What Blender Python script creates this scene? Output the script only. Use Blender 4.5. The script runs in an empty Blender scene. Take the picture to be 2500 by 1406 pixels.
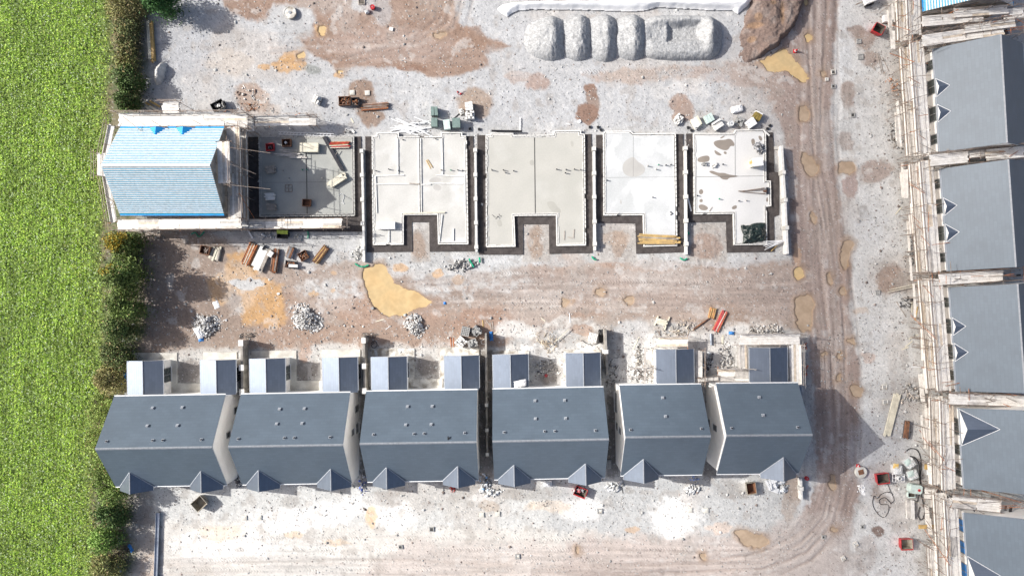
import bpy, math, random
import numpy as np
from math import sin, cos, pi, radians as R, atan2, hypot, tan
C = bpy.context.scene.collection
rnd = random.Random(11)
H = 84.0            # height of the viewpoint above the site
S = 0.04312         # metres per photo pixel on the ground

def W(px, py, z=0.0):
    k = (H - z) / H * S
    return ((px - 1250) * k, (703 - py) * k)

# ------------------------------------------------------------------ noise
def _hash(ix, iy, seed):
    n = (ix.astype(np.int64) * 374761393 + iy.astype(np.int64) * 668265263 + seed * 974634777) & 0x7fffffff
    n = ((n ^ (n >> 13)) * 1274126177) & 0x7fffffff
    n = (n ^ (n >> 16)) & 0x7fffffff
    return n / float(0x7fffffff)
def vnoise(x, y, seed=0):
    ix = np.floor(x); iy = np.floor(y); fx = x - ix; fy = y - iy
    fx = fx * fx * (3 - 2 * fx); fy = fy * fy * (3 - 2 * fy)
    a = _hash(ix, iy, seed); b = _hash(ix + 1, iy, seed); c = _hash(ix, iy + 1, seed); d = _hash(ix + 1, iy + 1, seed)
    return (a * (1 - fx) + b * fx) * (1 - fy) + (c * (1 - fx) + d * fx) * fy
def fbm(x, y, seed=0, octv=4):
    s = 0; amp = .5; tot = 0
    for o in range(octv):
        s = s + amp * vnoise(x, y, seed + o * 17); tot += amp
        x = x * 2.03; y = y * 2.03; amp *= .5
    return s / tot - .5
def sstep(e0, e1, x):
    t = np.clip((x - e0) / (e1 - e0), 0, 1); return t * t * (3 - 2 * t)

# ------------------------------------------------------------------ materials
def mat(name, col, rough=.8, var=.12, scale=3.0, fine=40.0, bump=.0, bscale=30.0, metal=0.0, col2=None, spec=.5, attr=None, patch=None):
    m = bpy.data.materials.new(name); m.use_nodes = True
    nt = m.node_tree; N = nt.nodes; L = nt.links; b = N['Principled BSDF']
    b.inputs['Roughness'].default_value = rough; b.inputs['Metallic'].default_value = metal
    b.inputs['Specular IOR Level'].default_value = spec
    tc = N.new('ShaderNodeTexCoord')
    def noise(sc, det=4):
        n = N.new('ShaderNodeTexNoise'); n.inputs['Scale'].default_value = sc; n.inputs['Detail'].default_value = det
        L.new(tc.outputs['Object'], n.inputs['Vector']); return n
    n1 = noise(scale); n2 = noise(fine, 3)
    if attr:
        a = N.new('ShaderNodeAttribute'); a.attribute_name = attr; src = a.outputs['Color']
    else:
        mx = N.new('ShaderNodeMix'); mx.data_type = 'RGBA'
        c2 = col2 or tuple(c * (1 - 2 * var) for c in col)
        mx.inputs[6].default_value = (*col, 1); mx.inputs[7].default_value = (*c2, 1)
        rp = N.new('ShaderNodeMapRange'); rp.inputs[1].default_value = .38; rp.inputs[2].default_value = .66
        L.new(n1.outputs['Fac'], rp.inputs[0]); L.new(rp.outputs[0], mx.inputs[0]); src = mx.outputs[2]
    if patch:
        p = noise(patch[1], 5); pr = N.new('ShaderNodeMapRange'); pr.inputs[1].default_value = patch[2]; pr.inputs[2].default_value = patch[3]
        L.new(p.outputs['Fac'], pr.inputs[0])
        mp = N.new('ShaderNodeMix'); mp.data_type = 'RGBA'; mp.inputs[7].default_value = (*patch[0], 1)
        L.new(pr.outputs[0], mp.inputs[0]); L.new(src, mp.inputs[6]); src = mp.outputs[2]
    mr = N.new('ShaderNodeMapRange'); mr.inputs[1].default_value = .3; mr.inputs[2].default_value = .7
    mr.inputs[3].default_value = 1 - var; mr.inputs[4].default_value = 1 + var
    L.new(n2.outputs['Fac'], mr.inputs[0])
    ml = N.new('ShaderNodeVectorMath'); ml.operation = 'SCALE'
    L.new(src, ml.inputs[0]); L.new(mr.outputs[0], ml.inputs['Scale']); L.new(ml.outputs[0], b.inputs['Base Color'])
    if bump:
        nb = noise(bscale, 5); bp = N.new('ShaderNodeBump'); bp.inputs['Strength'].default_value = bump; bp.inputs['Distance'].default_value = .03
        L.new(nb.outputs['Fac'], bp.inputs['Height']); L.new(bp.outputs[0], b.inputs['Normal'])
    return m

def slate_mat(name, col, bw, bh, rough=.5, metal=0.0, axis='xy', mort=.0, cvar=.2, bump=.35, spec=.5):
    m = bpy.data.materials.new(name); m.use_nodes = True
    nt = m.node_tree; N = nt.nodes; L = nt.links; b = N['Principled BSDF']
    b.inputs['Roughness'].default_value = rough; b.inputs['Specular IOR Level'].default_value = spec; b.inputs['Metallic'].default_value = metal
    tc = N.new('ShaderNodeTexCoord'); mp = N.new('ShaderNodeMapping')
    if axis == 'yx': mp.inputs['Rotation'].default_value = (0, 0, pi / 2)
    L.new(tc.outputs['Object'], mp.inputs['Vector'])
    br = N.new('ShaderNodeTexBrick'); br.inputs['Scale'].default_value = 1.0
    br.inputs['Brick Width'].default_value = bw; br.inputs['Row Height'].default_value = bh
    br.inputs['Mortar Size'].default_value = .012; br.inputs['Mortar Smooth'].default_value = .2
    br.inputs['Color1'].default_value = (*[c * (1 + cvar) for c in col], 1); br.inputs['Color2'].default_value = (*[c * (1 - cvar) for c in col], 1)
    br.inputs['Mortar'].default_value = (*[c * .88 for c in col], 1)
    L.new(mp.outputs[0], br.inputs['Vector'])
    n = N.new('ShaderNodeTexNoise'); n.inputs['Scale'].default_value = .45; n.inputs['Detail'].default_value = 5
    L.new(tc.outputs['Object'], n.inputs['Vector'])
    mr = N.new('ShaderNodeMapRange'); mr.inputs[1].default_value = .3; mr.inputs[2].default_value = .7; mr.inputs[3].default_value = .93; mr.inputs[4].default_value = 1.07
    L.new(n.outputs['Fac'], mr.inputs[0])
    ml = N.new('ShaderNodeVectorMath'); ml.operation = 'SCALE'; L.new(br.outputs['Color'], ml.inputs[0]); L.new(mr.outputs[0], ml.inputs['Scale'])
    L.new(ml.outputs[0], b.inputs['Base Color'])
    bp = N.new('ShaderNodeBump'); bp.inputs['Strength'].default_value = bump; bp.inputs['Distance'].default_value = .015; bp.invert = True
    L.new(br.outputs['Fac'], bp.inputs['Height']); L.new(bp.outputs[0], b.inputs['Normal'])
    return m

M = {}
M['ground'] = mat('site ground', (.4, .4, .4), .95, .30, 1, 26, .55, 14, attr='Col', spec=.2)
M['heap'] = mat('crushed stone', (.4, .4, .4), .95, .25, 1, 22, .6, 16, attr='Col', spec=.2)
M['bed'] = mat('dark bedding gravel', (.085, .075, .072), .95, .35, 2, 20, .9, 14, col2=(.055, .048, .046), spec=.2)
M['slate'] = slate_mat('fibre cement slate', (.096, .127, .162), .6, .25, .5, 0.0, spec=.5, cvar=.05, bump=.06)
M['slate2'] = slate_mat('new slate on the extension', (.135, .165, .215), .6, .26, .42, .6, 'yx', spec=1.0, cvar=.06, bump=.2)
M['render'] = mat('white render', (.86, .85, .82), .85, .03, 1.2, 8, .05, 40, col2=(.82, .80, .77))
M['trim'] = mat('white trim', (.74, .75, .76), .5, .04)
M['ridge'] = mat('grey ridge tile', (.27, .29, .32), .6, .1, 4)
M['flash'] = mat('pale lead flashing', (.36, .39, .43), .5, .08)
M['glass'] = mat('window glass', (.05, .062, .062), .12, .1, 2)
M['frame'] = mat('grey window frame', (.22, .225, .23), .5, .05)
M['membrane'] = mat('blue roofing membrane', (.02, .35, .58), .55, .08, 2, 12)
M['membrane_hi'] = mat('bright blue edging membrane', (.01, .30, .72), .5, .08, 2)
M['batten'] = mat('pale treated batten', (.74, .75, .73), .8, .1, 4)
M['block'] = mat('pale concrete block', (.50, .49, .46), .9, .12, 3, 18, .3, 30)
M['blockwhite'] = mat('white block', (.72, .71, .68), .9, .08, 3, 18, .2, 30)
M['blockgrey'] = mat('grey hollow block', (.36, .36, .35), .9, .12, 4, 20, .3, 30)
M['stain'] = mat('stained block wall', (.34, .32, .29), .9, .18, 1.5, 12, .3, 20, col2=(.19, .18, .16))
M['conc'] = mat('concrete path', (.62, .61, .56), .9, .08, .9, 9, .1, 30, col2=(.42, .40, .36))
M['concdirty'] = mat('dirty concrete path', (.66, .65, .61), .9, .14, 1.6, 9, .1, 30, col2=(.26, .23, .19))
M['board_w'] = mat('bleached scaffold board', (.80, .775, .73), .85, .12, 2.5, 14, .15, 30, col2=(.66, .63, .58))
M['board_g'] = mat('weathered scaffold board', (.58, .55, .51), .85, .16, 2.5, 14, .15, 30)
M['board_t'] = mat('tan scaffold board', (.70, .60, .48), .85, .15, 2.5, 14, .15, 30)
M['tube'] = mat('scaffold tube', (.33, .29, .26), .55, .2, 2, 8, metal=.3, col2=(.22, .15, .11))
M['tubepale'] = mat('pale galvanised tube', (.52, .50, .48), .5, .15, 2, 8, metal=.2, col2=(.36, .31, .27))
M['rust'] = mat('rusty steel', (.22, .10, .05), .8, .25, 3, 14, .2, 20, col2=(.10, .055, .04))
M['orange'] = mat('orange painted tube', (.48, .17, .06), .6, .25, 3, 14, col2=(.26, .10, .05))
M['red'] = mat('red paint', (.52, .02, .03), .45, .2, 3, 14, col2=(.34, .03, .03))
M['black'] = mat('black plastic', (.018, .018, .02), .5, .2, 3)
M['darksteel'] = mat('dark steel', (.045, .045, .055), .5, .2, 3, metal=.4)
M['grime'] = mat('grimy inside', (.13, .11, .09), .8, .25, 4)
M['tan'] = mat('bare metal skip', (.36, .33, .27), .6, .2, 2, 9, col2=(.20, .17, .13))
M['timber'] = mat('fresh yellow timber', (.56, .38, .14), .8, .15, 2, 12, col2=(.36, .25, .12))
M['timberpale'] = mat('pale sawn timber', (.66, .62, .50), .8, .12, 2, 12)
M['timbergrey'] = mat('greyed timber', (.38, .34, .30), .85, .2, 2, 12)
M['white'] = mat('white plastic', (.80, .80, .80), .5, .04, 3)
M['whitesheet'] = mat('white sheeting', (.86, .86, .86), .6, .03, 2, 9, .12, 5)
M['offwhite'] = mat('dusty white sack', (.62, .63, .63), .7, .1, 4, 12, .2, 10)
M['greenpack'] = mat('green wrapped blocks', (.17, .24, .22), .6, .12, 3)
M['paleteal'] = mat('pale teal plastic', (.55, .66, .62), .5, .1, 3)
M['lime'] = mat('lime green paint', (.48, .58, .08), .6, .15, 3)
M['greenpipe'] = mat('green plastic duct', (.01, .36, .20), .5, .15, 3)
M['blue'] = mat('blue plastic', (.03, .22, .60), .5, .15, 3)
M['yellow'] = mat('yellow ochre paint', (.70, .42, .06), .6, .2, 3, col2=(.7, .62, .45))
M['ochre'] = mat('mustard bricks', (.27, .20, .05), .8, .2, 4)
M['tarp'] = mat('dark green tarpaulin', (.02, .034, .03), .38, .3, 3, 9, .25, 6)
M['steelbeam'] = mat('galvanised beam', (.42, .47, .54), .35, .1, 1.5, metal=.7)
M['water'] = mat('muddy water', (.60, .455, .25), .12, .04, .5, 3, col2=(.55, .39, .20), spec=.35)
M['water2'] = mat('pale muddy water', (.45, .345, .25), .15, .04, .5, 3, spec=.35)
M['damp'] = mat('damp concrete', (.27, .235, .20), .5, .06, 1)
M['leaf'] = mat('leaves', (.1, .2, .05), .6, .15, 1, 9, attr='Col', spec=.3)
M['crop'] = mat('crop leaves', (.1, .2, .05), .6, .12, 1, 9, attr='Col', spec=.3)
_nt = M['crop'].node_tree; _b = _nt.nodes['Principled BSDF']; _t = _nt.nodes.new('ShaderNodeBsdfTranslucent'); _m = _nt.nodes.new('ShaderNodeMixShader'); _m.inputs[0].default_value = .3
_nt.links.new(_b.inputs['Base Color'].links[0].from_socket, _t.inputs['Color']); _nt.links.new(_b.outputs[0], _m.inputs[1]); _nt.links.new(_t.outputs[0], _m.inputs[2]); _nt.links.new(_m.outputs[0], _nt.nodes['Material Output'].inputs['Surface'])
for _k in ('water', 'water2'):
    _nt = M[_k].node_tree; _b = _nt.nodes['Principled BSDF']; _n = _nt.nodes.new('ShaderNodeTexNoise'); _n.inputs['Scale'].default_value = .7; _n.inputs['Detail'].default_value = 5; _tc = _nt.nodes.new('ShaderNodeTexCoord'); _r = _nt.nodes.new('ShaderNodeMapRange')
    _r.inputs[1].default_value = .35; _r.inputs[2].default_value = .62; _r.inputs[3].default_value = .66 if _k == 'water2' else .78; _r.inputs[4].default_value = .97
    _nt.links.new(_tc.outputs['Object'], _n.inputs['Vector']); _nt.links.new(_n.outputs['Fac'], _r.inputs[0]); _nt.links.new(_r.outputs[0], _b.inputs['Alpha'])
M['bark'] = mat('bark', (.10, .08, .06), .9, .2, 6)
M['rubble'] = mat('rubble', (.4, .4, .4), .95, .2, 3, 14, .3, 20, attr='Col', spec=.2)
M['joint'] = mat('dark joint', (.07, .07, .068), .9, .2, 3)
M['hose'] = mat('black rubber hose', (.035, .035, .037), .5, .1)

# ------------------------------------------------------------------ mesh builder
class MB:
    def __init__(s): s.v = []; s.f = []; s.m = []
    def add(s, vs, fs, mi=0):
        o = len(s.v); s.v += [tuple(p) for p in vs]; s.f += [tuple(i + o for i in f) for f in fs]; s.m += [mi] * len(fs); return s
    def box(s, c, d, rz=0, mi=0, ry=0, rx=0, taper=1.0):
        x, y, z = d[0] / 2, d[1] / 2, d[2] / 2
        P = []
        for sz in (-1, 1):
            t = taper if sz < 0 else 1.0
            for sx, sy in ((-1, -1), (1, -1), (1, 1), (-1, 1)): P.append([sx * x * t, sy * y * t, sz * z])
        Q = []
        for p in P:
            a, b, e = p
            b, e = b * cos(rx) - e * sin(rx), b * sin(rx) + e * cos(rx)
            a, e = a * cos(ry) + e * sin(ry), -a * sin(ry) + e * cos(ry)
            a, b = a * cos(rz) - b * sin(rz), a * sin(rz) + b * cos(rz)
            Q.append((a + c[0], b + c[1], e + c[2]))
        return s.add(Q, [(3, 2, 1, 0), (4, 5, 6, 7), (0, 1, 5, 4), (1, 2, 6, 5), (2, 3, 7, 6), (3, 0, 4, 7)], mi)
    def prism(s, poly, z0, z1, mi=0):
        a = sum(poly[i][0] * poly[(i + 1) % len(poly)][1] - poly[(i + 1) % len(poly)][0] * poly[i][1] for i in range(len(poly)))
        if a < 0: poly = poly[::-1]
        n = len(poly)
        vs = [(x, y, z0) for x, y in poly] + [(x, y, z1) for x, y in poly]
        fs = [tuple(range(n - 1, -1, -1)), tuple(range(n, 2 * n))] + [(i, (i + 1) % n, n + (i + 1) % n, n + i) for i in range(n)]
        return s.add(vs, fs, mi)
    def tube(s, a, b, r, n=6, mi=0, cap=True):
        ax, ay, az = a; bx, by, bz = b; d = (bx - ax, by - ay, bz - az); L = math.sqrt(sum(k * k for k in d)) or 1e-6
        d = tuple(k / L for k in d); up = (0, 0, 1) if abs(d[2]) < .9 else (1, 0, 0)
        u = (d[1] * up[2] - d[2] * up[1], d[2] * up[0] - d[0] * up[2], d[0] * up[1] - d[1] * up[0])
        l = math.sqrt(sum(k * k for k in u)); u = tuple(k / l for k in u)
        w = (d[1] * u[2] - d[2] * u[1], d[2] * u[0] - d[0] * u[2], d[0] * u[1] - d[1] * u[0])
        vs = []
        for p in (a, b):
            for i in range(n):
                t = 2 * pi * i / n; vs.append(tuple(p[k] + r * (cos(t) * u[k] + sin(t) * w[k]) for k in range(3)))
        fs = [(i, n + i, n + (i + 1) % n, (i + 1) % n) for i in range(n)]
        if cap: fs += [tuple(range(n)), tuple(range(2 * n - 1, n - 1, -1))]
        return s.add(vs, fs, mi)
    def path(s, pts, r, n=6, mi=0):
        for a, b in zip(pts[:-1], pts[1:]): s.tube(a, b, r, n, mi)
        return s
    def lathe(s, prof, c=(0, 0, 0), n=24, mi=0):
        vs = []; k = len(prof)
        for r, z in prof:
            for i in range(n): vs.append((c[0] + r * cos(2 * pi * i / n), c[1] + r * sin(2 * pi * i / n), c[2] + z))
        fs = [(j * n + i, j * n + (i + 1) % n, (j + 1) * n + (i + 1) % n, (j + 1) * n + i) for j in range(k - 1) for i in range(n)]
        if prof[0][0] > .001: fs.append(tuple(range(n - 1, -1, -1)))
        if prof[-1][0] > .001: fs.append(tuple((k - 1) * n + i for i in range(n)))
        return s.add(vs, fs, mi)
    def slabpoly(s, top, thick, mi=0, mi2=None):
        """a planar polygon given by 3-D corners, thickened straight down"""
        n = len(top); vs = list(top) + [(p[0], p[1], p[2] - thick) for p in top]
        s.add(vs, [tuple(range(n))], mi)
        o = len(s.v) - 2 * n
        fs = [tuple(range(2 * n - 1, n - 1, -1))] + [(i, n + i, n + (i + 1) % n, (i + 1) % n) for i in range(n)]
        s.f += [tuple(i + o for i in f) for f in fs]; s.m += [mi if mi2 is None else mi2] * len(fs)
        return s
    def build(s, name, mats, parent=None, loc=None, rz=0, smooth=False):
        me = bpy.data.meshes.new(name); me.from_pydata(s.v, [], s.f); me.update()
        if not isinstance(mats, (list, tuple)): mats = [mats]
        for m in mats: me.materials.append(M[m] if isinstance(m, str) else m)
        if len(mats) > 1: me.polygons.foreach_set('material_index', s.m)
        if smooth: me.polygons.foreach_set('use_smooth', [True] * len(s.f))
        o = bpy.data.objects.new(name, me); C.objects.link(o)
        if parent is not None: o.parent = parent
        if loc is not None: o.location = loc; o.rotation_euler = (0, 0, rz)
        return o

def tag(o, label, cat, group=None, kind=None):
    if label: o['label'] = label
    if cat: o['category'] = cat
    if group: o['group'] = group
    if kind: o['kind'] = kind
    return o
def thing(name, label, cat, loc, rz=0, group=None):
    o = bpy.data.objects.new(name, None); C.objects.link(o); o.empty_display_size = .3
    o.location = (loc[0], loc[1], loc[2] if len(loc) > 2 else 0); o.rotation_euler = (0, 0, rz)
    return tag(o, label, cat, group)

def npmesh(name, verts, faces, material, col=None, parent=None, smooth=False):
    """verts (n,3) array, faces (m,4) array of quads, col per vertex"""
    me = bpy.data.meshes.new(name); nv = len(verts); nf = len(faces); k = faces.shape[1]
    me.vertices.add(nv); me.vertices.foreach_set('co', np.ascontiguousarray(verts, dtype=np.float32).ravel())
    me.loops.add(nf * k); me.loops.foreach_set('vertex_index', np.ascontiguousarray(faces, dtype=np.int32).ravel())
    me.polygons.add(nf); me.polygons.foreach_set('loop_start', np.arange(0, nf * k, k, dtype=np.int32))
    me.update(calc_edges=True); me.validate()
    if smooth: me.polygons.foreach_set('use_smooth', np.ones(nf, dtype=bool))
    if col is not None:
        a = me.color_attributes.new('Col', 'FLOAT_COLOR', 'POINT')
        c = np.ones((nv, 4), dtype=np.float32); c[:, :3] = col; a.data.foreach_set('color', c.ravel())
    me.materials.append(M[material] if isinstance(material, str) else material)
    o = bpy.data.objects.new(name, me); C.objects.link(o)
    if parent is not None: o.parent = parent
    return o

def hfield(name, x0, x1, y0, y1, step, fn, material, colfn=None, parent=None, org=(0, 0), smooth=True, zmin=None):
    """height field over a photo-pixel rectangle; fn(X,Y)->z (nan = no surface)"""
    xs = np.arange(x0, x1 + step, step); ys = np.arange(y0, y1 + step, step); X, Y = np.meshgrid(xs, ys)
    Z = fn(X, Y); ok = ~np.isnan(Z); Zf = np.where(ok, Z, 0)
    V = np.stack([(X - 1250) * S - org[0], (703 - Y) * S - org[1], Zf], -1).reshape(-1, 3)
    nx = len(xs); i = np.arange(len(ys) - 1)[:, None] * nx + np.arange(nx - 1)[None, :]
    F = np.stack([i, i + nx, i + nx + 1, i + 1], -1).reshape(-1, 4)
    okf = ok.reshape(-1); F = F[okf[F].all(1)]
    used = np.unique(F); mp = np.full(len(V), -1); mp[used] = np.arange(len(used))
    col = colfn(X, Y, Zf).reshape(-1, 3)[used] if colfn else None
    return npmesh(name, V[used], mp[F], material, col, parent, smooth)

def seg_dist(X, Y, ax, ay, bx, by):
    dx, dy = bx - ax, by - ay; l2 = dx * dx + dy * dy + 1e-9
    t = np.clip(((X - ax) * dx + (Y - ay) * dy) / l2, 0, 1)
    return np.hypot(X - ax - t * dx, Y - ay - t * dy)
def poly_sd(X, Y, pts):
    """signed distance, negative inside"""
    d = np.full(X.shape, 1e9); ins = np.zeros(X.shape, bool); n = len(pts)
    for i in range(n):
        ax, ay = pts[i]; bx, by = pts[(i + 1) % n]
        d = np.minimum(d, seg_dist(X, Y, ax, ay, bx, by))
        cr = ((ay > Y) != (by > Y)) & (X < (bx - ax) * (Y - ay) / ((by - ay) or 1e-9) + ax)
        ins ^= cr
    return np.where(ins, -d, d)
def inset(poly, d):
    a = sum(poly[i][0] * poly[(i + 1) % len(poly)][1] - poly[(i + 1) % len(poly)][0] * poly[i][1] for i in range(len(poly)))
    if a < 0: poly = poly[::-1]
    n = len(poly); out = []
    for i in range(n):
        p0, p1, p2 = poly[i - 1], poly[i], poly[(i + 1) % n]
        e1 = (p1[0] - p0[0], p1[1] - p0[1]); e2 = (p2[0] - p1[0], p2[1] - p1[1])
        l1 = hypot(*e1); l2 = hypot(*e2); n1 = (-e1[1] / l1, e1[0] / l1); n2 = (-e2[1] / l2, e2[0] / l2)
        k = 1 + n1[0] * n2[0] + n1[1] * n2[1]; k = max(k, .3)
        out.append((p1[0] + d * (n1[0] + n2[0]) / k, p1[1] + d * (n1[1] + n2[1]) / k))
    return out
# ================================================================== GROUND
def axis(lo, hi, step, far):
    a = np.arange(lo, hi + step, step); out = []; d = step; x = lo
    while x > far[0]: d *= 1.35; x -= d; out.append(x)
    out2 = []; d = step; x = a[-1]
    while x < far[1]: d *= 1.35; x += d; out2.append(x)
    return np.concatenate([np.array(out[::-1]), a, np.array(out2)])
GX = axis(-70, 2570, 2.3, (-7500, 10000)); GY = axis(-70, 1476, 2.3, (-8000, 9500))
X0, Y0 = np.meshgrid(GX, GY)
XW = X0 + 26 * fbm(X0 / 60, Y0 / 60, 3, 4) + 10 * fbm(X0 / 12, Y0 / 12, 5, 2)
YW = Y0 + 26 * fbm(X0 / 60 + 50, Y0 / 60, 4, 4) + 10 * fbm(X0 / 12 + 50, Y0 / 12, 6, 2)
XP = X0 + 5 * fbm(X0 / 25, Y0 / 25, 23, 3); YP = Y0 + 5 * fbm(X0 / 25 + 9, Y0 / 25, 24, 3)
big = fbm(X0 / 170, Y0 / 170, 8, 5); mid = fbm(X0 / 45, Y0 / 45, 9, 4); sml = fbm(X0 / 9, Y0 / 9, 10, 3)
white = _hash(np.floor(X0 * 7.1), np.floor(Y0 * 7.3), 77) - .5
COL = np.empty(X0.shape + (3,)); COL[:] = (.40, .40, .395)
HGT = np.zeros(X0.shape); ROUGH = np.ones(X0.shape)
def rgb(c): return np.array(c)
def window(x0, x1, y0, y1):
    i0, i1 = np.searchsorted(GX, [x0, x1]); j0, j1 = np.searchsorted(GY, [y0, y1]); return slice(j0, j1), slice(i0, i1)
def put(mask, w, col, a=1.0, gap=0.0, rough=None):
    mask = sstep(.12, .88, mask + 2.3 * (sml[w] + .7 * mid[w]) * mask * (1 - mask)); m = mask * a
    if gap: m = m * sstep(-gap, .12, mid[w] * .6 + sml[w] * .5 + .02)
    COL[w] = COL[w] * (1 - m[..., None]) + rgb(col) * m[..., None]
    if rough is not None: ROUGH[w] = ROUGH[w] * (1 - m) + rough * m
def ppoly(pts, col, a=1.0, f=14, gap=0.0, rough=None, crisp=False):
    xs = [p[0] for p in pts]; ys = [p[1] for p in pts]; w = window(min(xs) - f * 3 - 30, max(xs) + f * 3 + 30, min(ys) - f * 3 - 30, max(ys) + f * 3 + 30)
    sd = poly_sd((XP if crisp else XW)[w], (YP if crisp else YW)[w], pts); put(1 - sstep(-f, f, sd), w, col, a, gap, rough)
def pell(cx, cy, rx, ry, col, a=1.0, f=.35, gap=0.0, rot=0, rough=None):
    r = max(rx, ry) * 1.8 + 30; w = window(cx - r, cx + r, cy - r, cy + r)
    x = XW[w] - cx; y = YW[w] - cy; c, s = cos(rot), sin(rot)
    q = np.sqrt(((x * c + y * s) / rx) ** 2 + ((-x * s + y * c) / ry) ** 2); put(1 - sstep(1 - f, 1 + f, q), w, col, a, gap, rough)
def pline(pts, wd, col, a=1.0, f=None, gap=0.0, hgt=0.0, warp=True, rough=None):
    f = f or wd * .6
    xs = [p[0] for p in pts]; ys = [p[1] for p in pts]; m = wd + f + 30; w = window(min(xs) - m, max(xs) + m, min(ys) - m, max(ys) + m)
    xx, yy = (XW[w], YW[w]) if warp else (XP[w], YP[w]); d = np.full(xx.shape, 1e9)
    for p, q in zip(pts[:-1], pts[1:]): d = np.minimum(d, seg_dist(xx, yy, *p, *q))
    k = 1 - sstep(wd - f, wd + f, d); put(k, w, col, a, gap, rough)
    if hgt: HGT[w] += hgt * k
MUD = (.25, .170, .128); ROAD = (.285, .224, .198); OCH = (.46, .285, .14); DK = (.15, .125, .11); WH = (.60, .595, .575); LG = (.45, .455, .455)
RED = (.215, .135, .10); EARTH = (.235, .17, .132); PINK = (.56, .505, .475); GREY = (.30, .30, .295)

# broad zones of loose material
ppoly([(-60, -60), (2560, -60), (2560, 320), (-60, 320)], (.40, .405, .415), .8, 60)
ppoly([(480, -60), (1110, -60), (1120, 60), (1200, 90), (1245, 118), (1190, 132), (1195, 160), (1060, 192), (960, 168), (830, 165), (740, 115), (690, 60), (560, 30)], MUD, .95, 12, rough=.7)
ppoly([(1090, 60), (1170, 60), (1190, 100), (1250, 118), (1170, 125), (1100, 95)], MUD, .8, 8)
pell(960, 110, 160, 45, (.345, .27, .235), .55)
pell(900, 30, 90, 50, (.30, .225, .185), .6)
pell(885, 5, 30, 28, (.37, .37, .375), .9); pell(930, 25, 26, 40, (.36, .35, .35), .7)
pell(712, 55, 60, 45, (.40, .405, .41), .95)
ppoly([(560, 30), (690, 115), (760, 165), (700, 200), (560, 190), (480, 120)], (.42, .385, .355), .55, 30)
for q in [(712, 145, 32, 16), (735, 165, 20, 12), (645, 163, 14, 9), (668, 155, 12, 6), (700, 160, 30, 20), (830, 178, 14, 10), (784, 76, 12, 15)]: pell(*q, OCH, .8)
pell(440, 130, 80, 60, (.37, .375, .39), .8); pell(560, 150, 60, 30, (.44, .39, .34), .5)
pell(880, 222, 26, 30, EARTH, .95); pell(905, 285, 36, 22, EARTH, .9); pell(893, 255, 26, 40, EARTH, .8)
pell(762, 170, 20, 13, (.25, .26, .25), .9)
pell(610, 240, 42, 35, (.31, .235, .19), .85); pell(640, 265, 40, 22, (.33, .27, .23), .7)
pell(1160, 252, 44, 36, (.30, .235, .19), .95); pell(1015, 172, 34, 9, RED, .8)
pell(1310, 200, 28, 22, (.32, .23, .19), .8); pell(1262, 185, 34, 12, (.34, .26, .22), .6)
ppoly([(1425, 205), (1450, 205), (1466, 240), (1460, 285), (1430, 300), (1402, 288), (1412, 262), (1436, 250)], RED, .95, 5)
ppoly([(1420, 180), (1560, 165), (1640, 160), (1760, 150), (1800, 160), (1760, 178), (1640, 190), (1560, 208), (1450, 200)], (.335, .27, .235), .85, 12, .3)
pell(1655, 248, 26, 18, (.28, .21, .175), .9); pell(1672, 272, 26, 26, (.28, .21, .175), .9)
ppoly([(1200, 110), (1400, 170), (1420, 200), (1300, 190), (1180, 170)], (.39, .385, .385), .4, 15, .2)
# hauling roads
ppoly([(1780, 155), (1890, 140), (1925, 60), (1925, -60), (2044, -60), (2038, 150), (2030, 260), (2036, 400), (2058, 520), (2078, 680), (2092, 860), (2098, 1010), (2098, 1180), (2070, 1290), (2000, 1350), (1960, 1370), (1960, 1260), (1990, 1150), (1985, 950), (1962, 800), (1930, 640), (1925, 480), (1905, 300), (1860, 220), (1780, 195)], ROAD, .97, 14, rough=.45)
ppoly([(1640, 165), (1800, 150), (1850, 190), (1900, 290), (1830, 215), (1740, 200)], (.335, .285, .265), .7, 16, .3)
ppoly([(340, 640), (640, 640), (900, 640), (1100, 680), (1300, 650), (1500, 640), (1960, 640), (1965, 810), (1700, 790), (1480, 790), (1250, 830), (1000, 840), (600, 850), (350, 870)], (.30, .235, .195), .9, 22, rough=.75)
ppoly([(1130, 655), (1960, 660), (1965, 790), (1700, 760), (1480, 740), (1130, 720)], (.325, .27, .24), .8, 24)
ppoly([(330, 560), (500, 560), (620, 620), (580, 700), (640, 790), (560, 860), (330, 880)], (.255, .20, .165), .9, 26)
ppoly([(640, 720), (900, 690), (1000, 770), (1250, 745), (1480, 775), (1300, 800), (1240, 850), (1020, 850), (800, 850), (620, 850)], (.295, .215, .17), .85, 20)
pell(1180, 790, 80, 40, (.30, .21, .165), .85); pell(880, 740, 70, 50, (.32, .225, .175), .7)
for q in [(820, 705, 80, 24), (1090, 690, 90, 30), (760, 640, 60, 20), (1230, 690, 60, 24), (1000, 660, 60, 18), (880, 610, 50, 26), (1110, 720, 50, 18)]: pell(*q, LG, .75, .5, .2)
ppoly([(555, 625), (610, 610), (640, 680), (690, 700), (705, 780), (680, 800), (590, 790), (585, 720), (545, 680)], OCH, .9, 14)
pell(535, 710, 30, 40, (.44, .30, .18), .8); pell(600, 690, 40, 14, LG, .95, .2); pell(1045, 760, 40, 30, (.30, .21, .165), .5)
pell(765, 716, 9, 7, OCH, .9); pell(812, 712, 8, 7, OCH, .8); pell(822, 670, 8, 6, OCH, .7); pell(1063, 668, 16, 10, OCH, .7); pell(1115, 680, 16, 12, OCH, .5); pell(980, 652, 20, 10, OCH, .7)
pell(1560, 645, 110, 14, (.30, .205, .155), .8, .5, .3); pell(1380, 640, 60, 20, (.32, .25, .21), .7, .5, .3)
pell(1385, 735, 16, 12, (.42, .28, .18), .6)
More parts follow.
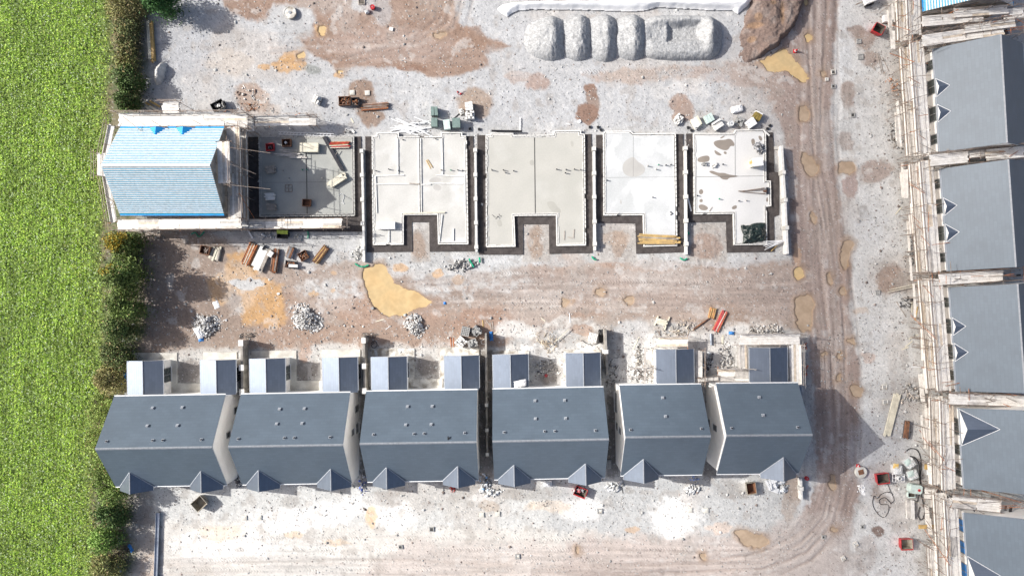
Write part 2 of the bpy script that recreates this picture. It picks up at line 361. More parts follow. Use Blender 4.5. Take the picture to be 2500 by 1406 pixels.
ppoly([(1290, 790), (1480, 780), (1600, 800), (1800, 790), (1960, 815), (1960, 850), (1300, 860)], (.33, .29, .255), .7, 18, .2)
pell(1260, 810, 50, 22, WH, .8, .5); pell(1390, 800, 70, 20, WH, .6, .5, .2); pell(1790, 800, 26, 16, (.64, .63, .6), .9); pell(1880, 800, 40, 14, (.52, .48, .44), .7, .5, .2); pell(1540, 820, 50, 36, (.48, .475, .47), .8); pell(1420, 810, 30, 12, (.31, .22, .17), .8)
pell(1760, 770, 60, 34, (.29, .215, .17), .6)
# back gardens of the finished row, dusty and littered
ppoly([(330, 865), (600, 850), (900, 840), (1200, 850), (1200, 960), (330, 965)], (.47, .455, .43), .75, 14)
ppoly([(1195, 850), (1490, 840), (1490, 950), (1195, 955)], (.46, .455, .445), .85, 12)
ppoly([(1490, 830), (1820, 800), (1830, 940), (1490, 945)], (.52, .515, .50), .9, 16)
for q in [(465, 910, 34, 28), (750, 905, 34, 30), (1040, 895, 30, 26), (1340, 910, 32, 26)]: pell(*q, (.235, .215, .20), .9, .4)
pell(745, 860, 18, 26, (.37, .25, .19), .7)
for q in [(1400, 850, 90, 10), (1250, 855, 50, 10), (1660, 830, 70, 20), (1560, 900, 30, 40), (1760, 880, 30, 40), (1790, 860, 20, 24)]: pell(*q, (.62, .615, .6), .85, .5, .15)
for q in [(1500, 830, 20, 34), (1495, 940, 20, 26), (1580, 900, 14, 26), (1720, 900, 20, 24)]: pell(*q, (.22, .205, .19), .75, .5, .2)
# passages between the finished houses
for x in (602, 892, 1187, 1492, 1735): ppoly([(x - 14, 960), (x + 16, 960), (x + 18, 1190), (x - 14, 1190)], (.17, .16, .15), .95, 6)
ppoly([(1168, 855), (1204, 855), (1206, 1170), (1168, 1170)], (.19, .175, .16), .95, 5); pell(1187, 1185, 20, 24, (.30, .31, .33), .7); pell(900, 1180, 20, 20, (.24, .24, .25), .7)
# in front of the finished row: bleached stone and dust
ppoly([(290, 1195), (2000, 1160), (1940, 1250), (1840, 1300), (1400, 1300), (400, 1310), (300, 1406), (280, 1300)], (.52, .52, .505), .95, 20)
ppoly([(1330, 1170), (1990, 1160), (1940, 1250), (1840, 1305), (1330, 1310)], (.42, .425, .425), .85, 40)
ppoly([(380, 1270), (1380, 1290), (1500, 1310), (1900, 1310), (2040, 1300), (2060, 1400), (2000, 1476), (280, 1476), (300, 1406)], (.555, .535, .50), .95, 24, rough=.5)
ppoly([(1380, 1310), (1840, 1300), (2040, 1240), (2100, 1290), (2060, 1440), (1380, 1440)], (.40, .35, .325), .85, 34)
ppoly([(1000, 1320), (1800, 1330), (1800, 1440), (800, 1440)], (.43, .37, .34), .6, 40)
for q in [(900, 1225, 100, 26), (800, 1250, 60, 30), (560, 1330, 120, 40), (1650, 1260, 60, 40), (1420, 1240, 60, 30), (700, 1270, 90, 30), (960, 1260, 60, 30), (1640, 1290, 40, 20), (1180, 1205, 34, 16), (1820, 1185, 30, 12)]: pell(*q, (.72, .71, .69), .75, .6)
pell(905, 1262, 14, 26, (.62, .44, .28), .8); pell(715, 1305, 22, 9, (.60, .44, .28), .7); pell(820, 1325, 40, 9, (.62, .47, .33), .6); pell(1340, 1235, 60, 16, (.58, .48, .38), .7); pell(1195, 1230, 26, 12, (.44, .38, .32), .8); pell(1545, 1292, 18, 10, (.46, .32, .21), .7); pell(540, 1300, 60, 20, (.64, .53, .42), .6); pell(1750, 1285, 30, 12, (.56, .44, .36), .6)
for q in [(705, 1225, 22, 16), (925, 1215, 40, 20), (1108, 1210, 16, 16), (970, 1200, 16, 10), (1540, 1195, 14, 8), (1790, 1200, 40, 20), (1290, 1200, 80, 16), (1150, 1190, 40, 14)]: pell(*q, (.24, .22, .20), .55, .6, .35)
pell(1930, 1215, 22, 60, (.30, .235, .19), .8); pell(1965, 1200, 14, 40, (.47, .48, .49), .8)
pell(330, 1240, 50, 60, (.26, .22, .19), .7); pell(350, 1330, 50, 80, (.30, .26, .23), .7); pell(370, 1380, 30, 30, (.47, .36, .27), .5)
pell(1600, 1400, 60, 12, (.24, .21, .2), .7, .6); pell(1500, 1402, 90, 10, (.30, .25, .23), .5)
# right hand strip below the scaffolds
ppoly([(2040, -60), (2200, -60), (2200, 400), (2260, 700), (2290, 1000), (2300, 1476), (2040, 1476), (2100, 1200), (2095, 900), (2075, 600), (2040, 300)], (.52, .52, .51), .9, 16)  # gravel colour lightened to make up for the cloud's shade
ppoly([(2180, 60), (2560, 60), (2560, 1476), (2260, 1476), (2240, 1000), (2200, 600), (2170, 300)], (.35, .34, .325), .85, 20, .15)
for q in [(2110, 95, 26, 20), (2072, 230, 18, 30), (2085, 80, 20, 14), (2065, 345, 22, 26), (2125, 140, 26, 22)]: pell(*q, (.27, .215, .185), .85, .5)
pell(2178, 680, 34, 32, (.25, .18, .145), .95); pell(2210, 690, 26, 30, (.28, .255, .235), .8); pell(2135, 420, 44, 26, (.30, .24, .21), .85); pell(2074, 450, 16, 40, (.30, .22, .195), .8); pell(2108, 515, 14, 18, (.28, .265, .25), .7); pell(2108, 755, 20, 8, (.46, .38, .31), .7); pell(2118, 866, 16, 12, (.44, .34, .29), .7)
pell(2150, 950, 60, 20, (.30, .29, .28), .6, .6, .2); pell(2200, 1000, 40, 90, (.33, .325, .32), .7, .6); pell(2140, 1110, 80, 90, (.38, .385, .40), .7, .6); pell(2155, 1200, 28, 26, (.25, .21, .19), .8); pell(2148, 1292, 16, 14, (.19, .14, .12), .95, .3); pell(2180, 1195, 26, 18, (.72, .72, .71), .9, .5); pell(2101, 1193, 12, 10, (.85, .85, .84), .95, .3); pell(2120, 1350, 30, 40, (.35, .31, .29), .6); pell(2190, 1390, 60, 30, (.50, .50, .50), .6, .6, .2); pell(2080, 1380, 40, 30, (.34, .28, .25), .6)
# dusty drifts of pale gravel beside the road
for q in [(2060, 120, 18, 60), (2075, 560, 26, 60), (2130, 540, 40, 60), (2130, 800, 40, 50), (1570, 160, 40, 12), (1880, 340, 30, 26), (1700, 640, 160, 14), (1200, 640, 120, 16), (1330, 640, 50, 10)]: pell(*q, (.47, .48, .49), .6, .6, .2)
# dark brown strip beside the outer garden wall
pline([(1925, 420), (1932, 520), (1935, 640)], 9, (.20, .15, .13), .7); pell(1945, 625, 10, 34, (.40, .28, .20), .8)
# recesses between the concrete legs
for poly in ([(1006, 545), (1048, 545), (1052, 640), (1004, 640)], [(1277, 548), (1340, 548), (1345, 640), (1274, 640)], [(1456, 546), (1551, 546), (1556, 640), (1456, 640)], [(1677, 544), (1772, 544), (1776, 640), (1677, 640)]):
    ppoly(poly, (.36, .335, .31), .9, 4, crisp=True); cx = sum(p[0] for p in poly) / 4; pell(cx, 600, 20, 34, (.29, .225, .18), .85, .4)
pell(1725, 600, 40, 34, (.285, .22, .185), .9, .3); pell(1500, 585, 34, 20, (.33, .26, .21), .7); pell(1310, 590, 24, 34, (.30, .235, .19), .8)
# mixed stains
put(sstep(.03, .25, big), np.s_[:, :], (.36, .31, .27), .32); put(sstep(.05, .3, -big), np.s_[:, :], (.47, .47, .46), .28)
mid2 = fbm(X0 / 28, Y0 / 28, 12, 4); put(sstep(.08, .3, mid2), np.s_[:, :], (.29, .26, .235), .42); put(sstep(.1, .3, -mid2), np.s_[:, :], (.53, .52, .505), .38)
# wheel tracks
tr = random.Random(5)
def tracks(pts, spread, n, w=1.6, dark=.3):
    for i in range(n):
        off = tr.gauss(0, spread * .55); ph = tr.uniform(0, 6); q = []
        for k, (x, y) in enumerate(pts):
            a, b = pts[max(k - 1, 0)], pts[min(k + 1, len(pts) - 1)]; dx, dy = b[0] - a[0], b[1] - a[1]; l = hypot(dx, dy); o = off + 7 * sin(k * 1.3 + ph) + tr.uniform(-3, 3)
            q.append((x - dy / l * o, y + dx / l * o))
        if tr.random() < .5: pline(q, w + tr.random() * 2.5, (.22, .17, .145), dark * .62, f=4, hgt=-.02, warp=False)
        else: pline(q, w + tr.random() * 4, (.42, .37, .34), dark * .55, f=5, hgt=.012, warp=False)
tracks([(1985, -60), (1985, 100), (1982, 260), (1985, 400), (2000, 520), (2020, 680), (2035, 840), (2042, 1000), (2040, 1150), (2010, 1260), (1950, 1320), (1860, 1360), (1700, 1375), (1500, 1380), (1300, 1385)], 44, 38)
tracks([(1990, 700), (1900, 712), (1700, 715), (1500, 705), (1300, 690), (1100, 700), (900, 720)], 44, 20, dark=.22)
tracks([(1250, 1385), (1000, 1375), (700, 1370), (450, 1370), (330, 1380)], 44, 16, dark=.2)
tracks([(660, 120), (760, 118), (900, 112), (1020, 105), (1100, 60), (1130, -40)], 34, 14, dark=.25)
tracks([(830, 160), (950, 130), (1080, 150), (1180, 140)], 24, 7, dark=.22)
tracks([(860, -40), (880, 40), (930, 90), (1020, 120)], 40, 9, dark=.25); tracks([(1060, -40), (1050, 40), (1000, 90), (900, 120)], 30, 8, dark=.25)
tracks([(1960, 300), (1900, 215), (1820, 180), (1700, 180), (1560, 190)], 18, 7, dark=.2)
for cx in (1715, 1750): tracks([(cx, 560), (cx + 2, 600), (cx - 2, 645)], 8, 4, dark=.35)
# directional smears left by wheels
sv = sstep(1925, 1960, XW) * (1 - sstep(2060, 2095, XW)) * (1 - sstep(1200, 1290, Y0)); sh = np.maximum(sstep(650, 690, YW) * (1 - sstep(750, 785, YW)) * sstep(980, 1100, X0) * (1 - sstep(1900, 1950, X0)), sstep(1305, 1340, YW) * sstep(300, 420, X0) * (1 - sstep(1850, 1980, X0)))
COL *= (1 + .55 * sv * fbm(XP / 5, YP / 120, 111, 4) + .5 * sh * fbm(XP / 120, YP / 5, 112, 4))[..., None]
# lugged tyre prints
for yc, xa, xb in ((1316, 380, 1500), (1343, 320, 1800), (1368, 320, 1700), (1392, 380, 1500), (652, 980, 1250), (668, 1080, 1420), (744, 1150, 1500), (762, 1180, 1480), (690, 1280, 1900), (728, 1400, 1900), (176, 1420, 1760), (622, 920, 1160)):
    w = window(xa, xb, yc - 14, yc + 14); yy = Y0[w] - yc - 6 * fbm(X0[w] / 90, X0[w] * 0 + yc, 121, 2); k = np.exp(-(yy / 5.5) ** 4) * sstep(-.06, .16, fbm(X0[w] / 45, Y0[w] / 45 + yc, 122, 3)) * np.sin(2 * pi * (X0[w] + 1.1 * np.abs(yy)) / 6.8)
    COL[w] *= (1 + .34 * k)[..., None]; HGT[w] += .035 * k
for xc, ya, yb in ((1955, 300, 620), (1990, 40, 700), (2030, 60, 900), (2012, 560, 960), (2060, 900, 1200)):
    w = window(xc - 14, xc + 14, ya, yb); xx = X0[w] - xc - 8 * fbm(Y0[w] / 90, Y0[w] * 0 + xc, 123, 2); k = np.exp(-(xx / 5.5) ** 4) * sstep(-.04, .18, fbm(X0[w] / 45 + xc, Y0[w] / 45, 124, 3)) * np.sin(2 * pi * (Y0[w] + 1.1 * np.abs(xx)) / 6.8)
    COL[w] *= (1 + .26 * k)[..., None]; HGT[w] += .025 * k
# ---- field soil and the verge under the hedge
fl = 262 + 30 * fbm(X0 * 0, Y0 / 130, 31, 2) - 26 * sstep(600, 1406, Y0) + 16 * sstep(300, 0, Y0)
fm = 1 - sstep(-12, 12, X0 - fl + 10 * mid)
COL = COL * (1 - fm[..., None]) + (np.array((.15, .21, .06)) * (1 + 1.2 * sml[..., None])) * fm[..., None]
vg = sstep(-30, 0, X0 - fl) * (1 - sstep(60, 100, X0 - fl + 30 * mid)); vc = np.where((mid + sml * .7 > .02)[..., None], np.array((.15, .13, .07)), np.array((.10, .12, .045)))
COL = COL * (1 - vg[..., None] * .9) + vc * vg[..., None] * .9
# speckle of single stones
ROUGH = ROUGH * (1 - .7 * fm)
COL *= (1 + (.24 * white + .28 * sml + .20 * mid)[..., None] * (.5 + .5 * ROUGH[..., None]))
st = _hash(np.floor(X0 * 3.3), np.floor(Y0 * 3.7), 99); stn = ((st > .985) & (fm < .3)); COL[stn] = COL[stn] * .45 + np.array((.62, .62, .6)) * .5
std = ((st < .018) & (fm < .3)); COL[std] *= .5
COL = np.clip(COL, .01, .88)
HGT += .05 * mid + .035 * sml * (.4 + .6 * ROUGH) + .028 * white * ROUGH * np.where(fm > .5, .6, 1.0)
# ---- puddles: a dip in the ground and a level sheet of muddy water in it
PUD = [
 ('large ochre puddle between the two rows of plots', 'water', [(884, 660), (905, 650), (925, 640), (938, 645), (946, 660), (958, 680), (967, 700), (1000, 706), (1030, 720), (1060, 738), (1030, 752), (990, 765), (940, 776), (925, 762), (910, 740), (896, 715), (888, 690)]),
 ('branching orange puddle at the foot of the soil mound', 'water', [(1848, 147), (1875, 145), (1895, 130), (1905, 120), (1922, 122), (1932, 140), (1950, 158), (1970, 178), (1972, 198), (1958, 200), (1940, 186), (1920, 172), (1900, 178), (1885, 178), (1868, 160)]),
 ('', 'water', [(1962, 84), (1975, 78), (1982, 90), (1977, 104), (1966, 96)]),
 ('', 'water', [(1963, 2), (1975, 0), (1976, 12), (1966, 16)]),
 ('', 'water2', [(1950, 262), (1965, 258), (1974, 268), (1976, 285), (1962, 300), (1952, 290)]),
 ('', 'water2', [(1955, 378), (1965, 374), (1985, 385), (1997, 405), (1995, 430), (1978, 430), (1960, 410)]),
 ('', 'water2', [(1975, 520), (1984, 515), (1992, 535), (1990, 545), (1980, 535)]),
 ('', 'water2', [(2000, 175), (2010, 170), (2014, 182), (2005, 188)]),
 ('', 'water2', [(2044, 395), (2080, 392), (2090, 410), (2080, 425), (2060, 425), (2050, 420)]),
 ('', 'water2', [(2056, 590), (2072, 585), (2086, 592), (2078, 615), (2068, 640), (2066, 660), (2060, 655), (2054, 625)]),
 ('', 'water2', [(2018, 664), (2030, 668), (2032, 690), (2024, 700), (2020, 684)]),
 ('', 'water2', [(2048, 705), (2062, 702), (2066, 716), (2054, 722)]),
 ('', 'water', [(1940, 655), (1960, 652), (1964, 668), (1952, 688), (1942, 680)]),
 ('long tan puddle on the bend beside the scaffolded extension', 'water2', [(1946, 724), (1966, 720), (1984, 728), (1988, 745), (1980, 760), (1982, 790), (1976, 806), (1960, 812), (1948, 800), (1942, 770), (1938, 745)]),
 ('', 'water2', [(2075, 945), (2090, 938), (2102, 950), (2100, 970), (2085, 960)]), ('', 'water2', [(2070, 828), (2084, 825), (2086, 840), (2074, 838)]), ('', 'water2', [(2044, 860), (2053, 858), (2056, 872), (2048, 876)]), ('', 'water2', [(2044, 915), (2052, 912), (2052, 930), (2044, 928)]), ('', 'water2', [(2005, 860), (2018, 856), (2018, 868), (2008, 870)]),
 ('', 'water2', [(2026, 1162), (2036, 1158), (2040, 1175), (2036, 1196), (2028, 1200), (2024, 1180)]),
 ('', 'water2', [(1790, 1296), (1810, 1290), (1840, 1302), (1870, 1310), (1876, 1325), (1860, 1334), (1825, 1332), (1808, 1318)]),
 ('', 'water2', [(2026, 1295), (2038, 1284), (2046, 1290), (2034, 1302)]), ('', 'water2', [(1405, 1335), (1412, 1334), (1415, 1346), (1406, 1350)]), ('', 'water2', [(1706, 1354), (1722, 1352), (1722, 1364), (1710, 1366)]),

 ('', 'water2', [(1455, 705), (1466, 700), (1476, 705), (1475, 722), (1460, 724)]), ('', 'water2', [(1372, 730), (1384, 726), (1392, 738), (1382, 748), (1374, 742)]), ('', 'water2', [(1522, 724), (1540, 726), (1552, 736), (1540, 740), (1526, 734)]), 
 ('', 'water', [(775, 68), (786, 62), (796, 72), (794, 86), (782, 88)]), ('', 'water', [(724, 140), (740, 128), (744, 136), (732, 148)]), ('', 'water', [(822, 174), (836, 170), (840, 178), (828, 184)]), ('', 'water2', [(1055, 84), (1090, 82), (1086, 94), (1066, 96)]),
]
def chaikin(p, n=2):
    for _ in range(n): p = [q for i in range(len(p)) for q in ((p[i][0] * .75 + p[(i + 1) % len(p)][0] * .25, p[i][1] * .75 + p[(i + 1) % len(p)][1] * .25), (p[i][0] * .25 + p[(i + 1) % len(p)][0] * .75, p[i][1] * .25 + p[(i + 1) % len(p)][1] * .75))]
    return p
PUD = [(a, b, chaikin(c)) for a, b, c in PUD]
for lab, mt, pts in PUD:
    xs = [p[0] for p in pts]; ys = [p[1] for p in pts]; w = window(min(xs) - 40, max(xs) + 40, min(ys) - 40, max(ys) + 40)
    sd = poly_sd(X0[w] + 15 * fbm(X0[w] / 13, Y0[w] / 13, 41, 4), Y0[w] + 15 * fbm(X0[w] / 14 + 7, Y0[w] / 14, 42, 3), pts)
    k = 1 - sstep(-3, 3, sd)
    HGT[w] = HGT[w] * (1 - .85 * (1 - sstep(0, 10, sd))) * 1.0 + .035 * (1 - sstep(0, 14, sd)) - .16 * k
    wet = (1 - sstep(-2, 16, sd + 14 * mid[w])) * .6; COL[w] = COL[w] * (1 - wet[..., None]) + np.array((.33, .235, .165)) * wet[..., None]; rim = (1 - sstep(0, 7, sd)) * .28; COL[w] *= (1 - rim * (1 - k))[..., None]; COL[w] = COL[w] * (1 - k[..., None]) + np.array((.3, .2, .1)) * k[..., None]
HGT -= HGT[(X0 > 300) & (X0 < 2200) & (Y0 > 0) & (Y0 < 1400)].mean()
V = np.stack([(X0 - 1250) * S, (703 - Y0) * S, HGT], -1).reshape(-1, 3)
nx, ny = len(GX), len(GY); ii = np.arange(ny - 1)[:, None] * nx + np.arange(nx - 1)[None, :]
F = np.stack([ii, ii + nx, ii + nx + 1, ii + 1], -1).reshape(-1, 4)
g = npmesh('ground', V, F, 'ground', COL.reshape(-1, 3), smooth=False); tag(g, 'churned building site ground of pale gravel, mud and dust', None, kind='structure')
def ground_z(px, py):
    return float(HGT[np.clip(np.searchsorted(GY, py), 0, ny - 1), np.clip(np.searchsorted(GX, px), 0, nx - 1)])
for lab, mt, pts in PUD:
    cx = sum(p[0] for p in pts) / len(pts); cy = sum(p[1] for p in pts) / len(pts)
    big_ = [(cx + (x - cx) * 1.0 + 6 * (x - cx) / (hypot(x - cx, y - cy) + 1e-6), cy + (y - cy) + 6 * (y - cy) / (hypot(x - cx, y - cy) + 1e-6)) for x, y in pts]
    mb = MB(); o = W(cx, cy); vs = [(W(*p)[0] - o[0], W(*p)[1] - o[1], 0) for p in big_]
    a = sum(vs[i][0] * vs[(i + 1) % len(vs)][1] - vs[(i + 1) % len(vs)][0] * vs[i][1] for i in range(len(vs)))
    mb.add(vs if a > 0 else vs[::-1], [tuple(range(len(vs)))])
    w = window(min(p[0] for p in pts), max(p[0] for p in pts), min(p[1] for p in pts), max(p[1] for p in pts))
    p = mb.build('puddle', mt, None, (o[0], o[1], -.045)); tag(p, lab or None, None, kind='structure')
    if not lab: p['label'] = 'small muddy puddle in a pothole of the site ground'

# ---- crop in the field (one mass of leaves)
rg = np.random.default_rng(4)
def leaves(P, size, up=.6, asp=1.6):
    """quads at points P (n,3); returns verts, faces"""
    n = len(P); th = rg.uniform(0, 2 * pi, n); nz = np.clip(rg.normal(up, .35, n), .05, 1); ph = rg.uniform(0, 2 * pi, n); r = np.sqrt(np.maximum(0, 1 - nz ** 2))
    N = np.stack([r * np.cos(ph), r * np.sin(ph), nz], -1); T = np.stack([np.cos(th), np.sin(th), np.zeros(n)], -1)
    U = np.cross(N, T); U /= np.linalg.norm(U, axis=1)[:, None] + 1e-9; Wv = np.cross(U, N); s = size[:, None]
    q = np.stack([P - U * s * .5, P + Wv * s * .5 / asp, P + U * s * .5, P - Wv * s * .5 / asp], 1).reshape(-1, 3)
    return q, np.arange(4 * n).reshape(-1, 4)
n = 260000
px = rg.uniform(-130, 300, n); py = rg.uniform(-100, 1506, n)
edge = 262 + 30 * fbm(px * 0, py / 130, 31, 2) - 26 * sstep(600, 1406, py) + 16 * sstep(300, 0, py)
dens = np.where(px < edge - 45, 1.0, np.clip((edge + 12 - px) / 57, 0, 1) * .75) * (.62 + .9 * np.clip(fbm(px / 9, py / 14, 51, 3) + .25, 0, .6)) * (.72 + .34 * np.sin((px + .03 * py + 5 * fbm(px / 40, py / 90, 52, 2)) / 1.35))
keep = rg.uniform(0, 1, n) < dens; px, py, edge = px[keep], py[keep], edge[keep]; n = len(px)
z = .05 + .24 * rg.uniform(0, 1, n) ** .7
P = np.stack([(px - 1250) * S, (703 - py) * S, z], -1); sz = rg.uniform(.10, .23, n)
q, f = leaves(P, sz, .72)
tone = fbm(px / 40, py / 60, 53, 4) + .35 * fbm(px / 9, py / 260, 58, 3) + .12 * sstep(0, -1, (py - 500) / 500 * 0 + fbm(px / 120, py / 200, 59, 2)) + .5 * fbm(px / 6, py / 6, 54, 2)
base = np.array((.335, .50, .075))[None] * (1 + (1.0 * tone + .22 * np.sin((px + .03 * py + 5 * fbm(px / 40, py / 90, 52, 2)) / 1.35) + .10 * np.sin((px + .03 * py) / 9.5))[:, None]) * rg.uniform(.6, 1.4, n)[:, None]
yel = rg.uniform(0, 1, n) < (.10 + .35 * sstep(edge - 90, edge, px)); base[yel] = np.array((.34, .38, .10)) * rg.uniform(.7, 1.2, yel.sum())[:, None]
pale = rg.uniform(0, 1, n) < .14; base[pale] = np.array((.46, .56, .34)) * rg.uniform(.8, 1.25, pale.sum())[:, None]
c = npmesh('crop', q, f, 'crop', np.repeat(np.clip(base, .005, .8), 4, 0)); tag(c, 'bright green leafy crop filling the field left of the hedge', None, kind='stuff')

# ---- hedge shrubs and trees
def shrub(name, label, cat, px, py, rx, ry, h, seed, nleaf, hue, size=.2, sp=.0, group='shrubs and trees of the hedgerow', dry=0.0):
    r = np.random.default_rng(seed); ox, oy = W(px, py, .8 * h); rx *= S; ry *= S
    t = thing(name, label, cat, (ox, oy, 0), 0, group)
    h *= 1.32; nc = int(9 + rx * ry * 3); P = []; T = []
    for i in range(nc):
        a = r.uniform(0, 2 * pi); d = np.sqrt(r.uniform(0, 1)); cx, cy = d * cos(a) * rx * .75, d * sin(a) * ry * .75
        top = h * (1 - .55 * d ** 2) * r.uniform(.62, 1.0); cr = r.uniform(.28, .5) * min(rx, ry, 1.6) + .25
        m = max(20, int(nleaf / nc * r.uniform(.6, 1.4))); u = r.normal(size=(m, 3)); u /= np.linalg.norm(u, axis=1)[:, None]
        u[:, 2] = np.abs(u[:, 2]) * 1.1 - .25; rad = cr * r.uniform(.45, 1.18, m)[:, None]
        pts = np.array((cx, cy, max(.3, top - cr * .6))) + u * rad * np.array((1, 1, .95)); P.append(pts); T.append(np.full(m, r.uniform(-.35, .35)) + .3 * u[:, 2] * 0)
        # lower skirt
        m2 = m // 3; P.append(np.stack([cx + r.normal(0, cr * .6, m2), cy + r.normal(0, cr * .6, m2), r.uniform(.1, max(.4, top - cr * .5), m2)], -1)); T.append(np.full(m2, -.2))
    P = np.concatenate(P); T = np.concatenate(T); P[:, 2] = np.maximum(P[:, 2], .05); n = len(P)
    q, f = leaves(P, r.uniform(size * .6, size * 1.5, n), .5, 1.7)
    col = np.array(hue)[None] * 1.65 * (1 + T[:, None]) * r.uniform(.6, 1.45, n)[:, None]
    dr = r.uniform(0, 1, n) < dry; col[dr] = np.array((.26, .20, .09)) * r.uniform(.6, 1.3, dr.sum())[:, None]
    if sp:
        s_ = (np.hypot(P[:, 0] + .3 * rx, P[:, 1] - .2 * ry) < sp * rx) & (r.uniform(0, 1, n) < .7); col[s_] = np.array((.42, .30, .03)) * r.uniform(.6, 1.2, s_.sum())[:, None]
    npmesh('foliage', q, f, 'leaf', np.repeat(np.clip(col, .005, .6), 4, 0), t)
    mb = MB(); rr = random.Random(seed)
    mb.tube((0, 0, -.1), (.05, .02, h * .45), .09 + h * .012, 7)
    for i in range(6):
        a = rr.uniform(0, 6.28); l = rr.uniform(.4, .8); mb.tube((.04, .02, h * rr.uniform(.2, .45)), (rx * l * cos(a), ry * l * sin(a), h * rr.uniform(.55, .85)), .035, 5)
    mb.build('trunk' if 'tree' in name else 'stem', 'bark', t)
    return t
DG = (.055, .088, .025); MG = (.095, .135, .035); LGN = (.15, .20, .05); OL = (.17, .165, .065)
HEDGE = [
 ('hedge_tree', 'dark rounded tree in the top corner of the hedge, beside the gravel yard', 'tree', 378, -8, 34, 36, 4.8, 1, 5200, (.03, .075, .02), .2, 0, 0),
 ('hedge_shrub', 'dry brownish bush at the top edge, between the crop and the dark tree', 'shrub', 296, 12, 46, 40, 2.6, 2, 4200, OL, .17, 0, .25),
 ('hedge_shrub', 'olive bush with bare twigs left of the upright yellow timber stack', 'shrub', 304, 76, 30, 44, 2.3, 3, 4400, (.10, .115, .045), .17, 0, .22),
 ('hedge_shrub', 'scrubby bush beside the lower end of the yellow timber stack', 'shrub', 302, 140, 28, 38, 2.2, 4, 3600, (.13, .14, .05), .17, 0, .25),
 ('hedge_shrub', 'near-black bush beside the small sand heap', 'shrub', 306, 190, 28, 34, 3.0, 5, 3800, DG, .18, 0, .06),
 ('hedge_shrub', 'dark bush directly above the corner of the scaffold round the blue roof', 'shrub', 302, 238, 24, 28, 2.6, 6, 3200, DG, .18, 0, .08),
 ('hedge_shrub', 'yellow-tipped bush just below the corner of the scaffold round the blue roof', 'shrub', 292, 596, 36, 36, 3.4, 7, 4400, MG, .18, .75, .05),
 ('hedge_tree', 'broad green tree that throws the largest shadow over the muddy yard', 'tree', 286, 668, 48, 46, 6.0, 8, 8200, (.085, .12, .03), .19, .3, .03),
 ('hedge_tree', 'bushy tree in the hedge level with the heaps of rubble', 'tree', 290, 742, 42, 40, 4.6, 9, 6200, MG, .19, 0, .05),
 ('hedge_shrub', 'dark green bush above and left of the first finished house\'s rear extension', 'shrub', 284, 806, 36, 36, 3.4, 10, 4600, (.07, .10, .03), .18, 0, .06),
 ('hedge_shrub', 'shadowy bush beside the blue rag at the first rear extension', 'shrub', 276, 866, 36, 36, 3.0, 11, 4200, (.075, .10, .035), .18, 0, .12),
 ('hedge_shrub', 'brownish bush touching the upper corner of the first long slate roof', 'shrub', 258, 930, 30, 38, 2.4, 12, 3600, OL, .17, 0, .22),
 ('hedge_shrub', 'low green bush level with the upper slope of the first slate roof', 'shrub', 240, 1004, 28, 42, 2.2, 13, 3600, LGN, .17, 0, .08),
 ('hedge_shrub', 'low grassy bush beside the ridge end of the first slate roof', 'shrub', 228, 1080, 24, 42, 1.9, 14, 3200, LGN, .17, 0, .10),
 ('hedge_shrub', 'green bush beside the lower slope of the first slate roof', 'shrub', 248, 1150, 26, 36, 2.6, 15, 3600, MG, .17, 0, .06),
 ('hedge_tree', 'green tree at the lower corner of the first slate roof, shading its front corner', 'tree', 260, 1200, 34, 34, 4.2, 16, 4800, (.095, .14, .035), .18, 0, .05),
 ('hedge_shrub', 'dark bush between the corner tree and the top of the long steel beam', 'shrub', 258, 1262, 33, 34, 3.2, 17, 4200, (.06, .10, .03), .18, 0, .08),
 ('hedge_shrub', 'bright green bush left of the middle of the long steel beam', 'shrub', 250, 1322, 34, 34, 3.0, 18, 4200, (.12, .19, .045), .18, 0, .04),
 ('hedge_shrub', 'pale dry bush at the bottom edge of the photo', 'shrub', 250, 1388, 36, 38, 2.6, 19, 4200, (.15, .165, .06), .17, 0, .2),
 ('hedge_shrub', 'sprawling dark undergrowth below the yellow-tipped bush, full of branches', 'shrub', 322, 640, 20, 44, 1.5, 20, 2000, (.05, .07, .025), .16, 0, .2),
]
for a in HEDGE: shrub(a[0], a[1], a[2], a[3], a[4], a[5], a[6], a[7], a[8], a[9], a[10], a[11], a[12], dry=a[13])

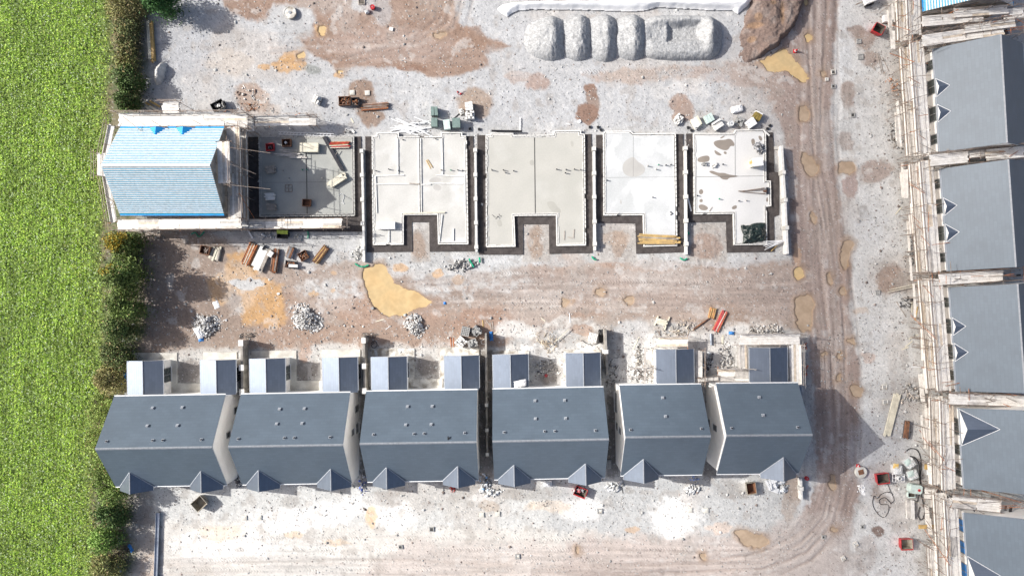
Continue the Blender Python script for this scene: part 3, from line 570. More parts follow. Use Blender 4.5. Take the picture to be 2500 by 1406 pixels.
# ================================================================== STOCKPILES AND HEAPS
def heapcol(base, amp=.25):
    def f(X, Y, Z):
        w = _hash(np.floor(X * 9.1), np.floor(Y * 9.7), 5) - .5; s_ = fbm(X / 5, Y / 5, 6, 2)
        return np.clip(np.array(base)[None, None] * (1 + amp * w[..., None] + .4 * s_[..., None]), .02, .9)
    return f
def ridge(label, xc, xl, xr, y0, y1, h, seed):
    def fn(X, Y):
        xw = X + 5 * fbm(X / 30, Y / 22, seed, 3); yw = Y + 5 * fbm(X / 30, Y / 30, seed + 1, 2)
        a = np.where(xw < xc, (xc - xw) / (xc - xl), (xw - xc) / (xr - xc)); b = np.abs(yw - (y0 + y1) / 2) / ((y1 - y0) / 2)
        r = (np.abs(a) ** 1.55 + b ** 3.2); z = h * np.clip(1 - r, -.2, 1) ** 1 if False else h * (1 - np.clip(r, 0, 1.25)) ; z = np.where(z > 0, h * (np.maximum(z, 0) / h) ** .92, z)
        z = z + .075 * (_hash(np.floor(X * .9), np.floor(Y * .95), seed) - .5) + .07 * fbm(X / 6, Y / 6, seed + 2, 2) + .34 * fbm(X / 13, Y / 34, seed + 5, 3) * np.clip(1 - r, 0, 1)
        return np.where(r < 1.25, z, np.nan)
    o = W(xc, (y0 + y1) / 2); ob = hfield('gravel_heap', xl - 14, xr + 14, y0 - 14, y1 + 14, 1.8, fn, 'heap', heapcol((.335, .34, .345), .5), org=o, smooth=False)
    ob.location = (o[0], o[1], 0); return tag(ob, label, 'gravel heap', 'tipped heaps of grey crushed stone')
ridge('widest rounded heap at the left end of the row of tipped grey stone', 1347, 1280, 1388, 40, 151, 1.6, 61)
ridge('second heap from the left in the row of tipped grey stone', 1414, 1360, 1450, 38, 151, 1.5, 62)
ridge('third heap from the left in the row of tipped grey stone', 1478, 1424, 1514, 36, 152, 1.5, 63)
ridge('fourth rounded heap of tipped grey stone, against the flat hollowed one', 1545, 1488, 1582, 36, 150, 1.55, 64)
def hollow(X, Y):
    xw = X + 4 * fbm(X / 25, Y / 25, 71, 3); yw = Y + 4 * fbm(X / 25, Y / 25, 72, 3)
    a = np.abs(xw - 1662) / 100; b = np.abs(yw - 94) / 54; r = (a ** 4.2 + b ** 3.4); z = 1.25 * np.sqrt(np.clip(1 - r, 0, 1)); z = np.minimum(z, 1.0)
    z = np.where(r > 1, -1.2 * (r - 1), z)
    pit = 1 - sstep(-9, 9, poly_sd(xw, yw, [(1630, 66), (1706, 60), (1708, 102), (1630, 106)])); pit2 = 1 - sstep(-9, 9, poly_sd(xw, yw, [(1580, 66), (1626, 64), (1626, 106), (1580, 104)]))
    z = z - .85 * pit - .35 * pit2 + .75 * np.exp(-((xw - 1728) / 12) ** 2 - ((yw - 84) / 34) ** 2) + .25 * np.exp(-((xw - 1730) / 16) ** 2 - ((yw - 100) / 26) ** 2)
    z = z + .075 * (_hash(np.floor(X * .9), np.floor(Y * .95), 73) - .5) + .07 * fbm(X / 6, Y / 6, 74, 2)
    return np.where(r < 1.25, z, np.nan)
o = W(1665, 95); ob = hfield('gravel_heap', 1556, 1776, 28, 162, 1.8, hollow, 'heap', heapcol((.335, .34, .345), .5), org=o, smooth=False); ob.location = (o[0], o[1], 0)
tag(ob, 'flat topped heap of grey stone with a dug out hollow, right end of the row', 'gravel heap', 'tipped heaps of grey crushed stone')
MP = [(1786, 168), (1792, 130), (1800, 90), (1815, 40), (1840, -40), (1850, -70), (1972, -70), (1966, -10), (1962, 22), (1944, 62), (1918, 96), (1886, 126), (1852, 152), (1815, 164)]
def mound(X, Y):
    sd = poly_sd(X + 14 * fbm(X / 22, Y / 22, 81, 3), Y + 14 * fbm(X / 22, Y / 22, 82, 3), MP)
    left = sstep(1786, 1880, X + .35 * (Y - 60) * -1 * .6); z = (.06 + 1.15 * left) * sstep(0, 14, -sd) + (.42 * fbm(X / 15, Y / 15, 83, 5) + .12 * fbm(X / 5, Y / 5, 88, 3)) * sstep(0, 20, -sd) + .09 * (_hash(np.floor(X * 2), np.floor(Y * 2), 84) - .5) - .08
    z = z - .35 * np.exp(-((X - 1838) / 22) ** 2 - ((Y - 66) / 10) ** 2) - .3 * np.exp(-((X - 1902) / 8) ** 2 - ((Y - 40) / 30) ** 2)
    return np.where(sd < 3, z, np.nan)
def moundcol(X, Y, Z):
    b = np.empty(X.shape + (3,)); b[:] = (.188, .140, .120); t = fbm(X / 20, Y / 20, 86, 4)
    g_ = sstep(.02, .2, t)[..., None]; b = b * (1 - g_ * .6) + np.array((.26, .22, .20)) * g_ * .6
    for cx, cy, rx, ry in ((1838, 66, 20, 8), (1846, 48, 10, 10), (1902, 40, 6, 28), (1832, 100, 12, 8), (1880, 14, 8, 8)):
        k = (1 - sstep(.7, 1.2, np.hypot((X + 8 * t - cx) / rx, (Y - cy) / ry)))[..., None]; b = b * (1 - k * .55) + np.array((.30, .19, .11)) * k * .55
    e = sstep(-14, -2, poly_sd(X, Y, MP))[..., None] * (X > 1850)[..., None]; b = b * (1 - .55 * e) + np.array((.13, .10, .085)) * .55 * e  # shade of the steep right edge painted into the soil colour
    return np.clip(b * (1 + .35 * (_hash(np.floor(X * 5), np.floor(Y * 5), 87) - .5)[..., None]), .02, .8)
o = W(1880, 50); ob = hfield('soil_mound', 1776, 1982, -76, 176, 2.0, mound, 'heap', moundcol, org=o, smooth=False); ob.location = (o[0], o[1], 0)
tag(ob, 'reddish brown mound of dug soil above the branching orange puddle', 'soil mound')
SH = [(1213, 24), (1226, 14), (1252, 8), (1340, 4), (1500, 3), (1660, 1), (1800, -2), (1832, -6), (1840, -4), (1822, 20), (1800, 37), (1788, 28), (1720, 27), (1640, 23), (1604, 20), (1580, 28), (1540, 31), (1470, 28), (1400, 27), (1320, 26), (1268, 27), (1252, 34), (1238, 45), (1226, 36)]
def sheet(X, Y):
    sd = poly_sd(X + 3 * fbm(X / 16, Y / 16, 91, 2), Y + 3 * fbm(X / 16, Y / 16, 92, 2), SH)
    z = .30 + .55 * np.exp(-((Y - 10) / 12) ** 2) + .14 * fbm(X / 34, Y / 9, 93, 3) + .05 * np.sin((X + 3 * Y) / 9) * fbm(X / 60, Y / 20, 94, 2)
    return np.where(sd < 0, z * sstep(-1, 12, -sd + 2) + .10, np.nan)
o = W(1520, 14); ob = hfield('ground_sheet', 1205, 1846, -12, 50, 1.4, sheet, 'whitesheet', org=o); ob.location = (o[0], o[1], 0)
tag(ob, 'long white membrane sheet draped over a bank above the stone heaps', 'sheet')
def sand(X, Y):
    x = X - 392; y = Y - 180; c_, s_ = cos(.25), sin(.25); u = x * c_ - y * s_ * -1; v = y * c_ - x * s_
    r = (u / 13) ** 2 + (v / 31) ** 2 + .5 * fbm(X / 10, Y / 10, 95, 3); z = 1.05 * (1 - r) ** 1 + .03 * (_hash(np.floor(X * 3), np.floor(Y * 3), 96) - .5)
    return np.where(r < 1.15, z, np.nan)
o = W(392, 180); ob = hfield('sand_heap', 360, 425, 135, 225, 1.6, sand, 'heap', heapcol((.56, .55, .53), .1), org=o, smooth=False); ob.location = (o[0], o[1], 0)
tag(ob, 'small oblong heap of pale sand right of the hedge', 'sand heap')

# ---- loose stones (a mass)
n = 34000
px = rg.uniform(285, 2560, n); py = rg.uniform(-40, 1446, n)
d = .25 + .9 * np.clip(fbm(px / 40, py / 40, 101, 4) + .15, 0, .6)
zones = ((py > 790) & (py < 960)) * .9 + ((px > 2120) & (px < 2300)) * .6 + ((py > 1160) & (py < 1250) & (px < 1960)) * .35
road = ((px > 1930) & (px < 2090)) * .75
keep = rg.uniform(0, 1, n) < np.clip(d + zones - road, .03, 1); px, py = px[keep], py[keep]; n = len(px)
s_ = rg.uniform(.025, .075, n) * np.where(rg.uniform(0, 1, n) < .05, 2.1, 1); gz = HGT[np.searchsorted(GY, py), np.searchsorted(GX, px)]
base = np.stack([(px - 1250) * S, (703 - py) * S, gz], -1)
tet = np.array([(-1, -1, -.4), (1, -1, -.4), (1, 1, -.4), (-1, 1, -.4), (-.6, -.5, 1), (.7, -.6, .8), (.5, .7, 1), (-.7, .6, .7)], float)
a = rg.uniform(0, 6.28, n); ca, sa = np.cos(a), np.sin(a); T = tet[None] * s_[:, None, None] * rg.uniform(.6, 1.4, (n, 8, 1)); xx = T[..., 0] * ca[:, None] - T[..., 1] * sa[:, None]; yy = T[..., 0] * sa[:, None] + T[..., 1] * ca[:, None]
V = np.stack([xx, yy, T[..., 2] * .8], -1) + base[:, None]
fq = np.array([(4, 5, 6, 7), (0, 1, 5, 4), (1, 2, 6, 5), (2, 3, 7, 6), (3, 0, 4, 7)]); F = (fq[None] + 8 * np.arange(n)[:, None, None]).reshape(-1, 4)
cc = np.where(rg.uniform(0, 1, n)[:, None] < .3, np.array((.24, .2, .18)), np.array((.42, .42, .41))) * rg.uniform(.6, 1.3, n)[:, None]
ob = npmesh('loose_stones', V.reshape(-1, 3), F, 'rubble', np.repeat(np.clip(cc, .02, .8), 8, 0)); tag(ob, 'loose stones scattered over the site ground', None, kind='stuff')
# ================================================================== HOUSES
PITCH = R(40.3); EZ = 4.5
class Frame:
    """local frame of a building: origin o, heading rz"""
    def __init__(s, o, rz): s.o = o; s.rz = rz; s.c = cos(rz); s.s = sin(rz)
    def loc(s, x, y): x -= s.o[0]; y -= s.o[1]; return (x * s.c + y * s.s, -x * s.s + y * s.c)
    def px(s, px, py, z=0): return s.loc(*W(px, py, z))
    def ray(s, px, py, p, n):
        """where the sight line of a photo pixel meets the local plane through p with normal n"""
        a = s.loc(0, 0); b = s.loc((px - 1250) * S, (703 - py) * S); o3 = (a[0], a[1], H); d = (b[0] - a[0], b[1] - a[1], -H)
        t = sum((p[i] - o3[i]) * n[i] for i in range(3)) / sum(d[i] * n[i] for i in range(3)); return tuple(o3[i] + t * d[i] for i in range(3))

def window_part(t, c, wd, ht, face, name='window', rows=1, fm='frame', pm='glass'):
    """window in a wall; face = 'x+','x-','y+','y-' says which way it looks"""
    ax = face[0]; sg = 1 if face[1] == '+' else -1
    f = MB(); p = MB(); th = .07
    def bx(mb, u, v, w, h, off, d):
        if ax == 'x': mb.box((c[0] + sg * off, c[1] + u, c[2] + v), (d, w, h))
        else: mb.box((c[0] + u, c[1] + sg * off, c[2] + v), (w, d, h))
    bx(f, -wd / 2 + th / 2, 0, th, ht, .02, .10); bx(f, wd / 2 - th / 2, 0, th, ht, .02, .10)
    bx(f, 0, ht / 2 - th / 2, wd - 2 * th, th, .02, .10); bx(f, 0, -ht / 2 + th / 2, wd - 2 * th, th, .02, .10)
    if wd > .9: bx(f, 0, 0, .06, ht - 2 * th, .02, .09)
    bx(p, 0, 0, wd - 2 * th, ht - 2 * th, .012, .03)
    fo = f.build(name, fm, t); p.build('pane', pm, fo)
    s = MB(); bx(s, 0, -ht / 2 - .04, wd + .16, .07, .06, .16); s.build('sill', 'trim', fo)

def roof_vent(t, p, big):
    m = MB(); q = -PITCH
    if big:
        m.box((p[0], p[1], p[2] + .09), (.28, .28, .12), rx=q); m.box((p[0], p[1] + .0, p[2] + .18), (.21, .18, .06), rx=q, mi=1)
    else:
        m.box((p[0], p[1], p[2] + .05), (.26, .26, .05), rx=q); m.tube((p[0], p[1] + .02, p[2] + .05), (p[0], p[1] + .02, p[2] + .24), .07, 8, 1)
    m.build('roof_vent', ['flash', 'ridge'] if big else ['flash', 'darksteel'], t)

def house(label, fl, fr, D=8.98, gables=(), dormers=(), exts=(), group='finished houses of the lower row', gutter='trim', roofmat='slate', windows=(), vents=(), rear_win=(), cat='house', wallmat='render', blue=False):
    a = W(*fl, EZ); b = W(*fr, EZ); L = hypot(b[0] - a[0], b[1] - a[1]); u = ((b[0] - a[0]) / L, (b[1] - a[1]) / L); rz = atan2(u[1], u[0])
    o = ((a[0] + b[0]) / 2 - u[1] * D / 2, (a[1] + b[1]) / 2 + u[0] * D / 2); fr_ = Frame(o, rz)
    t = thing('house', label, cat, o, rz, group)
    h = D / 2; rise = h * tan(PITCH); zr = EZ + rise; hl = L / 2; wl = hl - .09; wd = h - .28; zw = EZ - .16 + .28 * tan(PITCH)
    mb = MB(); prof = [(-wd, -.2), (wd, -.2), (wd, zw), (0, zr - .2), (-wd, zw)]
    vs = [(-wl, y, z) for y, z in prof] + [(wl, y, z) for y, z in prof]
    mb.add(vs, [(4, 3, 2, 1, 0)[::-1] if False else (0, 4, 3, 2, 1), (5, 6, 7, 8, 9)] + [(i, (i + 1) % 5, 5 + (i + 1) % 5, 5 + i) for i in range(5)])
    mb.build('wall', wallmat, t)
    # main roof
    rm = MB(); th = .15
    P = [(-h, EZ), (0, zr), (h, EZ), (h, EZ - th), (0, zr - th * 1.2), (-h, EZ - th)]
    vs = [(-hl, y, z) for y, z in P] + [(hl, y, z) for y, z in P]
    rm.add(vs, [(0, 6, 7, 1), (1, 7, 8, 2)], 0); k = len(rm.v) - 12
    rm.f += [tuple(i + k for i in f) for f in [(2, 8, 9, 3), (3, 9, 10, 4), (4, 10, 11, 5), (5, 11, 6, 0), (0, 1, 4, 5), (1, 2, 3, 4), (6, 11, 10, 7), (7, 10, 9, 8)]]; rm.m += [1] * 8
    roof = rm.build('roof', [roofmat, 'flash'], t)
    if not blue:
        rg_ = MB()
        n = int(L / .45)
        for i in range(n): x = -hl + (i + .5) * L / n; rg_.add([(x - L / n * .49, -.11, zr - .06), (x + L / n * .49, -.11, zr - .06), (x + L / n * .49, 0, zr + .035), (x - L / n * .49, 0, zr + .035), (x + L / n * .49, .11, zr - .06), (x - L / n * .49, .11, zr - .06)], [(0, 1, 2, 3), (3, 2, 4, 5)])
        rg_.build('ridge_tiles', 'ridge', roof)
    for sy in (-1, 1):
        segs = [(-hl, hl)]
        if sy < 0:
            for (x, w) in [(g[0], g[1]) for g in gables] + [(d[0], d[1]) for d in dormers]:
                ns = []
                for s0, s1 in segs:
                    if s0 < x < s1: ns += [(s0, x - w), (x + w, s1)]
                    else: ns.append((s0, s1))
                segs = ns
        for s0, s1 in segs:
            if s1 - s0 > .1: MB().box(((s0 + s1) / 2, sy * (h + .05), EZ - .09), (s1 - s0, .10, .09)).build('gutter', gutter, t)
    # projecting gables: (x, half width, projection, rise)
    for gx, gw, pr, rs in gables:
        tg = rs / tan(PITCH); zt = EZ + rs; yf = -h - pr; g = MB(); e = .035
        ew = gw - .1
        g.add([(gx - ew, yf + .12, 0), (gx + ew, yf + .12, 0), (gx + ew, yf + .12, EZ - .06), (gx, yf + .12, zt - .1), (gx - ew, yf + .12, EZ - .06), (gx - ew, -wd + .01, 0), (gx + ew, -wd + .01, 0), (gx + ew, -wd + .01, EZ - .06), (gx - ew, -wd + .01, EZ - .06)], [(0, 1, 2, 3, 4), (1, 6, 7, 2), (0, 4, 8, 5)])
        g.build('gable_wall', wallmat, t)
        r_ = MB()
        for sx in (-1, 1):
            top = [(gx, yf, zt + e), (gx + sx * gw, yf, EZ + e), (gx + sx * gw, -h - .01, EZ + e), (gx, -h + tg, zt + e)]
            r_.slabpoly(top if sx > 0 else top[::-1], .11, 0, 1)
        ro = r_.build('gable_roof', ['slate2', 'trim'], t)
        fl_ = MB()
        for sx in (-1, 1): fl_.tube((gx + sx * (gw + .02), -h - .02, EZ + .02), (gx, -h + tg + .05, zt + .03), .055, 5)
        fl_.build('valley_flashing', 'flash', ro)
        rg_ = MB(); rg_.tube((gx, yf - .02, zt + e), (gx, -h + tg, zt + e), .06, 6); rg_.build('ridge_tiles', 'ridge', ro)
        window_part(t, (gx, yf + .10, 3.2), 1.0, 1.1, 'y-')
    # small dormer gables in the plane of the front wall: (x, half width, rise, setback)
    for dx, dw, rs in dormers:
        tg = rs / tan(PITCH); zb = EZ + rs; zt = EZ + rs * (.70 if rs < 1.2 else .56); yf = -h; g = MB(); e = .04
        g.add([(dx - dw + .05, yf + .06, EZ - .2), (dx + dw - .05, yf + .06, EZ - .2), (dx + dw - .05, yf + .06, EZ), (dx, yf + .06, zt - .06), (dx - dw + .05, yf + .06, EZ)], [(0, 1, 2, 3, 4)])
        g.add([(dx - dw + .05, yf + .2, EZ - .2), (dx + dw - .05, yf + .2, EZ - .2), (dx + dw - .05, yf + .2, EZ), (dx, yf + .2, zt - .06), (dx - dw + .05, yf + .2, EZ)], [(4, 3, 2, 1, 0)])
        g.build('dormer_gable', wallmat if not blue else 'timberpale', t)
        r_ = MB()
        for sx in (-1, 1):
            top = [(dx, yf + .02, zt + e), (dx + sx * dw, yf + .02, EZ + e), (dx, -h + tg, zb + e)]
            r_.slabpoly(top if sx > 0 else top[::-1], .07, 0, 1)
        ro = r_.build('dormer_roof', ['slate2' if not blue else 'membrane_hi', 'trim'], t)
        f_ = MB()
        for sx in (-1, 1): f_.tube((dx + sx * (dw + .02), -h + .02, EZ + .03), (dx, -h + tg + .04, zb + .04), .032, 5)
        f_.build('verge_trim', 'trim' if not blue else 'membrane_hi', ro)
    # rear extensions: px (left, ridge, right, top y at left, mat)
    ez = 2.35
    for el, er_, err, ty in exts:
        p0 = fr_.px(el, ty, ez); p1 = fr_.px(err, ty, ez); xl, xr = sorted((p0[0], p1[0])); ye = max(p0[1], p1[1]) ; xm = (xl + xr) / 2; hw = (xr - xl) / 2; rs = hw * tan(R(15.5)); y0 = wd - .0
        w_ = MB(); q = .12
        V5 = [(xl + q, -.1), (xr - q, -.1), (xr - q, ez - .06), (xm, ez + rs - .12), (xl + q, ez - .06)]
        vs = [(x, y0 + .01, z) for x, z in V5] + [(x, ye - .12, z) for x, z in V5]
        w_.add(vs, [(5, 9, 8, 7, 6)] + [(i, 5 + i, 5 + (i + 1) % 5, (i + 1) % 5) for i in (0, 1, 4)]); ew = w_.build('extension_wall', wallmat, t)
        r_ = MB()
        for sx in (-1, 1):
            xe = xl if sx < 0 else xr
            top = [(xm, y0, ez + rs), (xe, y0, ez), (xe, ye, ez), (xm, ye, ez + rs)]
            r_.slabpoly(top if sx < 0 and False else (top[::-1] if sx < 0 else top), .10, 0, 1)
        er = r_.build('extension_roof', ['slate2', 'trim'], t)
        k = MB(); k.tube((xm, y0, ez + rs + .005), (xm, ye, ez + rs + .005), .05, 5); k.build('ridge_tiles', 'ridge', er)
        MB().box((xl - .04, (y0 + ye) / 2 + .1, ez - .06), (.08, ye - y0 - .2, .07)).build('extension_gutter', 'flash', t); MB().box((xr + .04, (y0 + ye) / 2 + .1, ez - .06), (.08, ye - y0 - .2, .07)).build('extension_gutter', 'flash', t)
        if gutter == 'trim': window_part(ew, (xr - q, ye - (ye - y0) * .45, 1.2), 1.5, 1.9, 'x+', 'window')
    for (px, py, wx, hz, side) in windows:
        sg = 1 if side == 'x+' else -1; p = fr_.ray(px, py, (sg * wl, 0, 0), (1, 0, 0)); window_part(t, (sg * wl, p[1], max(.9, min(5.6, p[2]))), wx, hz, side)
    for x, z, wx, hz, pm in rear_win: window_part(t, (x, -wd, z), wx, hz, 'y-', pm=pm)
    for v in vents:
        p = fr_.ray(v[0], v[1], (0, h, EZ), (0, sin(PITCH), cos(PITCH))); roof_vent(t, p, v[2])
    return t, fr_, (L, h, wl, wd, zr)

def fx(frm_pts, fl, fr):
    pass
def frame_of(fl, fr, D=8.98):
    a = W(*fl, EZ); b = W(*fr, EZ); L = hypot(b[0] - a[0], b[1] - a[1]); u = ((b[0] - a[0]) / L, (b[1] - a[1]) / L)
    return Frame(((a[0] + b[0]) / 2 - u[1] * D / 2, (a[1] + b[1]) / 2 + u[0] * D / 2), atan2(u[1], u[0]))
def gab(fl, fr, l, r, y, pr=.38, rs=1.35):
    f = frame_of(fl, fr); a = f.px(l, y, EZ)[0]; b = f.px(r, y, EZ)[0]; return ((a + b) / 2, (b - a) / 2, pr, rs)
def zpx(ox, oy, k, pts, big): return [(ox + x / k, oy + y / k, big) for x, y in pts]

LOWER = [
 ('first house of the finished row, its ridge reaching the hedge', (282, 1187.4), (554, 1183), [(293.5, 375, 1197), (465, 545, 1192)], [(310.5, 346, 397, 881), (488.8, 525, 574.9, 879)],
  zpx(200, 820, 3.348, [(580, 587), (823, 583), (537, 733), (783, 730)], 1) + zpx(200, 820, 3.348, [(203, 860), (580, 852), (663, 850), (977, 845)], 0), [(557, 1061, .6, 1.0, 'x+'), (578, 1000, .7, 1.6, 'x+')]),
 ('second finished house from the hedge, beside a wide white gable wall', (591.4, 1182.3), (858.7, 1177.8), [(602.4, 684, 1192), (774.5, 858, 1188)], [(609.3, 647, 695.3, 875.6), (787, 826, 872, 872.6)],
  zpx(560, 800, 3.348, [(412, 664), (615, 660), (389, 784), (596, 780)], 1) + zpx(560, 800, 3.348, [(73, 906), (450, 898), (531, 897), (823, 892)], 0), [(861, 1055, .6, 1.0, 'x+'), (872.7, 995.6, .7, 1.8, 'x+'), (875, 1042, 1.0, 1.1, 'x+')]),
 ('third finished house from the hedge, with a small dark item lying on its roof', (897, 1175.5), (1169, 1171.3), [(910.6, 989.4, 1184), (1081.3, 1160.6, 1181)], [(906.4, 946.7, 992.3, 871.2), (1084.7, 1126, 1168.6, 868.4)],
  zpx(860, 820, 3.516, [(475, 605), (687, 603), (460, 762), (678, 758)], 1) + zpx(860, 820, 3.516, [(182, 845), (530, 838), (617, 836), (965, 830)], 0), [(1172, 985, .7, 1.8, 'x+')]),
 ('fourth finished house from the hedge, white cloth caught on its rear extension', (1206.5, 1170), (1477.5, 1164.8), [(1216.4, 1295.2, 1178), (1387.6, 1467.3, 1174)], [(1203.3, 1246.3, 1288.6, 865.6), (1381.4, 1424, 1464.4, 862)],
  zpx(1180, 840, 3.516, [(443, 485), (697, 481), (447, 639), (706, 635)], 1) + zpx(1180, 840, 3.516, [(178, 755), (525, 747), (613, 745), (960, 740)], 0), []),
 ('detached finished house with a single pointed front gable at its left end', (1515, 1160.3), (1714.3, 1157.8), [(1522.2, 1608, 1166)], [(1602, 1650, 1693, 852.8)],
  [(1617.6, 970.5, 1), (1624.6, 1015.7, 1), (1538.9, 1048.6, 0), (1712, 1046, 0)], [(1504, 982, 2.0, 1.2, 'x-'), (1506.5, 1040, .7, 1.0, 'x-'), (1514.6, 1051.5, .6, .9, 'x-')]),
 ('end house of the finished row beside the haul road, scaffold round its extension', (1750, 1156.5), (1950.2, 1154.7), [(1855.8, 1943.4, 1162)], [(1829.5, 1881.7, 1921.7, 848.5)],
  [(1853, 969.5, 1), (1862.7, 1013, 1), (1786, 1044.6, 0), (1947, 1042.7, 0)], [(1730, 1031, .7, 1.1, 'x-'), (1746, 1044, .6, 1.2, 'x-')]),
]
LF = []
for i, (lab, fl, fr, gs, ex, vt, wn) in enumerate(LOWER):
    g = [gab(fl, fr, l, r, y, .42, 1.42 if i < 4 else 1.62) for l, r, y in gs]
    t, f, dim = house(lab, fl, fr, gables=g, exts=ex, vents=vt, windows=wn); LF.append((t, f, dim))
# porch canopy on the end of the last house
t, f, dim = LF[5]; mb = MB(); L_, h_, wl_, wd_, zr_ = dim
mb.slabpoly([(wl_, 1.1, 3.0), (wl_ + 1.15, 1.1, 2.55), (wl_ + 1.15, 3.9, 2.55), (wl_, 3.9, 3.0)], .1); mb.box((wl_ + .5, 2.5, 1.2), (1.0, 2.4, 2.5)); mb.build('side_porch', 'slate2', t)

# ---- the right hand row, fronts facing the haul road
ROWR = 'unfinished houses behind the right hand scaffolds'
def rrow(label, tl, bl, dorm=(), gbs=(), wins=(), D=8.9, **k):
    f = frame_of(tl, bl, D); ds = []
    for (y0, y1, x) in dorm:
        a = f.px(x, y0, EZ)[0]; b = f.px(x + 2.5, y1, EZ)[0]; ds.append(((a + b) / 2, abs(b - a) / 2 + .05, abs(b - a) / 2 * .92))
    for (y0, y1, x, rs) in gbs:
        a = f.px(x, y0, EZ)[0]; b = f.px(x + 4, y1, EZ)[0]; ds.append(((a + b) / 2, abs(b - a) / 2, rs))
    ws = [(f.px(x, y, 3.4)[0], 3.25, w_, 1.35, pm) for (x, y, w_, pm) in wins]
    return house(label, tl, bl, D, dormers=ds, windows=(), rear_win=ws, gutter='flash', group=ROWR, **k)
RR = []
RR.append(rrow('slate roofed house second from the top of the scaffolded right hand row', (2279, 119.5), (2293.8, 372), [(194.3, 235.5, 2284), (257.4, 297, 2288)], (), [(2270, 160, 1.0, 'glass'), (2276, 213, 1.5, 'glass'), (2280, 279, 1.5, 'glass'), (2285, 340, 1.0, 'glass')]))
RR.append(rrow('slate roofed house third from the top of the scaffolded right hand row', (2296.6, 412), (2314.6, 662), [(485, 525, 2303), (549, 589.8, 2308)], (), [(2290, 449, 1.0, 'glass'), (2294, 504, 1.5, 'glass'), (2300, 570, 1.5, 'glass'), (2304, 628, 1.0, 'glass')]))
RR.append(rrow('slate roofed house fourth from the top of the scaffolded right hand row', (2318.3, 701.3), (2335.9, 955), [(777, 816.5, 2326), (839, 880, 2331)], (), [(2313, 738, 1.0, 'glass'), (2318, 796, 1.5, 'glass'), (2323, 858, 1.5, 'glass'), (2328, 915, 1.0, 'glass')]))
RR.append(rrow('house in the right hand row with a large slate cross gable at its upper end', (2340, 995.7), (2354.4, 1192.3), (), [(998.5, 1087, 2341, 2.2)], [(2334, 1040, 1.7, 'glass'), (2342, 1096, 1.1, 'glass'), (2346, 1146, 1.4, 'glass')]))
RR.append(rrow('lowest house in the right hand row, its front windows covered in blue film', (2353, 1250.7), (2368, 1452), (), [(1357.4, 1446, 2361, 2.2)], [(2348, 1281, 1.3, 'blue'), (2352, 1335, 1.3, 'blue'), (2356, 1394, 1.7, 'blue')]))

# ---- houses still under blue membrane
def battens(t, dim, L, dormers=()):
    h = dim[1]; sl = h / cos(PITCH); n = 23; mb = MB()
    for sy in (-1, 1):
        for i in range(1, n):
            d = i / n * h; y = sy * (h - d); z = EZ + d * tan(PITCH) + .03
            cuts = [(-L / 2 - .03, L / 2 + .03)]
            if sy < 0:
                for dx, dw, rs in dormers:
                    kk = dw * (1 - d * tan(PITCH) / rs)
                    if kk > 0: cuts = [c for s0, s1 in cuts for c in ([(s0, dx - kk), (dx + kk, s1)] if s0 < dx < s1 else [(s0, s1)])]
            for s0, s1 in cuts: mb.box(((s0 + s1) / 2, y, z), (s1 - s0, .125, .035), rx=-sy * PITCH)
    mb.box((0, 0, dim[4] + .03), (L, .22, .03))
    return mb.build('battens', 'batten', t)
fl, fr = (546.5, 311.4), (293, 311.4); f = frame_of(fl, fr, 8.67); ds = []
for l, r in ((365, 409), (429, 476)):
    a = f.px(l, 311.4, EZ)[0]; b = f.px(r, 311.4, EZ)[0]; ds.append(((a + b) / 2, abs(b - a) / 2, .78))
BH = house('half built house wrapped in scaffold with a battened blue membrane roof, beside the field', fl, fr, 8.67, dormers=ds, gutter='membrane_hi', roofmat='membrane', group=None, wallmat='stain', blue=True)
battens(BH[0], BH[2], BH[2][0], ds)
mb = MB()
for i in range(4):
    for dx, dw, rs in ds: mb.box((dx - dw * .75 + i * dw * .22, -BH[2][1] + .25, EZ + .15), (.05, .5, .07))
mb.build('dormer_rafters', 'timberpale', BH[0])
f = frame_of((2242, -215), (2256, 28)); B0 = house('house at the top right corner under a battened blue membrane roof', (2242, -215), (2256, 28), 8.9, dormers=(), gutter='membrane_hi', roofmat='membrane', group=ROWR, wallmat='stain', blue=True)
h = B0[2][1]; L = B0[2][0]; mb = MB()
battens(B0[0], B0[2], L)

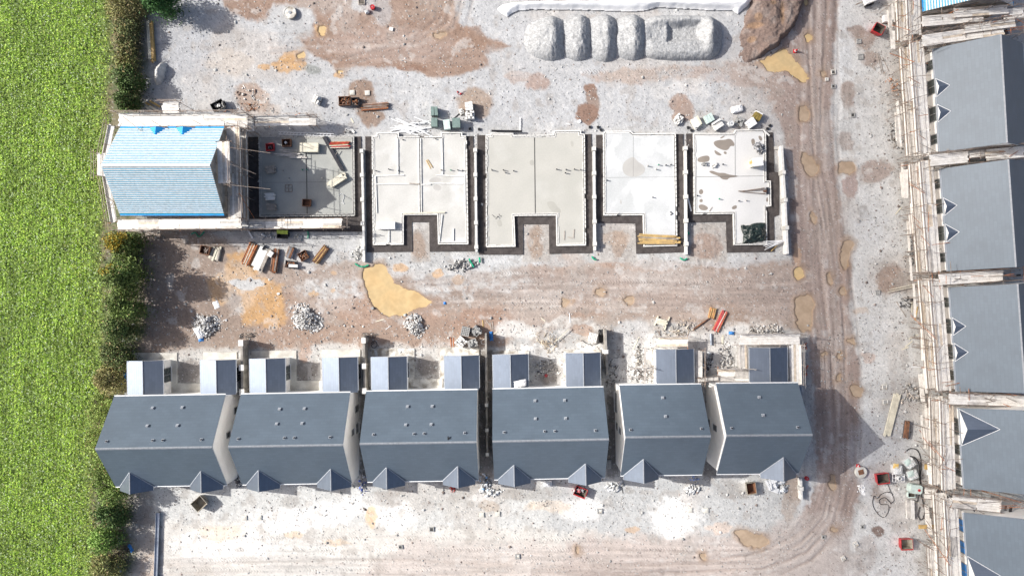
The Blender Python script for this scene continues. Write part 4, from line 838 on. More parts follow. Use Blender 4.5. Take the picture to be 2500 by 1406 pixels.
# ================================================================== CONCRETE PLOTS
def cpoly(pts, o, z): return [(W(x, y, z)[0] - o[0], W(x, y, z)[1] - o[1]) for x, y in pts]
def slab(label, poly, m, lines=(), blocks=(), pipes=(), damp=(), dm='damp', rim=True, h=.28, seed=1, rimm='blockwhite'):
    cx = sum(p[0] for p in poly) / len(poly); cy = sum(p[1] for p in poly) / len(poly); o = W(cx, cy); t = thing('house_slab', label, 'concrete slab', o, 0, 'bare concrete house slabs')
    P = cpoly(poly, o, h); MB().prism(P, -.1, h).build('slab', m, t)
    if rim:
        for nm, d0, d1, z, mm in (('perimeter_blocks', -.07, .05, h + .07, rimm), ('cavity', .05, .12, h + .006, 'joint'), ('inner_blocks', .12, .20, h + .05, rimm)):
            A = inset(P, d0); B = inset(P, d1); mb = MB(); n = len(A); r = random.Random(seed)
            for i in range(n):
                j = (i + 1) % n; a0, a1, b1, b0 = A[i], A[j], B[j], B[i]; l = hypot(a1[0] - a0[0], a1[1] - a0[1]); k = max(1, int(l / .44)) if nm != 'cavity' else 1
                for q in range(k):
                    if nm != 'cavity' and r.random() < (.03 if nm == 'perimeter_blocks' else .08): continue
                    s0, s1 = q / k + .003, (q + 1) / k - .003
                    lp = lambda u, v, s_: (u[0] + (v[0] - u[0]) * s_, u[1] + (v[1] - u[1]) * s_)
                    mb.prism([lp(a0, a1, s0), lp(a0, a1, s1), lp(b0, b1, s1), lp(b0, b1, s0)], -.05 if nm == 'perimeter_blocks' else h - .02, z + r.uniform(-.012, .012))
            mb.build(nm, mm, t)
    r = random.Random(seed + 5)
    for (x0, y0, x1, y1, w) in lines:
        a = cpoly([(x0, y0), (x1, y1)], o, h); mb = MB(); d = hypot(a[1][0] - a[0][0], a[1][1] - a[0][1]); mb.box(((a[0][0] + a[1][0]) / 2, (a[0][1] + a[1][1]) / 2, h + .001), (d, w, .01), atan2(a[1][1] - a[0][1], a[1][0] - a[0][0])); mb.build('expansion_joint', 'joint', t)
    for (x0, y0, x1, y1) in blocks:
        a = cpoly([(x0, y0), (x1, y1)], o, h); d = hypot(a[1][0] - a[0][0], a[1][1] - a[0][1]); ang = atan2(a[1][1] - a[0][1], a[1][0] - a[0][0]); mb = MB(); k = max(1, int(d / .44))
        for q in range(k):
            s_ = (q + .5) / k; mb.box((a[0][0] + (a[1][0] - a[0][0]) * s_, a[0][1] + (a[1][1] - a[0][1]) * s_, h + .05 + r.uniform(-.01, .01)), (d / k - .012, .105, .11), ang)
        mb.build('partition_blocks', 'blockwhite', t)
    for (x, y, hh, mm) in pipes:
        a = cpoly([(x, y)], o, h)[0]; mb = MB(); mb.lathe([(.055, 0), (.055, hh), (.042, hh), (.042, hh - .06)], (a[0], a[1], h), 10); mb.build('service_pipe', mm, t)
    for pts in damp:
        q = []
        n = len(pts)
        for i in range(n):                                   # rounded outline
            p0, p1, p2 = pts[i - 1], pts[i], pts[(i + 1) % n]
            for s_ in (0, .25, .5, .75):
                ax = (p0[0] + p1[0]) / 2, (p0[1] + p1[1]) / 2; bx = (p1[0] + p2[0]) / 2, (p1[1] + p2[1]) / 2
                q.append(((1 - s_) ** 2 * ax[0] + 2 * s_ * (1 - s_) * p1[0] + s_ * s_ * bx[0], (1 - s_) ** 2 * ax[1] + 2 * s_ * (1 - s_) * p1[1] + s_ * s_ * bx[1]))
        MB().prism(cpoly(q, o, h), h - .01, h + .004).build('damp_patch', dm, t)
    return t
M['slab_a'] = mat('green grey slab', (.37, .375, .35), .85, .06, .5, 7, .05, 30, col2=(.31, .315, .295))
M['slab_b'] = mat('dry pale slab', (.53, .525, .50), .85, .06, .45, 7, .05, 30, col2=(.45, .445, .42), patch=((.62, .62, .61), .35, .56, .75))
M['slab_c'] = mat('warm grey slab', (.445, .437, .40), .8, .04, .35, 7, .05, 30, col2=(.405, .40, .365), patch=((.50, .495, .465), .25, .58, .8))
M['slab_d'] = mat('blue grey dusty slab', (.46, .475, .475), .85, .06, .5, 7, .05, 30, col2=(.53, .54, .545), patch=((.68, .69, .69), .3, .52, .62))
M['slab_e'] = mat('nearly white slab', (.62, .62, .61), .85, .04, .4, 7, .05, 30, col2=(.575, .575, .565))
M['damp_c'] = mat('faint damp', (.385, .377, .34), .75, .05, 1)
M['damp_d'] = mat('light damp', (.43, .42, .40), .75, .05, 1)
GP = [(1.0, 'tubepale'), (.35, 'darksteel')]
slab('grey slab half in the shadow of the blue roofed house, cluttered with pallets', [(633, 335), (863, 334), (865, 526), (635, 528)], 'slab_a', [(747.6, 336, 750, 526, .09), (645, 446, 856, 444, .02)], (), [(707, 436, .5, 'tubepale'), (788, 436, .5, 'tubepale'), (692, 417, .25, 'tubepale'), (739, 415, .3, 'greenpipe'), (750, 415, .3, 'greenpipe'), (720, 520, .3, 'tubepale'), (776, 518, .3, 'tubepale')], (), seed=2, rimm='block')  # rim blocks greyed here to stand in for the house's shade
slab('pale slab with rows of white partition blocks already laid', [(909, 334), (921, 334), (921, 326), (972, 326), (972, 336), (1078, 335), (1078, 325), (1127, 325), (1127, 333), (1138, 333), (1142, 595), (1071, 595), (1069, 523), (984, 524), (984, 596), (912, 597)], 'slab_b', [(1024, 338, 1027, 522, .03)], [(971, 338, 972, 427), (918, 430, 987, 428), (918, 450, 1024, 449), (1022, 338, 1024, 524), (1027, 338, 1029, 524), (1079, 338, 1081, 426), (1064, 428, 1132, 431), (1045, 448, 1132, 449), (1027, 451, 1052, 451), (984, 523, 1086, 520), (950, 562, 950, 592), (1107, 558, 1107, 588), (917, 430, 920, 520), (1135, 428, 1136, 520), (1080, 524, 1072, 592)], [(919, 418, .3, 'darksteel'), (950, 414, .35, 'darksteel'), (974, 418, .35, 'darksteel'), (1078, 416, .3, 'darksteel'), (1101, 416, .3, 'greenpipe'), (1118, 416, .4, 'darksteel'), (1130, 417, .3, 'darksteel'), (984, 342, .2, 'darksteel'), (1064, 340, .2, 'darksteel')], [[(1046, 440), (1062, 432), (1078, 436), (1076, 445), (1050, 446)], [(1056, 455), (1066, 450), (1078, 455), (1076, 466), (1060, 465)]], dm='damp_d', seed=3)
slab('smooth beige grey slab in the middle of the plots, split by one dark joint', [(1187, 331), (1199, 331), (1199, 326), (1252, 327), (1252, 332), (1352, 331), (1354, 321), (1417, 320), (1417, 328), (1426, 329), (1429, 598), (1360, 599), (1359, 525), (1254, 526), (1257, 601), (1188, 602)], 'slab_c', [(1305, 334, 1307, 524, .10)], (), [(1201, 416, .5, 'darksteel'), (1229, 416, .4, 'darksteel'), (1233, 422, .4, 'tubepale'), (1254, 418, .3, 'darksteel'), (1359, 414, .4, 'darksteel'), (1382, 415, .4, 'darksteel'), (1380, 423, .4, 'darksteel'), (1402, 414, .4, 'darksteel'), (1416, 415, .5, 'tubepale')], [[(1392, 345), (1399, 344), (1401, 358), (1395, 360)], [(1330, 494), (1352, 490), (1360, 505), (1370, 512), (1368, 522), (1350, 520)], [(1211, 540), (1222, 535), (1228, 550), (1218, 556)], [(1292, 392), (1304, 390), (1304, 405), (1294, 404)]], dm='damp_c', seed=4)
slab('narrow dusty slab with white smears and planks across its lower leg', [(1474, 328), (1477, 322), (1538, 321), (1546, 328), (1648, 327), (1652, 599), (1573, 601), (1571, 524), (1475, 525)], 'slab_d', [(1480, 434, 1648, 432, .02), (1546, 330, 1546, 430, .02)], (), [(1581, 406, .4, 'tubepale'), (1607, 403, .35, 'greenpipe'), (1601, 414, .4, 'tubepale'), (1625, 404, .4, 'darksteel'), (1637, 403, .4, 'darksteel'), (1593, 482, .3, 'darksteel'), (1482, 441, .3, 'darksteel')], [[(1522, 396), (1546, 380), (1556, 395), (1574, 405), (1576, 420), (1560, 432), (1530, 432), (1518, 415)], [(1514, 490), (1516, 486), (1519, 498), (1514, 499)]], dm='damp_d', seed=5)
slab('whitest slab, blotched with dark damp patches, at the haul road end', [(1694, 327), (1792, 327), (1796, 319), (1864, 318), (1868, 325), (1869, 443), (1880, 443), (1881, 502), (1870, 504), (1871, 596), (1793, 597), (1791, 521), (1696, 522)], 'slab_e', [(1794.7, 330, 1795, 430, .04), (1698, 432, 1868, 430, .04)], (), [(1764, 402, .35, 'darksteel'), (1755, 486, .35, 'greenpipe'), (1803, 491, .3, 'darksteel'), (1821, 490, .3, 'tubepale'), (1702, 478, .3, 'darksteel')],
     [[(1742, 346), (1756, 342), (1770, 342), (1782, 338), (1792, 347), (1794, 358), (1783, 356), (1780, 364), (1771, 369), (1752, 362), (1743, 354)], [(1756, 338), (1768, 331), (1770, 333), (1762, 339)], [(1743, 365), (1752, 371), (1763, 378), (1758, 381), (1746, 377)], [(1768, 369), (1775, 372), (1773, 378), (1766, 375)], [(1702, 388), (1712, 382), (1732, 379), (1733, 394), (1718, 397), (1704, 396)], [(1730, 418), (1740, 417), (1754, 423), (1768, 422), (1780, 427), (1806, 430), (1796, 433), (1780, 434), (1776, 440), (1762, 438), (1755, 430), (1736, 424)], [(1707, 464), (1714, 461), (1718, 470), (1712, 476), (1706, 472)], [(1707, 488), (1715, 485), (1716, 494), (1708, 494)], [(1704, 502), (1714, 498), (1730, 506), (1726, 514), (1710, 514)], [(1788, 504), (1798, 500), (1800, 508), (1792, 512), (1786, 510)], [(1833, 340), (1842, 338), (1844, 352), (1836, 356)], [(1850, 332), (1858, 332), (1862, 342), (1856, 346)], [(1870, 486), (1874, 480), (1876, 492), (1871, 494)]], seed=6)
# dark gravel laid round the slabs
def bed(polys, label):
    for i, p in enumerate(polys):
        o = W(p[0][0], p[0][1]); ob = MB().prism([(W(*q)[0] - o[0], W(*q)[1] - o[1]) for q in p], -.2, .085).build('gravel_bed', 'bed', None, (o[0], o[1], 0)); tag(ob, label, None, kind='structure')
def ring(outer, label):
    bed([outer], label)
ring([(606, 335), (882, 334), (886, 566), (606, 566)], 'strip of dark gravel round the cluttered slab under the scaffold')
ring([(892, 334), (1156, 333), (1158, 614), (1049, 615), (1048, 543), (1006, 543), (1007, 615), (896, 616)], 'dark gravel round the slab with partition blocks')
ring([(1165, 331), (1444, 328), (1446, 618), (1341, 620), (1340, 548), (1277, 548), (1278, 622), (1169, 622)], 'dark gravel round the smooth beige slab')
ring([(1455, 330), (1668, 328), (1669, 616), (1553, 620), (1551, 546), (1457, 545)], 'dark gravel round the narrow dusty slab')
ring([(1675, 327), (1886, 324), (1888, 345), (1890, 420), (1902, 422), (1902, 525), (1889, 530), (1891, 615), (1774, 617), (1772, 542), (1678, 544)], 'dark gravel round the blotched slab')

# ---- low garden walls with piers
def gwall(label, pts, piers, h, th=.22, m='blockwhite', pm='block', ph=None, pw=.42, capw=None, group='low block walls with piers'):
    o = W(*pts[0]); t = thing('garden_wall', label, 'wall', o, 0, group); P = [(W(*p)[0] - o[0], W(*p)[1] - o[1]) for p in pts]; mb = MB(); r = random.Random(len(label))
    for a, b in zip(P[:-1], P[1:]):
        d = hypot(b[0] - a[0], b[1] - a[1]); an = atan2(b[1] - a[1], b[0] - a[0]); k = max(1, int(d / .45))
        nz = max(1, int(h / .22))
        for q in range(k):
            for zz in range(nz):
                s_ = (q + .5) / k; mb.box((a[0] + (b[0] - a[0]) * s_, a[1] + (b[1] - a[1]) * s_, (zz + .5) * h / nz - .02 * (zz == 0)), (d / k - .008, th + r.uniform(-.008, .008), h / nz - .006), an)
    mb.build('wall', m, t)
    for (x, y) in piers:
        p = (W(x, y)[0] - o[0], W(x, y)[1] - o[1]); hh = ph or h + .12; an = R(91.2); mb = MB(); mb.box((p[0], p[1], hh / 2), (pw, pw, hh), an); q = mb.build('pier', pm, t)
        if capw: MB().box((p[0], p[1], hh + .05), (capw, capw * .8, .1), an).build('cap', 'blockwhite', q)
        else: MB().box((p[0], p[1], hh + .02), (pw * .8, pw * .8, .06), an).build('cap', 'blockwhite', q)
gwall('low white block wall left of the slab with partition blocks', [(886, 366), (888.5, 500), (891, 640)], [(886, 371.6), (886.8, 429.7), (887.5, 489), (888.2, 547), (889, 606)], .62)
gwall('low white block wall between the partitioned slab and the beige slab', [(1161, 364), (1162.5, 500), (1164, 616)], [(1161, 369.7), (1161.5, 429), (1162, 487), (1163, 545), (1163.8, 604)], .62)
gwall('low white block wall between the beige slab and the narrow dusty slab', [(1449, 360), (1450, 480), (1451.5, 612)], [(1449, 366), (1449.5, 425.4), (1450, 482.7), (1450.8, 542), (1451.3, 596.5)], .62)
gwall('low white block wall between the narrow dusty slab and the blotched slab', [(1670.8, 360), (1672, 480), (1673, 622)], [(1670.8, 364.6), (1671.3, 422.7), (1672, 482), (1672.5, 540), (1673, 596.5)], .62)
gwall('taller outer wall along the haul road beside the blotched slab', [(1901, 360), (1904.7, 425), (1909, 491.5), (1915, 621)], [(1904.7, 425), (1909, 491.5), (1912.5, 558)], 1.05)
gwall('stub of block wall in front of the last finished house', [(1950, 1165), (1951.5, 1215)], [(1950.5, 1188)], .7, group=None)
gwall('grey capped garden wall between the first and second finished houses', [(604, 832), (606, 962)], [(603.5, 834), (605, 892.6), (606, 951)], 1.85, .22, 'stain', 'stain', 1.95, .42, .62, group='tall garden walls behind the finished houses')
gwall('grey capped garden wall between the second and third finished houses', [(895, 818), (899, 956)], [(896, 828), (897, 889), (898, 948)], 1.85, .22, 'stain', 'stain', 1.95, .42, .56, group='tall garden walls behind the finished houses')
gwall('thin grey wall running down the dark passage between the third and fourth finished houses', [(1187, 812), (1188.5, 960), (1191, 1110)], [(1189, 983), (1190, 1043), (1191, 1101)], 1.5, .2, 'stain', 'stain', group=None)
gwall('short grey wall ending in a pale block behind the fourth finished house', [(1474, 804), (1476, 856), (1479, 912)], [(1476, 856)], 1.5, .22, 'stain', 'blockwhite', group=None)
# ---- concrete paths behind the finished houses
def cpath(label, polys, m):
    o = W(*polys[0][0]); mb = MB()
    for i, p in enumerate(polys): mb.prism([(W(*q)[0] - o[0], W(*q)[1] - o[1]) for q in p], -.1, .12 + .003 * i)
    ob = mb.build('concrete_path', m, None, (o[0], o[1], 0)); tag(ob, label, None, kind='structure')
def R4(x0, y0, x1, y1): return [(x0, y0), (x1, y0), (x1, y1), (x0, y1)]
cpath('clean concrete path round the first rear extension', [R4(324, 861, 433, 884), R4(402, 884, 433, 935), R4(402, 935, 492, 962), R4(497, 859, 579, 884)], 'conc')
cpath('concrete path round the rear extensions of the second house', [R4(615, 856, 724, 880), R4(700, 880, 724, 929), R4(700, 929, 790, 952), R4(786, 853, 880, 876)], 'conc')
cpath('dirty concrete path round the rear extensions of the third house', [R4(908, 850, 1012, 876), R4(990, 876, 1012, 924), R4(990, 924, 1080, 948), R4(1075, 847, 1170, 872), R4(1075, 872, 1088, 924)], 'concdirty')
cpath('rubble strewn concrete edge behind the fourth house', [R4(1203, 856, 1292, 870), R4(1376, 853, 1466, 868), R4(1376, 868, 1386, 920)], 'concdirty')
cpath('pale concrete edge left of the detached house extension', [R4(1592, 850, 1604, 940)], 'concdirty')
# ================================================================== SCAFFOLDS
BM = ['board_w', 'board_g', 'board_t']
def boards(mb, a, b, w, z, r, side, mix=(.72, .2, .08), bw=.225):
    """a row of scaffold boards filling width w beside the line a->b"""
    L = hypot(b[0] - a[0], b[1] - a[1]); u = ((b[0] - a[0]) / L, (b[1] - a[1]) / L); nn = (-u[1] * side, u[0] * side); n = max(1, int(round(w / (bw + .012)))); st = w / n
    for i in range(n):
        o = st * (i + .5); e0 = r.uniform(-.10, .06); e1 = r.uniform(-.06, .10); x = r.random(); mi = 0 if x < mix[0] else (1 if x < mix[0] + mix[1] else 2)
        cx = a[0] + u[0] * (L + e1 + e0) / 2 + nn[0] * o; cy = a[1] + u[1] * (L + e1 + e0) / 2 + nn[1] * o
        mb.box((cx, cy, z + .02 + r.uniform(0, .012)), (L + e1 - e0, st - .014, .038), atan2(u[1], u[0]) + r.uniform(-.004, .004), mi)
def srun(t, o, p0, p1, zs, w, side, r, bay=2.05, post=(True, True), rails=True, mix=(.72, .2, .08), toe=True, ledger=True, tubem='tube', skip=(), brace=0, ext=.35):
    a = (p0[0] - o[0], p0[1] - o[1]); b = (p1[0] - o[0], p1[1] - o[1]); L = hypot(b[0] - a[0], b[1] - a[1]); u = ((b[0] - a[0]) / L, (b[1] - a[1]) / L); nn = (-u[1] * side, u[0] * side)
    n = max(1, int(round(L / bay))); at = lambda s_, q, z: (a[0] + u[0] * s_ + nn[0] * q, a[1] + u[1] * s_ + nn[1] * q, z)
    top = zs[-1]
    for i in range(n + 1):
        s_ = L * i / n
        if post[0]: MB().tube(at(s_, -.06, -.1), at(s_ + r.uniform(-.03, .03), -.06, top + r.uniform(.1, .4)), .03, 6).build('standard', tubem, t)
        if post[1]: MB().tube(at(s_, w + .06, -.1), at(s_ + r.uniform(-.04, .04), w + .06, top + r.uniform(1.0, 1.5)), .03, 6).build('standard', tubem, t)
        for z in zs: MB().tube(at(s_ + .05, -.12 - r.uniform(0, .3), z - .05), at(s_ + .05, w + r.uniform(.1, ext), z - .05), .028, 6).build('transom', tubem if r.random() < .8 else 'orange', t)
    for k, z in enumerate(zs):
        if ledger:
            for q in ((-.06, w + .06) if post[0] else (w + .06,)): MB().tube(at(-r.uniform(.1, .4), q, z - .1), at(L + r.uniform(.1, .4), q, z - .1), .028, 6).build('ledger', tubem, t)
        if rails:
            for dz in (.55, 1.0): MB().tube(at(-r.uniform(.1, .5), w + .1, z + dz), at(L + r.uniform(.1, .5), w + .1, z + dz), .028, 6).build('guard_rail', tubem, t)
        for i in range(n):
            if (k, i) in skip: continue
            mb = MB(); boards(mb, at(L * i / n, 0, 0), at(L * (i + 1) / n, 0, 0), w, z, r, side, mix); mb.build('deck', BM, t)
        if toe:
            c = at(L / 2, w + .02, z + .13); MB().box(c, (L, .036, .2), atan2(u[1], u[0])).build('toe_board', 'board_w', t)
    for i in range(brace):
        s_ = L * r.uniform(0, .7); MB().tube(at(s_, w + .12, .2), at(min(L, s_ + 2.2), w + .12, top + .9), .028, 6).build('brace', tubem if i % 2 else 'orange', t)
def scaf(label, runs, group, seed):
    """runs: dict(p0, p1 photo pixels of the inner edge seen at height z, zs, w, side ...)"""
    r = random.Random(seed); f = runs[0]; o = W(*f['p'][0], f['zs'][-1]); t = thing('scaffold', label, 'scaffold', o, 0, group)
    for d in runs:
        q = dict(d); pp = q.pop('p'); zr = q.pop('zr', q['zs'][-1]); srun(t, o, W(*pp[0], zr), W(*pp[1], zr), q.pop('zs'), q.pop('w'), q.pop('side'), r, **q)
    return t, o
# side = +1 puts the deck to the left of p0->p1 (world, y up)
SHADE_MIX = (.35, .55, .10)  # more grey boards where the house's shadow falls, shade put into colour
T, O = scaf('tall scaffold on all four sides of the half built house with the blue roof', [
    dict(p=[(290, 309), (600, 307)], zs=[2.0, 4.0], w=1.25, side=1, brace=2),
    dict(p=[(287, 537), (588, 534)], zs=[2.0, 4.0], w=.95, side=-1, brace=1),
    dict(p=[(557, 535), (553, 312)], zs=[2.0, 4.0], w=1.35, side=-1, mix=SHADE_MIX, brace=1),
    dict(p=[(281, 309), (262, 402)], zs=[4.0], w=.6, side=-1, post=(False, True), ext=.5),
    dict(p=[(262, 402), (286, 540)], zs=[2.2], w=.6, side=-1, post=(False, True), ext=.5),
    dict(p=[(533, 448), (530, 347)], zs=[6.4], w=1.2, side=-1, post=(True, True), toe=False, ledger=False),
    dict(p=[(257, 376), (257, 428)], zs=[6.4], w=.75, side=-1, post=(False, True), toe=False),
    dict(p=[(397, 276), (438, 276)], zs=[4.0], w=1.0, side=1, toe=False),
    dict(p=[(575, 312), (604, 312)], zs=[2.0, 4.0], w=1.25, side=1, mix=SHADE_MIX)], None, 21)
r = random.Random(8)
for x0, y0, z0, x1, y1, z1 in [(590, 300, 4.9, 612, 312, 4.9), (560, 360, 7.4, 660, 374, 6.8), (560, 400, 7.5, 625, 425, 6.6), (545, 450, 7.4, 660, 462, 6.8), (250, 470, 5, 285, 500, 1), (285, 480, 5, 255, 525, .5), (300, 285, 5, 345, 320, 5), (370, 295, 5, 400, 312, 5), (470, 293, 5, 492, 305, 5), (540, 295, 5.2, 600, 315, 5.2), (590, 340, 5, 592, 420, 5), (588, 430, 5, 592, 520, 5)]:
    a = W(x0, y0, z0); b = W(x1, y1, z1); MB().tube((a[0] - O[0], a[1] - O[1], z0), (b[0] - O[0], b[1] - O[1], z1), .028, 6).build('loose_tube', 'tube', T)
mb = MB(); a = W(402, 262, 4.1); boards(mb, (a[0] - O[0], a[1] - O[1]), (a[0] - O[0] + 1.3, a[1] - O[1]), .5, 4.08, r, 1); mb.build('deck', BM, T)
PL = 'scaffold runs along the cluttered slab'
scaf('low scaffold run above the cluttered slab, on its top side', [dict(p=[(606, 308), (755, 306)], zs=[1.9], w=.95, side=1, brace=1, tubem='tubepale'), dict(p=[(755, 306), (772, 306)], zs=[1.9], w=.8, side=1, toe=False, tubem='tube')], PL, 22)
scaf('low scaffold run below the cluttered slab, ending at the garden wall', [dict(p=[(600, 536), (834, 533.5)], zs=[1.9], w=.95, side=-1, mix=(.55, .2, .25)), dict(p=[(834, 534), (846, 534)], zs=[1.9], w=.8, side=-1, toe=False, skip=((0, 0),))], PL, 23)
EXT = 'scaffolds round the last two rear extensions'
scaf('open pale scaffold round the rear extension of the detached house, one tan deck', [dict(p=[(1606, 846), (1678, 845)], zs=[1.9], w=.95, side=1, mix=(.7, .1, .2), tubem='tubepale', toe=False), dict(p=[(1594, 938), (1594, 852)], zs=[1.9], w=.8, side=1, tubem='tubepale', toe=False, skip=((0, 0), (0, 1))), dict(p=[(1697, 856), (1697, 936)], zs=[1.9], w=.75, side=1, mix=(.2, .7, .1), toe=False), dict(p=[(1540, 921), (1592, 921)], zs=[1.9], w=.9, side=1, tubem='tubepale', toe=False, skip=((0, 0),))], EXT, 24)  # greyer boards on the right hand deck stand in for its shade
scaf('decked scaffold round the rear extension nearest the haul road', [dict(p=[(1806, 842), (1952, 840)], zs=[1.9], w=1.05, side=1, tubem='tubepale', mix=(.9, .08, .02)), dict(p=[(1928, 938), (1926, 843)], zs=[1.9], w=1.15, side=-1, tubem='tubepale', mix=(.8, .1, .1)), dict(p=[(1824, 898), (1822, 843)], zs=[1.9], w=.85, side=1, tubem='tubepale', toe=False), dict(p=[(1752, 930), (1836, 930)], zs=[1.9], w=1.2, side=1, tubem='tubepale'), dict(p=[(1706, 932), (1752, 928)], zs=[2.1], w=.35, side=1, rails=False, toe=False, mix=(0, 1, 0))], EXT, 25)
RS = 'scaffolds along the right hand row'
XM = (.84, .09, .07)
def front(label, p0, p1, gap, seed, extra=()):
    """front run (seen inner edge p0->p1 running down the picture) and the run in the gap above the house"""
    runs = [dict(p=[p0, p1], zs=[2.0, 4.0], w=1.42, side=-1, mix=XM, ext=.9, brace=2)]
    if gap: runs.append(dict(p=gap[0], zs=[5.4], w=gap[1] * .92, side=1, mix=XM, toe=False, rails=True, brace=2, ext=.8, skip=((0, 2 + seed % 3),)))
    T, O = scaf(label, runs + list(extra), RS, seed); r = random.Random(seed)
    n = 26                                              # loose tubes, lashings and boards left on the lifts
    for i in range(n):
        f = r.uniform(0, 1); z = r.choice((2.6, 3.0, 4.6, 5.0)); x = p0[0] + (p1[0] - p0[0]) * f - r.uniform(10, 48); y = p0[1] + (p1[1] - p0[1]) * f; a = W(x, y, z); l = r.uniform(.8, 2.2); an = r.choice((R(87), R(5), R(12), R(-20), R(60), R(130))) + r.uniform(-.1, .1)
        MB().tube((a[0] - O[0], a[1] - O[1], z), (a[0] - O[0] + l * cos(an), a[1] - O[1] + l * sin(an), z + r.uniform(-.5, .3)), .027, 6).build('loose_tube', r.choice(('tube', 'orange', 'tube', 'tubepale')), T)
    if gap:
        (gx0, gy0), (gx1, gy1) = gap[0]
        for i in range(16):
            f = r.uniform(.02, .98); z = r.choice((4.2, 5.2, 5.6, 6.0)); a = W(gx0 + (gx1 - gx0) * f, gy0 + (gy1 - gy0) * f - r.uniform(-3, 24), z); l = r.uniform(.6, 2.0); an = r.choice((R(5), R(88), R(30), R(-25), R(0))) + r.uniform(-.1, .1)
            MB().tube((a[0] - O[0], a[1] - O[1], z), (a[0] - O[0] + l * cos(an), a[1] - O[1] + l * sin(an), z + r.uniform(-.3, .3)), .028, 6).build('loose_tube', r.choice(('tube', 'tube', 'orange')), T)
        for i in range(5):
            f = r.uniform(.1, .95); a = W(gx0 + (gx1 - gx0) * f, gy0 + (gy1 - gy0) * f - r.uniform(2, 14), 5.1); MB().box((a[0] - O[0], a[1] - O[1], 5.1), (r.uniform(.25, .6), r.uniform(.15, .35), .05), r.uniform(0, 3)).build('netting_scrap', 'black' if i % 2 else 'darksteel', T)
    for i in range(9):
        f = r.uniform(.03, .97); z = r.choice((.6, 1.2, 2.0)); x = p0[0] + (p1[0] - p0[0]) * f - r.uniform(52, 84); y = p0[1] + (p1[1] - p0[1]) * f; a = W(x, y, z); l = r.uniform(1.6, 3.4); an = R(-87) + r.uniform(-.05, .05); mb = MB()
        boards(mb, (a[0] - O[0], a[1] - O[1]), (a[0] - O[0] + l * cos(an), a[1] - O[1] + l * sin(an)), .235 * r.choice((1, 1, 2)), z, r, 1, (.85, .1, .05)); mb.build('loose_board', BM, T)
        if i % 2: MB().tube((a[0] - O[0], a[1] - O[1], -.1), (a[0] - O[0], a[1] - O[1], z + 1.1), .03, 6).build('standard', 'tube', T); MB().tube((a[0] - O[0] - .4, a[1] - O[1] + .1, z - .05), (a[0] - O[0] + 2.2, a[1] - O[1] + .1, z - .05), .028, 6).build('transom', 'tube', T)
    return T, O
front('scaffold under the blue roofed corner house at the top right', (2243, -60), (2249, 84), ([(2252, 66), (2500, 44)], 1.1), 31, [dict(p=[(2330, 44), (2460, 34)], zs=[5.6], w=.9, side=1, mix=XM, toe=False)])
front('scaffold before the second house from the top, tangled with orange tubes', (2254, 100), (2272, 372), ([(2254, 114), (2500, 78)], 1.2), 32, [dict(p=[(2232, 200), (2238, 246)], zs=[4.0], w=1.0, side=-1, mix=XM, toe=False), dict(p=[(2356, 82), (2480, 66)], zs=[5.6], w=.8, side=1, mix=XM, toe=False)])
front('scaffold before the third house from the top, narrow pallet-sized bay in its middle', (2277, 392), (2297, 662), ([(2272, 406), (2500, 384)], 1.2), 33, [dict(p=[(2246, 522), (2250, 570)], zs=[2.0], w=1.2, side=-1, mix=XM, toe=False), dict(p=[(2366, 386), (2500, 372)], zs=[5.2], w=.7, side=1, mix=XM, toe=False)])
front('scaffold before the fourth house from the top, two long pale tubes poking out', (2300, 680), (2322, 952), ([(2294, 696), (2500, 682)], 1.15), 34, [dict(p=[(2270, 800), (2274, 848)], zs=[2.0], w=1.0, side=-1, mix=XM, toe=False)])
front('scaffold before the house with the large cross gable', (2327, 975), (2333, 1194), ([(2318, 986), (2500, 992)], 1.15), 35, [dict(p=[(2282, 1040), (2286, 1080)], zs=[2.0], w=1.2, side=-1, mix=XM, toe=False)])
front('lowest scaffold, before the house with blue filmed windows', (2337, 1215), (2350, 1450), ([(2325, 1238), (2500, 1256)], 1.35), 36, [dict(p=[(2285, 1330), (2290, 1440)], zs=[2.0], w=.9, side=-1, mix=XM, toe=False), dict(p=[(2256, 1216), (2286, 1218)], zs=[1.2], w=1.2, side=1, mix=XM, toe=False)])
# ================================================================== THINGS LYING ABOUT
def G(px, py): return max(-.02, ground_z(px, py))
def place(px, py, z=None): x, y = W(px, py, z or 0); return (x, y, G(px, py) if z is None else z)
def pallet_base(t, w, d, m='timbergrey'):
    mb = MB()
    for sy in (-1, 0, 1): mb.box((0, sy * (d / 2 - .05), .05), (w, .1, .1))
    for i in range(7): mb.box((-w / 2 + (i + .5) * w / 7, 0, .112), (w / 7 - .035, d, .022))
    mb.build('pallet', m, t)
def stack(label, px, py, w, d, h, rot, m='block', n=(4, 5, 3), z=None, cat='pallet of blocks', group=None, miss=.12, jit=.02, pal=True, name='block_pallet', m2=None):
    p = place(px, py, z); t = thing(name, label, cat, p, R(rot), group); r = random.Random(int(px * 7 + py)); z0 = .125 if pal else 0
    if pal: pallet_base(t, w, d)
    mb = MB(); nx, ny_, nz = n
    for k in range(nz):
        for i in range(nx):
            for j in range(ny_):
                if k >= nz - 2 and r.random() < miss * (1 if k == nz - 1 else .3): continue
                mb.box((-w / 2 + (i + .5) * w / nx + r.uniform(-jit, jit), -d / 2 + (j + .5) * d / ny_ + r.uniform(-jit, jit), z0 + (k + .5) * h / nz), (w / nx - .014, d / ny_ - .014, h / nz - .008), r.uniform(-jit, jit) * 3, 1 if m2 and r.random() < .3 else 0)
    mb.build('blocks', [m, m2] if m2 else m, t); return t
